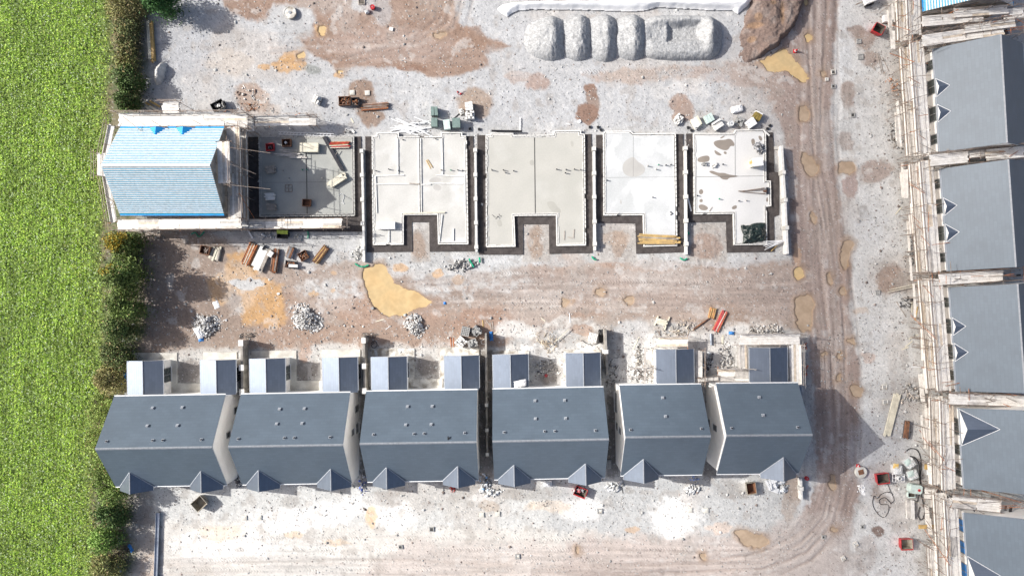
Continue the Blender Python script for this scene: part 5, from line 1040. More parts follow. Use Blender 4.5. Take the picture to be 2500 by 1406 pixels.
def hollow(label, px, py, w, d, h, rot, nx, ny_, group='pallets of hollow grey blocks', broken=False, m='blockgrey'):
    t = thing('block_pallet', label, 'pallet of blocks', place(px, py), R(rot), group); pallet_base(t, w, d); r = random.Random(int(px)); mb = MB(); tk = .085
    MB().box((0, 0, .125 + h * .3), (w - .06, d - .06, h * .6)).build('hole_shade', 'joint', t)  # dark fill low in the holes stands in for their deep shade
    for i in range(nx + 1):
        x = -w / 2 + tk / 2 + i * (w - tk) / nx; mb.box((x, 0, .125 + h / 2), (tk, d, h))
    for j in range(ny_ + 1):
        y = -d / 2 + tk / 2 + j * (d - tk) / ny_; mb.box((0, y, .125 + h / 2 - .003), (w - .004, tk, h))
    mb.build('blocks', m, t)
    if broken:
        k = MB()
        for i in range(7): k.box((r.uniform(-.4, .4) * w, r.uniform(-.4, .4) * d, .125 + h + r.uniform(.06, .2)), (.44, .21, .2), r.uniform(0, 3), ry=r.uniform(-.4, .4))
        k.build('loose_blocks', m, t)
def boardpack(label, px, py, w, d, h, rot, m='blockwhite', n=(5, 3), z=None, name='board_stack', cat='stack of boards', group=None, bear=True, jit=.03, mats=None):
    """boards laid side by side (n[0]) and in layers (n[1]); w along the boards"""
    t = thing(name, label, cat, place(px, py, z), R(rot), group); r = random.Random(int(px * 3 + py)); b = .08 if bear else 0
    if bear:
        for sx in (-.32, .32): MB().box((sx * w, 0, .04), (.09, d + .1, .08)).build('bearer', 'timbergrey', t)
    for k in range(n[1]):
        mb = MB()
        for i in range(n[0]): mb.box((r.uniform(-jit, jit) * 4, -d / 2 + (i + .5) * d / n[0], b + (k + .5) * h / n[1]), (w * r.uniform(.96, 1.0), d / n[0] - .012, h / n[1] - .006), r.uniform(-jit, jit) * .4, r.randrange(len(mats)) if mats else 0)
        mb.build('board_layer', mats or m, t)
    return t
def bundle(label, px, py, L, rot, wd, layers, rad, mats, z=None, group='bundles of scaffold tubes', cat='tube bundle', fan=.02, name='tube_bundle'):
    t = thing(name, label, cat, place(px, py, z), R(rot), group); r = random.Random(int(px * 5 + py)); n = max(2, int(wd / (2 * rad)))
    for k in range(layers):
        for i in range(n - (k % 2)):
            y = -wd / 2 + rad + (i + .5 * (k % 2)) * wd / n; e = r.uniform(-.12, .12) * L * .5; a = r.uniform(-fan, fan)
            MB().tube((-L / 2 + e, y - a * L / 2, rad + k * rad * 1.75 + .06), (L / 2 + e, y + a * L / 2, rad + k * rad * 1.75 + .06), rad, 7).build('tube', r.choice(mats), t)
    for sx in (-.3, .3): MB().box((sx * L, 0, .03), (.08, wd + .16, .06)).build('bearer', 'timbergrey', t)
    return t
def crate(label, px, py, w, d, h, rot, m, cat='skip', name='tipping_skip', inner='grime', group=None, z=None, flare=.82, lift=.06, hook=True):
    """open topped box with flared walls"""
    t = thing(name, label, cat, place(px, py, z), R(rot), group); a, b = w / 2, d / 2; k = .045; mb = MB(); f = flare
    def q(s_, x, y, zz): return [(-x * s_, -y * s_, zz), (x * s_, -y * s_, zz), (x * s_, y * s_, zz), (-x * s_, y * s_, zz)]
    vs = q(f, a, b, lift) + q(1, a, b, h) + q(1, a - k, b - k, h) + q(f, a - k, b - k, lift + .05)
    mb.add(vs, [(3, 2, 1, 0)] + [(i, (i + 1) % 4, 4 + (i + 1) % 4, 4 + i) for i in range(4)] + [(4 + i, 4 + (i + 1) % 4, 8 + (i + 1) % 4, 8 + i) for i in range(4)], 0)
    mb.add(vs, [(8 + i, 8 + (i + 1) % 4, 12 + (i + 1) % 4, 12 + i) for i in range(4)] + [(12, 13, 14, 15)], 1); mb.build('body', [m, inner], t)
    for sx in (-1, 1): MB().box((sx * a * .6 * f, 0, lift / 2), (.1, d * f, lift + .02)).build('runner', 'darksteel', t)
    if hook: MB().box((a + .05, 0, h * .6), (.12, d * .5, .12)).build('lifting_bracket', m, t)
    MB().tube((-a, -b - .03, h), (a, -b - .03, h), .035, 6).build('rim', m, t)
    return t
def stillage(label, px, py, w, d, h, rot, m='rust', group=None, z=None, fill=True, fm=('rust', 'tube', 'orange')):
    t = thing('steel_stillage', label, 'stillage', place(px, py, z), R(rot), group); r = random.Random(int(px + py)); a, b = w / 2, d / 2
    for sx in (-1, 1):
        for sy in (-1, 1): MB().box((sx * a, sy * b, h / 2), (.07, .07, h)).build('post', m, t)
    mb = MB(); mb.box((0, 0, .06), (w, d, .05))
    for sy in (-1, 1): mb.box((0, sy * b, h * .55), (w - .07, .035, h * .8))
    for sx in (-1, 1): mb.box((sx * a, 0, h * .5), (.035, d - .08, h * .7))
    mb.build('cage', m, t)
    for sy in (-1, 1): MB().tube((-a, sy * b, h), (a, sy * b, h), .035, 6).build('rail', m, t)
    if fill:
        c = MB()
        for i in range(26): x, y = r.uniform(-.8, .8) * a, r.uniform(-.8, .8) * b; an = r.uniform(0, 6.28); l = r.uniform(.1, .22); c.tube((x - l * cos(an), y - l * sin(an), .15 + r.uniform(0, h * .6)), (x + l * cos(an), y + l * sin(an), .15 + r.uniform(.1, h * .75)), .035, 5, i % len(fm))
        c.build('fittings', list(fm), t)
    return t
def plank(label, px, py, L, w, rot, m='timberpale', z=None, th=.045, name='plank', cat='plank', group='loose planks lying about', tilt=0.0):
    p = place(px, py, z); mb = MB(); mb.box((0, 0, th / 2 + abs(sin(tilt)) * L / 2), (L, w, th), ry=tilt); ob = mb.build(name, m, None, p, R(rot)); return tag(ob, label, cat, group)
def pole(label, px, py, L, rad, rot, m='tubepale', z=None, name='pole', cat='pole', group=None):
    p = place(px, py, z); ob = MB().tube((-L / 2, 0, rad), (L / 2, 0, rad), rad, 8).build(name, m, None, p, R(rot)); return tag(ob, label, cat, group)
def frame_sq(label, px, py, w, rot, m='timbergrey', inner='grime', group='inspection chamber covers and pits', name='inspection_chamber', cat='inspection chamber', d=None):
    t = thing(name, label, cat, place(px, py), R(rot), group); d = d or w; mb = MB(); k = .09
    for sy in (-1, 1): mb.box((0, sy * (d / 2 - k / 2), .05), (w, k, .16))
    for sx in (-1, 1): mb.box((sx * (w / 2 - k / 2), 0, .05), (k, d - 2 * k, .158))
    mb.build('frame', m, t); MB().box((0, 0, .02), (w - 2 * k - .01, d - 2 * k - .01, .1)).build('cover', inner, t)
def cover(label, px, py, w, rot=3, group='square concrete covers in the ground', m='conc'):
    t = thing('manhole_cover', label, 'cover', place(px, py), R(rot), group); MB().box((0, 0, .04), (w, w, .16)).build('slab', m, t)
    MB().box((0, 0, .13), (w * .62, w * .62, .03)).build('lid', m, t)
def heap(label, px, py, rx, ry, h, n, seed, cols, size=(.08, .26), long_=.2, cat='rubble heap', name='rubble_heap', group=None, z=0.0):
    r = random.Random(seed); o = W(px, py, z); rx *= S; ry *= S; V = []; F = []; Cc = []; mb = MB()
    cuts = []
    for i in range(n):
        a = r.uniform(0, 6.28); q = math.sqrt(r.random()) * (1 + .28 * sin(2 * a + seed) + .18 * sin(3 * a + seed * 2.3)); q = q * r.uniform(1.1, 1.7) if r.random() < .07 else q; x, y = q * cos(a) * rx, q * sin(a) * ry; zz = z + h * max(0, 1 - q ** 1.3) * r.uniform(.55, 1) + .02; s_ = r.uniform(*size); lg = r.random() < long_
        d = (s_ * (r.uniform(2.2, 4.5) if lg else r.uniform(.8, 1.5)), s_ * (.35 if lg else r.uniform(.6, 1.2)), s_ * (.25 if lg else r.uniform(.4, .9)))
        k = len(mb.v); mb.box((x, y, zz), d, r.uniform(0, 6.28), ry=r.uniform(-.5, .5), rx=r.uniform(-.5, .5), taper=r.uniform(.7, 1.2)); c = cols[int(r.random() ** 1.3 * len(cols))]; f_ = r.uniform(.7, 1.25); Cc += [tuple(min(.85, e * f_) for e in c)] * (len(mb.v) - k)
    ob = npmesh(name, np.array(mb.v), np.array(mb.f), 'rubble', np.array(Cc)); ob.location = (o[0], o[1], 0); return tag(ob, label, cat, group, 'stuff' if h <= .25 and rx > 18 * S - .01 else None)
def cone(label, px, py, s=1.0, m='red', name='traffic_cone', cat='traffic cone'):
    t = thing(name, label, cat, place(px, py)); MB().box((0, 0, .03), (.36 * s, .36 * s, .05)).build('base', m, t); MB().lathe([(.16 * s, .05), (.11 * s, .28), (.09 * s, .42), (.03 * s, .7 * s)], n=16).build('body', m, t)
    MB().lathe([(.128 * s, .24), (.105 * s, .36)], n=16).build('band', 'white', t)
def drum(label, px, py, rad, h, m='white', rot=None, name='drum', cat='drum', group=None, z=None):
    p = place(px, py, z); t = thing(name, label, cat, p, R(rot or 0), group)
    if rot is None:
        MB().lathe([(rad, 0), (rad * 1.04, h * .3), (rad, h * .34), (rad, h * .66), (rad * 1.04, h * .7), (rad, h), (rad * .9, h), (rad * .9, h - .04), (0, h - .04)], n=20).build('body', m, t); MB().lathe([(rad * .25, h - .04), (rad * .25, h + .02), (0, h + .02)], n=10).build('bung', 'ridge', t)
    else:
        MB().tube((-h / 2, 0, rad), (h / 2, 0, rad), rad, 18).build('body', m, t); MB().tube((h / 2, 0, rad), (h / 2 + .03, 0, rad), rad * .8, 14).build('lid', 'ridge', t)
def sack(label, px, py, w, d, h, rot, m='offwhite', seed=1, cat='sack', name='bulk_sack', group=None, m2=None):
    p = place(px, py); t = thing(name, label, cat, p, R(rot), group); n = 14; r = np.random.default_rng(seed); V = []; F = []
    lay = 9
    for k in range(lay):
        f = k / (lay - 1); sc_ = 1 - .12 * (2 * f - 1) ** 2 - .10 * (f > .9)
        for i in range(4 * n):
            a = 2 * pi * i / (4 * n); e = 1 / max(abs(cos(a)), abs(sin(a))) ; e = e ** .75; V.append((w / 2 * cos(a) * e * sc_ * (1 + r.uniform(-.03, .03)), d / 2 * sin(a) * e * sc_ * (1 + r.uniform(-.03, .03)), h * f + r.uniform(-.02, .02) * (0 < k)))
    m_ = 4 * n
    for k in range(lay - 1):
        for i in range(m_): F.append((k * m_ + i, k * m_ + (i + 1) % m_, (k + 1) * m_ + (i + 1) % m_, (k + 1) * m_ + i))
    mb = MB(); mb.add(V, F); top = [(v[0] * .55, v[1] * .55, h + .05 + r.uniform(-.05, .05)) for v in V[-m_:]]; mb.add(V[-m_:] + top, [(i, (i + 1) % m_, m_ + (i + 1) % m_, m_ + i) for i in range(m_)]); mb.add(top, [tuple(range(m_))]); mb.build('bag', m, t)
    for sx in (-1, 1):
        for sy in (-1, 1): MB().tube((sx * w * .4, sy * d * .4, h * .95), (sx * w * .2, sy * d * .25, h + .12), .025, 5).build('lifting_loop', m2 or 'trim', t)
def hose(label, pts, rad, m='hose', z=.05, group=None, name='hose', cat='hose'):
    o = W(*pts[0]); q = []
    n = len(pts)
    for i in range(n - 1):
        p0, p1, p2, p3 = pts[max(i - 1, 0)], pts[i], pts[i + 1], pts[min(i + 2, n - 1)]
        for k in range(6):
            s_ = k / 6; f = lambda a, b, c, d: .5 * (2 * b + (c - a) * s_ + (2 * a - 5 * b + 4 * c - d) * s_ ** 2 + (3 * b - a - 3 * c + d) * s_ ** 3)
            x, y = W(f(p0[0], p1[0], p2[0], p3[0]), f(p0[1], p1[1], p2[1], p3[1])); q.append((x - o[0], y - o[1], z + .03 * ((i * 6 + k) % 5 == 0)))
    x, y = W(*pts[-1]); q.append((x - o[0], y - o[1], z)); ob = MB().path(q, rad, 6).build(name, m, None, (o[0], o[1], 0)); return tag(ob, label, cat, group)
def cloth(label, px, py, w, d, h, rot, m, seed, cat='sheet', name='crumpled_sheet', z=0.0, amp=.25, group=None):
    n = 30; r = seed; u = np.linspace(-1, 1, n); U, Vv = np.meshgrid(u, u); Rr = np.sqrt(U ** 2 + Vv ** 2); A = np.arctan2(Vv, U); ed = .82 + .3 * fbm(np.cos(A) * 2 + 5, np.sin(A) * 2 + 5, r, 3)
    X = U * ed * w / 2; Y = Vv * (.85 + .3 * fbm(U * 2 + 1, Vv * 2, r + 9, 3)) * d / 2; q = np.maximum(np.abs(U), np.abs(Vv)); Z = h * (1 - np.clip(q, 0, 1) ** 2.4) * (.7 + .5 * fbm(U * 1.5 + 3, Vv * 1.5, r + 3, 2)) + amp * h * (1 - np.abs(fbm(U * 3, Vv * 3, r + 5, 3)) * 4) * (1 - .6 * q) + .02
    V = np.stack([X, Y, np.maximum(Z, .02)], -1).reshape(-1, 3); i = np.arange(n - 1)[:, None] * n + np.arange(n - 1)[None]; F = np.stack([i, i + 1, i + n + 1, i + n], -1).reshape(-1, 4)
    ob = npmesh(name, V, F, m, smooth=True); x, y = W(px, py, z); ob.location = (x, y, z); ob.rotation_euler = (0, 0, R(rot)); return tag(ob, label, cat, group)
# ================================================================== PLACEMENT
SZ = .285
# --- top left yard
boardpack('upright stack of yellow timbers beside the hedge, at the upper left', 372, 106, 4.1, .62, .4, 94, n=(4, 3), mats=['timber', 'timber', 'timberpale'], jit=.06, cat='timber stack', name='timber_stack')
for i, (x, y, l, a, m) in enumerate([(364, 258, 1.5, -32, 'timberpale'), (372, 262, 1.7, -36, 'timber'), (378, 254, 1.3, -30, 'timber'), (368, 270, 1.4, -40, 'timberpale'), (380, 268, 1.5, -28, 'timberpale')]): plank('board in the splayed pile between hedge and blue roofed house scaffold', x, y, l, .22, a, m, z=.03 + .05 * i, group='splayed boards at the scaffold corner')
drum('round white concrete chamber ring standing on the gravel, far upper left', 710, 34, .64, .42, 'concdirty', cat='manhole ring', name='manhole_ring')
frame_sq('dark chamber pit at the very top edge beside a red drum', 883, 5, .7, 2, 'timbergrey'); drum('small red drum at the top edge next to a dusty bag', 911, 21, .24, .5, 'red'); sack('dusty pale bag lying beside the small red drum', 897, 31, .5, .36, .3, 20, seed=4)
for x, y, a, l in [(955, 72, 80, 'small white block on the upper muddy track, between tyre marks'), (1011, 126, 4, 'square white slab on the brown mud, below the small orange puddle')]: stack(l, x, y, .38, .42, .16, a, 'blockwhite', (1, 1, 1), pal=False, cat='block', name='loose_block')
cover('left of two square covers in the earth above the rusty stillage', 860, 227, .5); cover('right of two square covers in the earth above the rusty stillage', 897, 228, .5)
t = stack('toppled heap of white timber offcuts on a pallet, upper left yard', 776, 247, .85, .8, .6, 65, 'blockwhite', (2, 4, 3), miss=.35, jit=.07, cat='timber offcuts', name='offcut_pile')
stillage('rusty stillage full of clamps, joined to the dark wire one', 844, 250, 1.2, .85, .7, 2); stillage('dark wire stillage beside the orange tubes', 870, 252, .75, .8, .7, 2, 'darksteel')
bundle('bright orange tube bundle lying on the upper gravel', 916, 262, 2.7, 4, .72, 4, .045, ['orange', 'orange', 'rust', 'tube'])
t = crate('black skip of white rubbish above the scaffold of the blue roofed house', 538, 262, 1.35, .95, .8, 28, 'black', inner='black'); heap('white rubbish piled in the black skip', 538, 262, 11, 8, .35, 30, 3, [(.7, .7, .68), (.5, .5, .48), (.2, .2, .2)], cat='rubbish', name='rubbish_pile', z=.35)
heap('scattered rusty debris on the brown soil above the scaffold corner', 608, 262, 28, 12, .15, 34, 14, [(.30, .13, .06), (.4, .38, .36), (.22, .12, .08)], (.06, .16), .5); heap('litter of pale stones on the brown patch, upper left', 612, 232, 36, 18, .12, 26, 15, [(.66, .66, .65), (.5, .48, .45), (.25, .18, .15)], (.07, .2), .15)
for i in range(30):
    r_ = random.Random(i); plank('one of many white battens in the tangle behind the partitioned slab', 1003 + r_.uniform(-34, 34), 309 + r_.uniform(-14, 15), r_.uniform(1.2, 2.6), .08, r_.uniform(-28, 14), 'trim', z=.04 + .008 * i, name='batten', cat='batten', group='tangle of white battens')
BP = 'pallets of blocks on the upper gravel'
stack('upper of two dark green wrapped block packs', 1062, 276, .68, .92, .8, 1, 'greenpack', (2, 1, 1), miss=0, group=BP); stack('lower of two dark green wrapped block packs', 1062, 303, .68, .92, .8, 1, 'greenpack', (2, 1, 1), miss=0, group=BP)
stack('pale grey wrapped pack right of the dark green packs', 1092, 308, .68, 1.0, .8, 6, 'paleteal', (1, 1, 3), miss=0, group=BP); stack('grey green pack touching the back of the partitioned slab', 1115, 305, .82, 1.0, .9, 4, 'greenpack', (1, 1, 3), miss=0, m2='blockgrey', group=BP)
stack('neat pack of white blocks on the brown patch, upper middle', 1146, 264, .8, .85, .75, 8, 'blockwhite', (2, 3, 3), miss=.05, group=BP); stack('half used pack of white blocks just below the neat pack', 1148, 285, .9, .8, .7, 4, 'blockwhite', (4, 4, 3), miss=.3, jit=.05, group=BP)
stack('small broken pack of white blocks with a dark strap, left of the neat pack', 1127, 275, .5, .6, .4, 25, 'blockwhite', (2, 3, 2), miss=.3, jit=.06, group=BP); plank('black strip trailing from the small broken block pack', 1113, 286, 1.0, .12, 42, 'black', name='plastic_strip', cat='strip', group=None)
heap('scrap of red plastic netting above the neat white block pack', 1124, 228, 10, 5, .12, 14, 6, [(.5, .05, .06), (.4, .3, .3)], (.06, .14), .6, cat='scrap', name='plastic_scrap')
pole('fat black pipe along the back of the smooth beige slab', 1237, 321, 3.2, .11, -1, 'black', .3, name='pipe', cat='pipe'); pole('thin white post on the gravel behind the smooth beige slab', 1270, 306, 1.6, .04, 89, 'trim', .1, name='post', cat='post')
drum('white ring with a dark centre on the gravel behind the slabs', 1414, 297, .19, .14, 'white', name='pipe_ring', cat='ring'); pole('short white tube lying near the white ring', 1388, 304, .42, .06, -10, 'white', name='tube_offcut', cat='tube')
for x, y, a in [(1440, 311, 5), (1460, 311, 20), (1467, 318, 40), (1657, 311, 8), (1680, 312, 4), (1688, 319, 30), (1879, 308, 25), (1873, 315, 5), (1148, 316, 10), (1170, 316, 6), (914, 316, 10)]: stack('small black plastic block on the gravel at the head of a garden wall', x, y, .26, .26, .2, a, 'black', (1, 1, 1), pal=False, cat='block', name='plastic_block', group='black blocks at the wall heads')
heap('rubble of black grit at the head of the wall by the cluttered slab', 852, 323, 12, 6, .15, 20, 33, [(.1, .1, .1), (.3, .3, .3)], (.05, .12), .2)
stack('leaning white block on the gravel between two plots', 863, 322, .22, .36, .18, 40, 'blockwhite', (1, 1, 1), pal=False, cat='block', name='loose_block'); plank('single tan plank lying near the orange tube bundle', 860, 295, .55, .14, -58, 'timberpale')
# --- pallets behind the last slabs
UP = 'pallets behind the two end slabs'
stack('leaning pallet of loose white pieces at the brown patch behind the end slabs', 1655, 294, .95, .85, .35, 40, 'blockwhite', (3, 4, 2), miss=.3, jit=.08, group=UP)
boardpack('pallet of white boards with a fanned edge, second of those behind the end slabs', 1698, 302, 1.0, .9, .5, 118, n=(4, 3), group=UP, mats=['blockwhite', 'timberpale']); stack('grey green wrapped block pack above a white one, behind the end slabs', 1728, 292, .85, .85, .6, 28, 'paleteal', (3, 1, 2), miss=0, group=UP, m2='blockgrey'); stack('white pack of blocks just below the grey green pack', 1749, 307, 1.0, .85, .6, 35, 'blockwhite', (1, 4, 3), miss=.05, group=UP)
sack('white foam wrapped slab lying apart above the pallets', 1798, 268, 1.25, .72, .4, 14, 'white', 5, cat='pack', name='wrapped_pack'); drum('white upright drum between pallets behind the blotched slab', 1781, 305, .28, .75, 'offwhite'); stack('grey pallet stacked with a few white blocks beside the white drum', 1803, 298, .85, .95, .3, 155, 'blockgrey', (3, 4, 2), miss=.5, group=UP)
stack('plain white pack of sheets below the mustard bricks', 1830, 303, .9, .85, .6, 35, 'white', (1, 3, 2), miss=0, group=UP); t = stack('mustard yellow bricks in an opened white pack', 1845, 287, .72, .8, .55, 62, 'ochre', (2, 3, 3), miss=.05, group=UP); MB().box((.40, 0, .35), (.14, .8, .6)).build('torn_wrapper', 'white', t)
# --- things on the cluttered slab
t = crate('red steel crate of loose fittings on the cluttered slab', 662, 361, .85, .75, .5, 5, 'red', inner='red', z=SZ, flare=1, cat='crate', name='steel_crate', hook=False); heap('dark fittings filling the red steel crate', 662, 361, 7, 6, .2, 26, 9, [(.05, .05, .05), (.3, .3, .3), (.2, .04, .04)], (.06, .14), .6, cat='fittings', name='fittings_pile', z=SZ + .25)
t = crate('rust brown bin holding a white can on the cluttered slab', 703, 351, .9, .75, .7, 3, 'rust', z=SZ, flare=1, cat='bin', name='steel_bin', hook=False, inner='rust'); drum('white can inside the rust brown bin', 700, 350, .12, .45, 'white', z=SZ + .15, name='can', cat='can')
boardpack('thick pack of cream boards on the cluttered slab', 757.5, 362.5, 1.98, .95, .5, 0, n=(2, 3), m='timberpale', z=SZ, jit=.01)
for i, (x, y, l, a) in enumerate([(703, 367, 1.8, -2), (712, 373, 1.9, -8), (690, 376, 2.0, 0), (715, 381, 2.6, -3), (705, 378, 2.4, 4), (728, 385, 1.9, -2)]): plank('weathered plank in the loose pile on the cluttered slab', x, y, l, .13, a, 'board_g', z=SZ + .05 * i, group='loose planks on the cluttered slab')
bundle('pinkish orange tubes stacked at the top right of the cluttered slab', 831, 355, 2.0, 2, .7, 3, .05, ['orange', 'orange', 'timberpale', 'red'], SZ)
t = boardpack('long black steel beams lying diagonally across the cluttered slab', 814, 375, 4.1, .36, .2, -61, n=(3, 1), m='darksteel', z=SZ, cat='steel beams', name='beam_stack', jit=.02); MB().box((.3, .15, .24), (.06, 1.2, .04), .5).build('strap', 'timbergrey', t)
boardpack('leaning bundle of cream boards with grey ties on the cluttered slab', 823, 443, 1.95, .7, .4, 32, n=(2, 2), m='timberpale', z=SZ, jit=.06)
PS = 'small pallets on the cluttered slab'
boardpack('small pallet of grey slats, uppermost on the left of the cluttered slab', 663, 415, .95, .75, .4, 5, n=(6, 2), m='timbergrey', z=SZ, group=PS); boardpack('small pallet of white slats on the left of the cluttered slab', 661, 481, .95, .75, .4, 3, n=(5, 2), m='blockwhite', z=SZ, group=PS); boardpack('small pallet of brown slats, lowest on the left of the cluttered slab', 666, 506, .95, .65, .35, -2, n=(6, 2), m='timbergrey', z=SZ, group=PS)
crate('open rusty box low on the middle of the cluttered slab', 751, 496, .85, .72, .55, -3, 'rust', z=SZ, flare=1, cat='bin', name='steel_bin', hook=False, inner='rust')
t = thing('rack', 'thin open steel frame lying on the cluttered slab', 'rack', place(705, 460, SZ)); 
for a, b in (((-.36, -.36), (.36, -.36)), ((.36, -.36), (.36, .36)), ((.36, .36), (-.36, .36)), ((-.36, .36), (-.36, -.36)), ((-.36, 0), (.36, 0)), ((0, -.36), (0, .36))): MB().tube((*a, .05), (*b, .05), .025, 6).build('bar', 'tube', t)
t = thing('lattice_beam', 'pale lattice beam along the top edge of the cluttered slab', 'lattice beam', place(748, 328, .3), R(-2)); mb = MB(); mb.tube((-2.9, .12, .05), (2.9, .12, .05), .035, 6); mb.tube((-2.9, -.12, .05), (2.9, -.12, .05), .035, 6); mb.build('chord', 'white', t); mb = MB()
for i in range(16): mb.tube((-2.8 + i * .35, -.12, .05), (-2.62 + i * .35, .12, .05), .025, 5)
mb.build('lacing', 'white', t)
hose('loop of pale wire low on the cluttered slab', [(828, 478), (836, 474), (842, 480), (838, 492), (842, 498), (834, 496)], .02, 'trim', SZ + .03, name='wire', cat='wire')
# --- on the other slabs
boardpack('neat white pack of boards on the left leg of the partitioned slab', 944, 551, 1.95, .78, .5, 0, n=(2, 3), m='white', z=SZ, jit=.01, bear=True)
for i, (x, y, a) in enumerate([(1046, 402, -62), (1050, 400, -58)]): plank('tan lath lying on the partitioned slab', x, y, 1.0, .08, a, 'timber', SZ + .03 * i, group='laths on the partitioned slab')
plank('dark plank across the middle joint of the partitioned slab', 1012, 449, 1.05, .12, -4, 'timbergrey', .4); plank('long pale plank over the step of the partitioned slab', 1035, 520, 4.4, .14, 2, 'timberpale', .42)
boardpack('bundle of long tan planks laid across the leg of the narrow dusty slab', 1608, 585, 4.0, 1.0, .22, -2, n=(7, 2), z=SZ, mats=['timber', 'timber', 'timbergrey'], jit=.08, cat='timber stack', name='timber_stack')
for x, y, l, a in [(1378, 575, .95, 88), (1401, 571, .95, 86), (1391, 580, .45, -15)]: plank('short grey batten on the right leg of the smooth beige slab', x, y, l, .09, a, 'timbergrey', SZ, group='battens on the beige slab')
heap('dark cable scraps on the left leg of the smooth beige slab', 1216, 529, 8, 6, .08, 10, 40, [(.06, .06, .06), (.3, .3, .3)], (.05, .1), .5, z=SZ, cat='scraps', name='cable_scrap')
for x, y in [(1633, 520), (1637, 518), (1637, 524), (1641, 521)]: stack('black plug lying on the narrow dusty slab', x, y, .13, .13, .1, 20, 'black', (1, 1, 1), z=SZ, pal=False, cat='plug', name='plastic_plug', group='black plugs on the dusty slab')
plank('white level lying on the dark gravel beside the blotched slab', 1683, 498, 1.6, .14, -76, 'white', .1, name='spirit_level', cat='board', group=None)
t = thing('cabinet', 'white topped cabinet with a cream front on the blotched slab', 'cabinet', place(1841, 400, SZ), R(6)); MB().box((0, 0, .62), (1.0, .78, 1.24)).build('body', 'timberpale', t); MB().box((0, 0, 1.27), (1.08, .86, .07)).build('lid', 'white', t); MB().box((-.51, .1, .6), (.03, .3, .9)).build('door', 'timber', t)
heap('pallet of tangled dark scrap in the top corner of the blotched slab', 1853, 362, 13, 12, .5, 90, 41, [(.14, .14, .15), (.42, .43, .45), (.62, .62, .64), (.3, .3, .31)], (.08, .2), .5, z=SZ, cat='scrap heap', name='scrap_heap')
for lab, x, y, r_ in [('small barrow of blocks left on the blotched slab', 1717, 401, 5), ('little pile of white offcuts beside the barrow on the blotched slab', 1742, 405, 35)]: stack(lab, x, y, .6, .35, .3, r_, 'blockwhite' if r_ > 10 else 'blockgrey', (3, 2, 2), z=SZ, miss=.3, jit=.05, cat='offcuts', name='offcut_pile', pal=False)
t = thing('steel_tripod', 'grey steel prop with splayed legs lying across the blotched slab', 'prop', place(1858, 467, SZ), R(3))
for a, b in (((-2.4, .12), (.75, .12)), ((-2.2, .06), (.35, .30)), ((-2.2, .06), (.4, -.32))): MB().tube((*a, .08), (*b, .16), .045, 7).build('leg', 'tube', t)
MB().box((.62, 0, .14), (.2, .7, .2)).build('foot_plate', 'darksteel', t); MB().box((.35, -.05, .16), (.3, .14, .14)).build('clamp', 'rust', t)
plank('grey offcut near the lower damp patches of the blotched slab', 1735, 511, .55, .08, 55, 'timbergrey', SZ)
cloth('crumpled dark green tarpaulin heaped over the leg of the blotched slab', 1840, 570, 3.1, 2.3, .6, 4, 'tarp', 12, 'tarpaulin', 'tarpaulin', SZ, .5)
for i in range(7): plank('white lath in the fan beside the dark tarpaulin', 1890 + i % 3 * 4, 588 + i * 1.6, 2.3, .06, 4 + i * 4, 'trim', .35 + .03 * i, name='lath', group='fan of white laths')
plank('tan stake under the fan of white laths', 1890, 606, .9, .09, 42, 'timber', .1); plank('white plank propped on the top right corner of the blotched slab', 1872, 326, .75, .16, -42, 'blockwhite', .36)
stack('pale stone block at the upper end of the outer haul road wall', 1894, 362, .36, .36, .5, 2, 'block', (1, 1, 2), pal=False, cat='block', name='stone_block')
# --- back yard: scrap and bundles
crate('rusty crate of scrap under the blue roofed house scaffold', 505, 611, 1.0, .85, .6, -12, 'rust', inner='rust', flare=1, cat='bin', name='steel_bin', hook=False); heap('twisted scrap inside the rusty crate', 505, 611, 8, 7, .3, 34, 44, [(.35, .3, .27), (.12, .08, .06), (.55, .5, .46)], (.06, .16), .7, cat='scrap', name='scrap_pile', z=.2)
for i in range(7): plank('bleached log in the pile beside the rusty crate', 518 + i * 3.2, 617 + (i % 3) * 3, 1.3, .19, 62 + i * 3, 'timbergrey' if i % 2 else 'timberpale', z=.05 + .05 * (i % 3), th=.16, name='log', cat='log', group='bleached logs by the crate')
bundle('rust and cream tubes in the steep leftmost bundle of the back yard', 611, 621, 2.3, 66, .95, 4, .055, ['rust', 'timberpale', 'rust', 'orange'])
boardpack('leaning white and grey boards between two rusty tube bundles', 641, 631, 2.3, 1.25, .45, 64, n=(4, 3), mats=['blockwhite', 'timbergrey', 'blockgrey'], jit=.08); stack('two loose white blocks on top of the leaning boards', 661, 620, .6, .5, .25, 55, 'blockwhite', (2, 1, 1), pal=False, z=.5, cat='block', name='loose_block')
bundle('dark red tube bundle right of the leaning boards', 673, 637, 2.4, 82, .75, 4, .05, ['rust', 'rust', 'orange', 'timbergrey'])
bundle('short bundle of grey and rusty poles in the back yard', 710, 617, 1.15, 68, .72, 4, .05, ['tube', 'rust', 'steelbeam']); stillage('square rusty stillage turned on its corner in the back yard', 743, 625, .85, .85, .6, 30); bundle('rusty red tubes lying diagonally at the right of the back yard', 784, 622, 1.95, 53, .72, 4, .05, ['rust', 'rust', 'orange', 'timber'])
stillage('low dark stillage with white boards on it', 712, 646, 1.1, .7, .5, -8, 'darksteel'); plank('white board sticking out of the low dark stillage', 716, 649, .95, .3, -4, 'blockwhite', .5)
t = crate('lime green lidded skip under the lower scaffold run', 694, 573, 1.15, .8, .7, -3, 'black', inner='black', cat='skip'); MB().box((0, .22, .72), (1.15, .4, .05)).build('lid', 'lime', t)
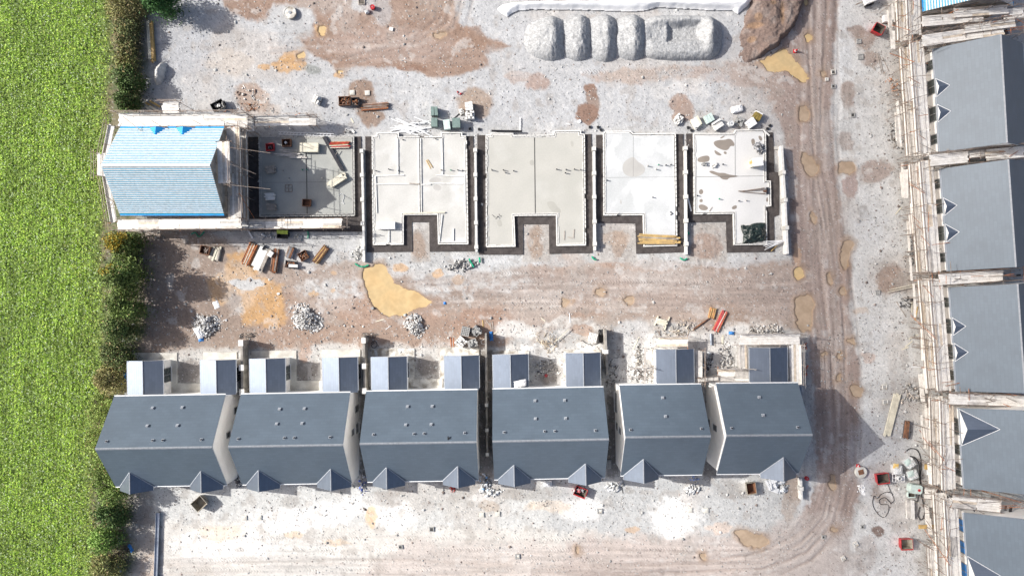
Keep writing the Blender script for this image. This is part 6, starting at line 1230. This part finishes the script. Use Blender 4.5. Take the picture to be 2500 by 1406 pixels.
heap('lump of spilled concrete under the lower scaffold run', 729, 580, 9, 8, .2, 16, 47, [(.5, .5, .48)], (.15, .3), 0, cat='concrete lump', name='concrete_lump'); heap('white scraps and hoses left of the lime green skip', 655, 575, 24, 10, .15, 26, 48, [(.6, .6, .6), (.3, .3, .3)], (.07, .2), .5); plank('white plank in the shade left of the lime green skip', 611, 572, 1.0, .16, -60, 'trim', .1)
hose('green duct coiled in the shadow beneath the blue roofed house scaffold', [(468, 572), (478, 568), (486, 578), (494, 572), (500, 566)], .06, 'greenpipe', .1, 'green ducts'); hose('green upright duct beside the lower scaffold run', [(752, 566), (753, 574), (752, 582)], .06, 'greenpipe', .1, 'green ducts')
hose('green curved duct at the foot of the wall left of the partitioned slab', [(868, 644), (878, 650), (890, 651), (900, 647)], .09, 'greenpipe', .12, 'green ducts'); hose('green duct poking from the rubble below the partitioned slab', [(1146, 632), (1150, 640), (1157, 652)], .09, 'greenpipe', .25, 'green ducts'); hose('short green duct at the foot of the wall between the partitioned and beige slabs', [(1171, 629), (1172, 641)], .1, 'greenpipe', .25, 'green ducts')
hose('green duct end below the narrow slab\'s left garden wall', [(1445, 627), (1450, 633), (1455, 634)], .09, 'greenpipe', .2, 'green ducts'); hose('green duct end below the wall left of the blotched slab', [(1660, 630), (1668, 635), (1677, 631)], .08, 'greenpipe', .15, 'green ducts'); hose('green duct stub beside the wall, level with the planks on the dusty slab', [(1676, 566), (1681, 571)], .1, 'greenpipe', .2, 'green ducts')
heap('rubble of grey blocks below the partitioned slab, green duct in it', 1130, 648, 36, 14, .35, 90, 50, [(.45, .45, .44), (.3, .29, .28), (.12, .12, .12)], (.08, .26), .15); hose('black curved pipe beside the rubble below the partitioned slab', [(1097, 646), (1102, 656), (1110, 662)], .04, 'hose', .08)
heap('flat lot of grey stones beside the wall foot above the large puddle', 872, 620, 10, 16, .25, 26, 51, [(.5, .5, .48), (.3, .3, .28)], (.08, .24), .2)
RB = 'heaps of broken rubble between the rows'; RC = [(.68, .68, .67), (.56, .56, .55), (.45, .44, .43), (.3, .29, .28)]
heap('leftmost rubble heap with white sheet and blue scraps at its foot', 503, 794, 29, 30, .8, 480, 52, RC, (.06, .19), .3, group=RB); heap('largest rubble heap, square in outline, in the middle of the yard', 748, 778, 32, 33, .8, 560, 53, RC, (.06, .19), .3, group=RB); heap('smallest rubble heap, right below the large ochre puddle', 1013, 793, 25, 25, .7, 360, 54, RC, (.06, .17), .15, group=RB)
cloth('white sheet draped on the leftmost rubble heap', 487, 812, 1.0, 1.5, .3, 30, 'whitesheet', 14, z=.25); cloth('blue plastic scrap at the foot of the leftmost rubble heap', 491, 829, .7, .45, .12, 10, 'blue', 15, 'plastic scrap', 'plastic_scrap'); cloth('white plastic bag on the orange silt', 528, 744, .75, .9, .1, 20, 'white', 16, 'plastic bag', 'plastic_bag')
stack('dark stone lump at the edge of the large ochre puddle', 909, 752, .3, .25, .2, 20, 'blockgrey', (1, 1, 1), pal=False, cat='stone', name='boulder'); stack('grey cover plate on the ground below the largest rubble heap', 726, 814, .45, .3, .08, 8, 'joint', (1, 1, 1), pal=False, cat='plate', name='cover_plate'); plank('pale plank at the lower edge of the large ochre puddle', 928, 782, .95, .1, 16, 'timberpale'); plank('white lath below the large ochre puddle', 946, 801, .5, .06, 40, 'trim'); stack('white brick on the orange silt edge', 680, 717, .3, .2, .12, 10, 'white', (1, 1, 1), pal=False, cat='block', name='loose_block'); cloth('small light blue plastic wrap right of the large ochre puddle', 1086, 740, .35, .35, .15, 0, 'blue', 17, 'plastic scrap', 'plastic_scrap')
hose('coil of white cable in the hedge shadow', [(322, 792), (328, 790), (332, 797), (326, 802), (321, 797), (328, 790)], .025, 'trim', .08, name='cable', cat='cable')
for i, (x, y, l, a) in enumerate([(348, 655, 2.4, 84), (355, 668, 2.0, 88), (362, 660, 2.2, 80), (367, 672, 1.8, 95), (345, 570, 1.6, -62), (338, 612, 1.2, 5)]): plank('grey pole lying in the shade of the hedge', x, y, l, .1, a, 'timbergrey', z=.03 + .02 * i, group='poles in the shade of the hedge')
heap('branches and offcuts under the corner of the blue roofed house scaffold', 372, 578, 34, 12, .25, 50, 56, [(.3, .27, .24), (.5, .48, .45), (.12, .1, .09)], (.06, .16), .7); heap('pile of dead branches beside the first rear extension', 318, 850, 12, 24, .4, 60, 57, [(.22, .19, .16), (.4, .37, .33)], (.05, .13), .9)
cloth('upper blue rag caught by the wall of the first rear extension', 307, 918, .5, .9, .2, 20, 'blue', 18, 'rag', 'plastic_rag'); cloth('lower blue rag on the ground by the hedge', 298, 932, .5, .6, .12, 70, 'blue', 19, 'rag', 'plastic_rag')
heap('dusty spill of broken white board by the open pale scaffold', 1560, 915, 26, 22, .15, 70, 90, [(.7, .69, .67), (.5, .48, .45), (.2, .18, .17)], (.07, .22), .4); heap('strewn splintered laths between the cream bench and open pale scaffold', 1640, 812, 44, 12, .2, 60, 91, [(.6, .55, .48), (.45, .4, .34), (.25, .2, .17)], (.06, .13), .95, cat='timber heap', name='timber_heap'); heap('white rubble behind the decked scaffold of the end house', 1875, 806, 50, 12, .25, 80, 92, [(.68, .67, .65), (.45, .43, .4), (.16, .15, .14)], (.07, .2), .35); heap('crushed plaster and laths in the gap left of the decked scaffold', 1772, 878, 20, 34, .2, 90, 93, [(.7, .69, .67), (.5, .46, .42), (.14, .14, .15)], (.07, .2), .4); heap('dark wet rubbish at the mouth of the passage left of the detached house', 1496, 905, 14, 34, .2, 60, 94, [(.16, .15, .14), (.3, .29, .28), (.6, .59, .57)], (.06, .2), .3)
for lab, x, y in (('thorny prunings heaped at the head of the first capped garden wall', 604, 820), ('black pipe ends and prunings at the head of the second capped garden wall', 900, 818)): heap(lab, x, y, 18, 8, .4, 40, int(x), [(.2, .18, .16), (.1, .1, .1), (.4, .38, .35)], (.05, .13), .9, cat='prunings', name='brush_pile')
hose('coil of black hose right of the second capped garden wall', [(906, 838), (916, 832), (921, 842), (914, 850), (907, 844), (914, 836)], .035, 'hose', .1); cloth('pale sheet hanging by the third house extension wall', 918, 862, .5, 1.1, .2, 10, 'offwhite', 20)
# --- middle: hollow block pallets and scraps
hollow('full pallet of hollow blocks, leftmost by the thin grey wall', 1137, 808, .85, .95, .75, -12, 4, 5); hollow('broken open pallet of hollow blocks near the head of the thin grey wall', 1163, 807, .85, .95, .5, 45, 3, 4, broken=True); stack('pallet of solid white blocks tumbled on one side', 1126, 834, .95, .95, .6, 48, 'blockwhite', (4, 4, 3), miss=.3, jit=.05, group='pallets of hollow grey blocks'); hollow('hollow block pallet with more thrown on top, lowest of the four', 1154, 837, .95, .8, .6, 18, 5, 4, broken=True)
hollow('white hollow block pallet beside a black sheet, near the short grey wall', 1446, 823, .80, .95, .85, -14, 4, 6, m='blockwhite'); hollow('dusty hollow block pallet at the foot of the short grey wall', 1476, 910, .75, 1.0, .7, -2, 5, 6); hollow('hollow block pallet standing in the passage left of the detached house', 1486, 1130, .4, .9, .5, 0, 2, 5)
cloth('crumpled black sheet between the white block pallet and the short grey wall', 1468, 820, .7, 1.6, .3, 5, 'black', 22); hose('black hose curving under the white hollow block pallet', [(1420, 830), (1432, 838), (1448, 841), (1462, 836), (1472, 826)], .03, 'hose', .08)
for x, y, l, a, m in [(1101, 835, 1.1, 93, 'orange'), (1107, 836, 1.0, 91, 'orange'), (1179, 790, .8, 95, 'timber'), (1192, 789, .9, -55, 'timbergrey'), (1198, 795, .8, 100, 'timbergrey'), (1203, 795, .9, 96, 'timbergrey'), (1391, 776, 1.0, 94, 'white'), (1326, 780, .6, -38, 'timberpale'), (1375, 830, .6, -48, 'timbergrey'), (1210, 812, .5, 35, 'timberpale')]: plank('odd length of timber on the mud between slabs and finished houses', x, y, l, .09, a, m, group='odd timbers on the mud')
heap('pile of split timber and firewood behind the fourth finished house', 1338, 834, 26, 22, .4, 90, 60, [(.55, .45, .34), (.42, .36, .28), (.66, .60, .5)], (.08, .14), .85, cat='timber heap', name='timber_heap'); plank('long stake leaning out of the firewood pile', 1373, 818, 1.9, .07, 42, 'timberpale', .3); cloth('blue and white plastic beside the thin grey wall', 1199, 820, .45, 1.2, .2, 5, 'blue', 23, 'plastic scrap', 'plastic_scrap')
hose('coil of white cable left of the thin grey wall', [(1175, 832), (1184, 828), (1188, 836), (1178, 840), (1174, 833)], .025, 'trim', .08, name='cable', cat='cable')
boardpack('small bench of cream boards on two crosswise legs near the detached house', 1615, 786, 1.1, .6, .35, -16, m='timberpale', n=(3, 1), cat='bench', name='site_bench')
for sx, l in ((-13, 1.05), (13, 1.5)): plank('cross leg of the cream board bench' if sx < 0 else 'longer cross leg at the right of the cream board bench', 1615 + sx, 786 + sx * .25, l, .1, 68, 'timberpale', .02, th=.2, group=None)
heap('scatter of broken timber right of the cream bench', 1668, 800, 34, 16, .25, 60, 62, [(.55, .46, .36), (.4, .36, .3), (.15, .14, .13), (.6, .58, .54)], (.06, .16), .75, cat='timber heap', name='timber_heap'); bundle('short orange tubes leaning above the long red tubes', 1738, 764, 1.1, 78, .75, 2, .05, ['orange', 'rust', 'timber'], fan=.08); bundle('long red and cream tubes laid aslant near the scaffolded extension', 1757, 785, 2.3, 64, .75, 2, .05, ['red', 'orange', 'timberpale'], fan=.03); bundle('dark iron rods trailing from the short orange tubes', 1712, 790, 2.1, 35, .2, 2, .045, ['rust', 'darksteel'])
cloth('bright blue plastic sack by the scaffold of the end house extension', 1786, 813, .75, .42, .3, 0, 'blue', 24, 'sack', 'plastic_sack'); pole('short fat galvanised pipe standing between the two scaffolded extensions', 1735, 828, 1.2, .12, 92, 'steelbeam', name='pipe', cat='pipe'); plank('tan board upright between the two scaffolded extensions', 1764, 829, 1.0, .2, 86, 'timberpale'); plank('grey plank near the fat galvanised pipe', 1745, 836, .85, .11, 96, 'timbergrey'); plank('white plank aslant on the gravel left of the detached house extension', 1553, 838, 1.5, .09, 65, 'timberpale')
heap('rubbish of black and white plastic between the two scaffolded extensions', 1726, 884, 12, 24, .3, 60, 63, [(.6, .62, .64), (.06, .06, .08), (.3, .3, .3)], (.1, .28), .3, cat='rubbish', name='rubbish_pile'); heap('wooden debris left of the detached house extension', 1558, 872, 10, 30, .2, 56, 64, [(.4, .36, .31), (.6, .58, .54), (.1, .1, .1)], (.06, .18), .6); heap('building waste in the yard of the fourth house', 1330, 900, 30, 26, .2, 80, 65, [(.5, .49, .47), (.2, .19, .18), (.66, .65, .63)], (.06, .2), .3); drum('red can in the yard of the fourth house', 1333, 916, .16, .3, 'red', name='can', cat='can')
heap('stones and broken boards in the passage mouth by the third house front', 1187, 1182, 15, 22, .25, 70, 66, [(.5, .52, .55), (.2, .2, .2), (.25, .4, .6), (.6, .6, .6)], (.07, .22), .3); heap('dark clods and white chips in the passage mouth between the first and second houses', 583, 1172, 10, 14, .15, 34, 67, [(.1, .1, .11), (.55, .55, .55)], (.07, .2), .1); heap('litter in the passage mouth between the second and third houses', 886, 1180, 10, 20, .2, 44, 68, [(.12, .12, .13), (.45, .46, .48), (.1, .15, .5)], (.06, .2), .3)
cloth('white cloth caught on the rear extension roof of the fourth house', 1270, 936, 1.5, .8, .25, 12, 'whitesheet', 25, 'cloth', 'cloth_sheet', 2.75)
t = thing('roof_tool', 'small dark item lying on the third finished roof near its ridge', 'tool', (*W(1094, 1070, 8.05), 7.98)); MB().box((0, 0, .1), (.10, .42, .1)).build('bar', 'black', t); MB().box((.12, 0, .1), (.2, .07, .08)).build('handle', 'black', t)
# --- in front of the finished row
crate('bare metal tipping skip in front of the first finished house', 494, 1223, 1.35, 1.15, 1.0, 42, 'tan', inner='tan'); crate('red tipping skip of white rubble under a front gable of the fourth house', 1416, 1196, 1.3, .95, .8, -22, 'red', inner='grime'); heap('white and red rubble filling the red skip by the front gable', 1416, 1195, 10, 7, .3, 40, 70, [(.6, .6, .6), (.5, .08, .09), (.35, .3, .3)], (.08, .2), .2, cat='rubble', name='rubble_load', z=.42)
crate('rust stained skip in front of the end house', 1829, 1187, 1.0, 1.2, .8, 8, 'tan', inner='rust'); stack('leaning pile of white pallets and boards under the last front gable', 1882, 1178, 1.1, 1.0, .4, 20, 'trim', (5, 2, 2), miss=.2, jit=.05, cat='pallet pile', name='pallet_pile'); hollow('white slatted pallet leaning at the far side of the pallet pile', 1904, 1170, .75, .7, .15, 15, 5, 2, group=None, m='trim'); hollow('white slatted pallet in front of the pallet pile', 1890, 1194, .8, .5, .15, -20, 6, 2, group=None, m='trim'); heap('white rags and offcuts beside the pallet pile', 1911, 1192, 12, 10, .25, 34, 71, [(.68, .7, .72), (.4, .4, .4)], (.1, .3), .3)
drum('round red and white bucket beside the haul road bend', 1968, 1166, .2, .35, 'red', name='bucket', cat='bucket'); sack('white foam box under the front eave of the fourth house', 1337, 1178, .9, .62, .4, 0, 'white', 6, cat='box', name='foam_box'); heap('red scraps under the third house\'s right front gable', 1106, 1193, 9, 5, .12, 14, 72, [(.45, .06, .05), (.3, .28, .27)], (.08, .16), .4)
t = thing('steel_beam', 'very long galvanised steel beam on the ground at the lower left', 'steel beam', place(385, 1345), R(88)); mb = MB(); mb.box((0, .17, .2), (8.2, .05, .3)); mb.box((0, -.17, .2), (8.2, .05, .3)); mb.box((0, 0, .2), (8.2, .29, .06)); mb.build('beam', 'steelbeam', t)
for sx in (-2.6, 0, 2.6): MB().box((sx, 0, .03), (.1, .6, .08)).build('bearer', 'timbergrey', t)
heap('dead roots and brush at the lower left corner by the hedge', 302, 1360, 20, 26, .5, 90, 73, [(.16, .13, .11), (.3, .26, .22), (.1, .08, .07)], (.05, .14), .9, cat='brush pile', name='brush_pile'); cloth('blue plastic strip in the shade at the lower left', 319, 1337, .45, 1.0, .1, 30, 'blue', 26, 'plastic scrap', 'plastic_scrap'); cloth('grey plastic film trailing by the hedge at the lower left', 286, 1385, .6, 1.5, .15, 30, 'offwhite', 27); heap('white sticks under the hedge at the lower left', 289, 1310, 6, 22, .2, 16, 74, [(.6, .58, .54)], (.06, .1), 1.0, cat='sticks', name='stick_pile')
CV = [(597, 1263, 'left of two pale covers in front of the second finished house'), (633, 1263, 'right of two pale covers in front of the second finished house'), (1176, 1256, 'left of two pale covers in front of the passage by the fourth house'), (1215, 1254, 'right of two pale covers in front of the passage by the fourth house'), (1684, 1245, 'left of two pale covers before the detached house'), (1723, 1245, 'right of two pale covers before the detached house')]
for x, y, l in CV: cover(l, x, y, .5)
for x, y, l, w_ in [(1464, 1247, 'small square pit on the bleached stone below the fourth house', .55), (1054, 1291, 'dark slotted gully below the third house', .5), (978, 1334, 'small gully on the lower track, left of the gravel bend', .45), (1263, 1357, 'pale framed pit on the lower track', .5), (2010, 1310, 'small gully beside the puddle on the lower bend', .4)]: frame_sq(l, x, y, w_, 2, 'blockgrey', 'joint' if 'dark' in l or 'gully' in l else 'concdirty')
heap('white lumps of waste concrete before the detached house', 1690, 1192, 20, 12, .2, 40, 75, [(.68, .68, .67), (.4, .4, .4)], (.1, .3), .1); heap('white plaster lumps under the front eave of the detached house', 1500, 1186, 16, 14, .2, 34, 76, [(.7, .7, .7), (.45, .45, .44)], (.1, .34), .2); heap('white stone lumps by the passage at the third house front', 1196, 1200, 24, 10, .2, 50, 77, [(.72, .72, .71), (.3, .29, .28)], (.1, .3), .1); heap('blue and white rags under the end house eave', 1696, 1168, 9, 7, .1, 16, 78, [(.3, .4, .7), (.7, .72, .74)], (.1, .2), .5, cat='rags', name='rag_pile'); plank('dark stake stuck out of the plaster lumps', 1519, 1195, .8, .08, -76, 'joint')
# --- right hand strip
crate('red tipping skip at the upper right, beside the white trailer', 2137, 77, 1.1, 1.0, .9, -28, 'red'); stack('white lidded chest beside the upper right red skip', 2163, 50, 1.0, .75, .55, 2, 'white', (1, 3, 1), miss=0, cat='chest', name='storage_chest', pal=True)
t = thing('site_trailer', 'white trailer with black wheels at the top edge', 'trailer', place(2118, 2), R(22)); MB().box((0, 0, .75), (1.5, .95, .6)).build('body', 'white', t); MB().tube((-.75, 0, .4), (-1.5, 0, .35), .05).build('drawbar', 'tube', t)
for sx in (-.45, .1): MB().tube((sx, -.62, .25), (sx, -.46, .25), .25, 14).build('wheel', 'black', t); MB().tube((sx, .46, .25), (sx, .62, .25), .25, 14).build('wheel', 'black', t)
cone('striped red and white traffic cone by the branching orange puddle', 1941, 126, 1.1); cone('red cone beside the round chamber cover, lower right', 2094, 1136, .9)
for x, y, l, w_ in [(2034, 177, 'uppermost small chamber by the haul road, white rimmed', .5), (2018, 195, 'small pale chamber on the haul road, below the white rimmed one', .36), (2034, 212, 'open dark chamber, third of the cluster by the haul road', .45), (2081, 282, 'dark square pit on the right hand gravel', .48), (2100, 140, 'square grey cover on brown soil below the upper red skip', .58), (2096, 102, 'brown square cover left of the upper red skip', .5), (2159, 944, 'square chamber above the fan of long white planks', .52), (2161, 981, 'second square chamber, touching the long white planks', .55), (2142, 714, 'square cover below the brown soil patch on the right', .5), (2105, 1285, 'small metal gully frame, lower right', .4), (2058, 1362, 'pale square slab at the lower right, below the tilted one', .45), (2089, 1328, 'tilted pale slab at the lower right', .48)]:
    frame_sq(l, x, y, w_, 30 if 'tilted' in l else 3, 'concdirty' if 'pale' in l or 'white' in l else 'blockgrey', 'concdirty' if 'pale' in l else ('blockgrey' if 'cover' in l or 'square chamber' in l else 'joint'))
for x, y, l, a in [(2147, 156, 2.2, -76), (2151, 157, 2.2, -76), (2162, 158, 1.7, -65), (2130, 165, 1.0, -45)]: plank('thin grey pole on the gravel beside the uppermost right hand scaffold', x, y, l, .07, a, 'timbergrey', group='poles on the right hand gravel')
for x, y, l, a in [(2200, 706, 2.9, 12), (2205, 700, 2.9, 12)]: plank('long pale lath reaching under the fourth house scaffold', x, y, l, .07, a, 'timberpale', .3, group='two long pale laths')
for x, y, l, a, m in [(2200, 755, 1.9, -58, 'timbergrey'), (2193, 515, 1.0, 50, 'timberpale'), (2186, 340, 2.2, 80, 'timbergrey'), (2232, 760, 1.9, 90, 'timbergrey'), (2237, 765, 1.5, 80, 'timber'), (2226, 750, 1.1, 90, 'timberpale'), (2240, 895, 1.3, 0, 'trim'), (2230, 822, 1.1, 25, 'timberpale'), (2218, 840, 1.0, 40, 'timberpale'), (2210, 850, .8, 20, 'timberpale'), (2190, 110, .8, 0, 'timberpale'), (2196, 30, 1.4, 88, 'timberpale'), (2165, 20, 1.0, -30, 'tubepale'), (2230, 1225, 1.0, 0, 'timberpale')]: plank('stray plank or pole dropped below the right hand scaffolds', x, y, l, .1, a, m, group='strays below the right hand scaffolds')
boardpack('fan of long white planks laid on bearers at the right', 2176, 1012, 4.6, .72, .16, 76, m='timberpale', n=(6, 1), jit=.03, cat='plank stack', name='plank_stack'); bundle('dark rusty posts bundled right of the long white planks', 2211, 1048, 1.75, 84, .68, 4, .05, ['rust', 'darksteel', 'rust'])
crate('red mixing skip next to the orange tub, lower right', 2147, 1163, 1.3, 1.05, .85, 8, 'red', hook=True); crate('red skip standing alone at the lower right', 2205, 1322, 1.25, 1.1, .85, 2, 'red', inner='tan')
sack('white tub with orange spill on its top, lower right', 2184, 1143, 1.0, 1.0, .9, 2, 'offwhite', 8, cat='tub', name='mortar_tub'); cloth('orange spill across the top of the white tub', 2187, 1137, .75, .6, .03, 0, 'yellow', 28, 'spill', 'mortar_spill', .97, .1)
t = thing('mortar_mixer', 'white framed mortar mixer below the orange topped tub', 'mixer', place(2187, 1163), R(0)); mb = MB()
for x in (-.62, -.3, .3, .62):
    mb.tube((x, -.4, .6), (x, .4, .6), .03, 6)
for y in (-.4, 0, .4): mb.tube((-.62, y, .6), (.62, y, .6), .03, 6)
for sx in (-.62, .62):
    for sy in (-.4, .4): mb.tube((sx, sy, 0), (sx, sy, .6), .03, 6)
mb.build('frame', 'white', t); MB().lathe([(.12, .3), (.27, .45), (.27, .8), (.2, .95), (.16, .95), (.16, .6), (0, .6)], n=18).build('drum', 'offwhite', t); MB().box((.45, 0, .45), (.25, .5, .3)).build('motor', 'white', t)
for lab, x, y, a, sd_ in [('wrapped sand bag with teal print, upper of the pair lower right', 2214, 1127, 35, 31), ('wrapped sand bag with teal print, lower of the pair lower right', 2221, 1155, 20, 32)]: sack(lab, x, y, 1.05, .95, .95, a, 'offwhite', sd_, group='two printed sand bags', m2='paleteal'); cloth('crinkled teal printed film over the ' + ('upper' if y < 1140 else 'lower') + ' sand bag', x + 2, y + 1, .8, .7, .06, a, 'paleteal', sd_, 'film', 'plastic_film', 1.0, .5)
t = thing('water_tank', 'pale teal plastic water tank, lower right', 'water tank', place(2227, 1189), R(-6)); MB().prism([(-.6, -.28), (-.45, -.45), (.45, -.45), (.6, -.28), (.6, .28), (.45, .45), (-.45, .45), (-.6, .28)], 0, .95).build('body', 'paleteal', t); MB().lathe([(.14, .95), (.14, 1.0), (0, 1.0)], (.25, -.05, 0), 14).build('cap', 'red', t)
crate('small open pale box in front of the teal water tank', 2221, 1205, .75, .5, .4, 2, 'paleteal', inner='grime', flare=1, cat='box', name='plastic_box', hook=False)
t = thing('manhole_ring', 'round pale chamber cover with a rusty square lid, lower right', 'manhole ring', place(2100, 1151)); MB().lathe([(.62, 0), (.62, .3), (.58, .33), (0, .33)], n=28).build('ring', 'conc', t); MB().box((-.05, .03, .35), (.55, .5, .05), .25).build('lid', 'rust', t)
hose('thick bunch of black hose looping round the sand bags', [(2212, 1100), (2222, 1094), (2238, 1098), (2246, 1115), (2248, 1140), (2246, 1165), (2248, 1190), (2242, 1210), (2238, 1225)], .05, 'hose', .06); hose('second black hose running down past the teal tank', [(2220, 1112), (2235, 1118), (2243, 1135), (2244, 1170), (2246, 1200), (2252, 1225), (2256, 1250), (2248, 1268), (2240, 1256), (2244, 1236)], .045, 'hose', .1); hose('wide coil of grey hose on the gravel below the red mixing skip', [(2180, 1205), (2166, 1200), (2150, 1206), (2142, 1215), (2133, 1210), (2130, 1230), (2140, 1250), (2156, 1262), (2167, 1250), (2168, 1232), (2150, 1230), (2146, 1220), (2160, 1214), (2174, 1226), (2182, 1218), (2170, 1190), (2166, 1178)], .03, 'hose', .05)
boardpack('short stack of grey white boards below the teal tank', 2219, 1240, 1.95, .8, .3, 92, m='timberpale', n=(4, 2), mats=['blockwhite', 'board_g']); hollow('slatted tan pallet leaning under the lower scaffold', 2264, 1138, .75, .55, .12, 0, 2, 6, group=None, m='timber'); crate('white open box below the slatted tan pallet', 2270, 1152, .75, .5, .4, 0, 'white', inner='black', flare=1, cat='box', name='plastic_box', hook=False); plank('wide orange brown board under the lowest scaffold', 2262, 1285, 1.7, .42, 0, 'timber', .3); heap('lime drift of spilled white mortar powder below the round cover', 2101, 1193, 11, 9, .1, 20, 80, [(.84, .84, .83)], (.06, .14), 0, cat='powder', name='powder_heap')
heap('grey stones kicked up along the third house scaffold', 2225, 620, 14, 50, .2, 60, 81, [(.4, .4, .39), (.2, .2, .2)], (.08, .22), .1); heap('dark stones under the fourth house scaffold', 2212, 738, 18, 14, .2, 40, 82, [(.08, .08, .08), (.4, .4, .4)], (.07, .2), .1); heap('stones and wood under the lower end of the fourth house scaffold', 2222, 960, 20, 30, .2, 60, 83, [(.42, .41, .39), (.25, .24, .22), (.5, .44, .38)], (.07, .22), .3); heap('rubble below the second house scaffold', 2186, 330, 16, 40, .2, 60, 84, [(.42, .42, .41), (.22, .2, .18)], (.07, .2), .25)
heap('tangle of orange tube ends before the second house scaffold', 2186, 212, 20, 22, .5, 40, 85, [(.5, .22, .1), (.4, .34, .3), (.55, .5, .46)], (.1, .16), 1.0, cat='tube tangle', name='tube_tangle'); drum('red can under the edge of the third house scaffold', 2222, 422, .14, .6, 'red', name='can', cat='can')
heap('orange clamps at the outer corner of the end house scaffold', 1962, 846, 8, 6, .3, 14, 86, [(.6, .15, .08), (.4, .3, .26)], (.08, .14), 1.0, cat='clamps', name='clamp_pile'); heap('orange netting at the lower corner of the end house scaffold', 1966, 904, 6, 14, .3, 16, 87, [(.6, .15, .08), (.3, .28, .27)], (.08, .14), .9, cat='netting', name='netting_scrap')
# ================================================================== LIGHT, SKY, CAMERA
sc = bpy.context.scene
w = bpy.data.worlds.new("World"); sc.world = w; w.use_nodes = True
nt = w.node_tree; sky = nt.nodes.new('ShaderNodeTexSky'); sky.sky_type = 'NISHITA'; sky.sun_disc = False
EL, AZ = R(37), atan2(-.975, .222)
sky.sun_elevation = EL; sky.sun_rotation = AZ % (2 * pi); sky.air_density = .8; sky.dust_density = 4.0; sky.ozone_density = .4
nt.links.new(sky.outputs[0], nt.nodes['Background'].inputs['Color']); nt.nodes['Background'].inputs['Strength'].default_value = .105
sd = bpy.data.lights.new('sun', 'SUN'); sd.energy = 4.2; sd.angle = R(.5); sd.color = (1, .972, .925)
so = bpy.data.objects.new('sun', sd); C.objects.link(so); so.location = (-40, 10, 60)
import mathutils
dirv = mathutils.Vector((.975 * cos(EL), -.222 * cos(EL), -sin(EL))); so.rotation_euler = dirv.to_track_quat('-Z', 'Y').to_euler()
cd = bpy.data.cameras.new('camera'); cd.sensor_width = 36; cd.lens = 36 * (H / S) / 2500; cd.clip_end = 2000; cd.clip_start = .5
co = bpy.data.objects.new('camera', cd); C.objects.link(co); co.location = (0, 0, H); co.rotation_euler = (0, 0, 0); sc.camera = co
sc.view_settings.view_transform = 'Standard'; sc.view_settings.look = 'None'; sc.view_settings.gamma = 1; sc.view_settings.exposure = .58

# a thin cloud high up towards the sun: its shade dims the right hand side of the site
def cloud():
    n = 60; u = np.linspace(-1, 1, n); U, Vv = np.meshgrid(u, u); zc = 300.0; k = zc / tan(EL)
    cx, cy = W(2560, 640)[0] + 5, W(0, 640)[1]; q = np.sqrt(U ** 2 + Vv ** 2); m = np.maximum(abs(U), abs(Vv)) / (q + 1e-6)
    X = U * m * 44; Y = Vv * m * 90; e = np.clip(1 - (q * m) ** 2, 0, 1); b = 1 + .6 * fbm(U * 3 + 9, Vv * 5, 7, 3)
    pts = []
    for sg, hh in ((1, 9), (-1, 3)): pts.append(np.stack([X - .975 * k + cx, Y + .222 * k + cy, zc + sg * hh * e * b], -1).reshape(-1, 3))
    i = np.arange(n - 1)[:, None] * n + np.arange(n - 1)[None]; F = np.stack([i, i + 1, i + n + 1, i + n], -1).reshape(-1, 4)
    cm = bpy.data.materials.new('thin cloud'); cm.use_nodes = True; N = cm.node_tree.nodes; L = cm.node_tree.links; N.clear()
    o = N.new('ShaderNodeOutputMaterial'); mx = N.new('ShaderNodeMixShader'); tr_ = N.new('ShaderNodeBsdfTransparent'); df = N.new('ShaderNodeBsdfTranslucent'); df.inputs[0].default_value = (.9, .9, .9, 1)
    a = N.new('ShaderNodeAttribute'); a.attribute_name = 'Col'; L.new(a.outputs['Fac'], mx.inputs[0]); L.new(tr_.outputs[0], mx.inputs[1]); L.new(df.outputs[0], mx.inputs[2]); L.new(mx.outputs[0], o.inputs[0])
    d = np.clip(.31 * sstep(0, .5, e) * (1 + .5 * fbm(U * 4, Vv * 8, 8, 3)), 0, 1).reshape(-1); d2 = np.concatenate([d, d])
    ob = npmesh('cloud', np.concatenate(pts), np.concatenate([F, F[:, ::-1] + n * n]), cm, np.repeat(d2[:, None], 3, 1), smooth=True); tag(ob, 'thin cloud drifting high over the site', None, kind='structure')
cloud()
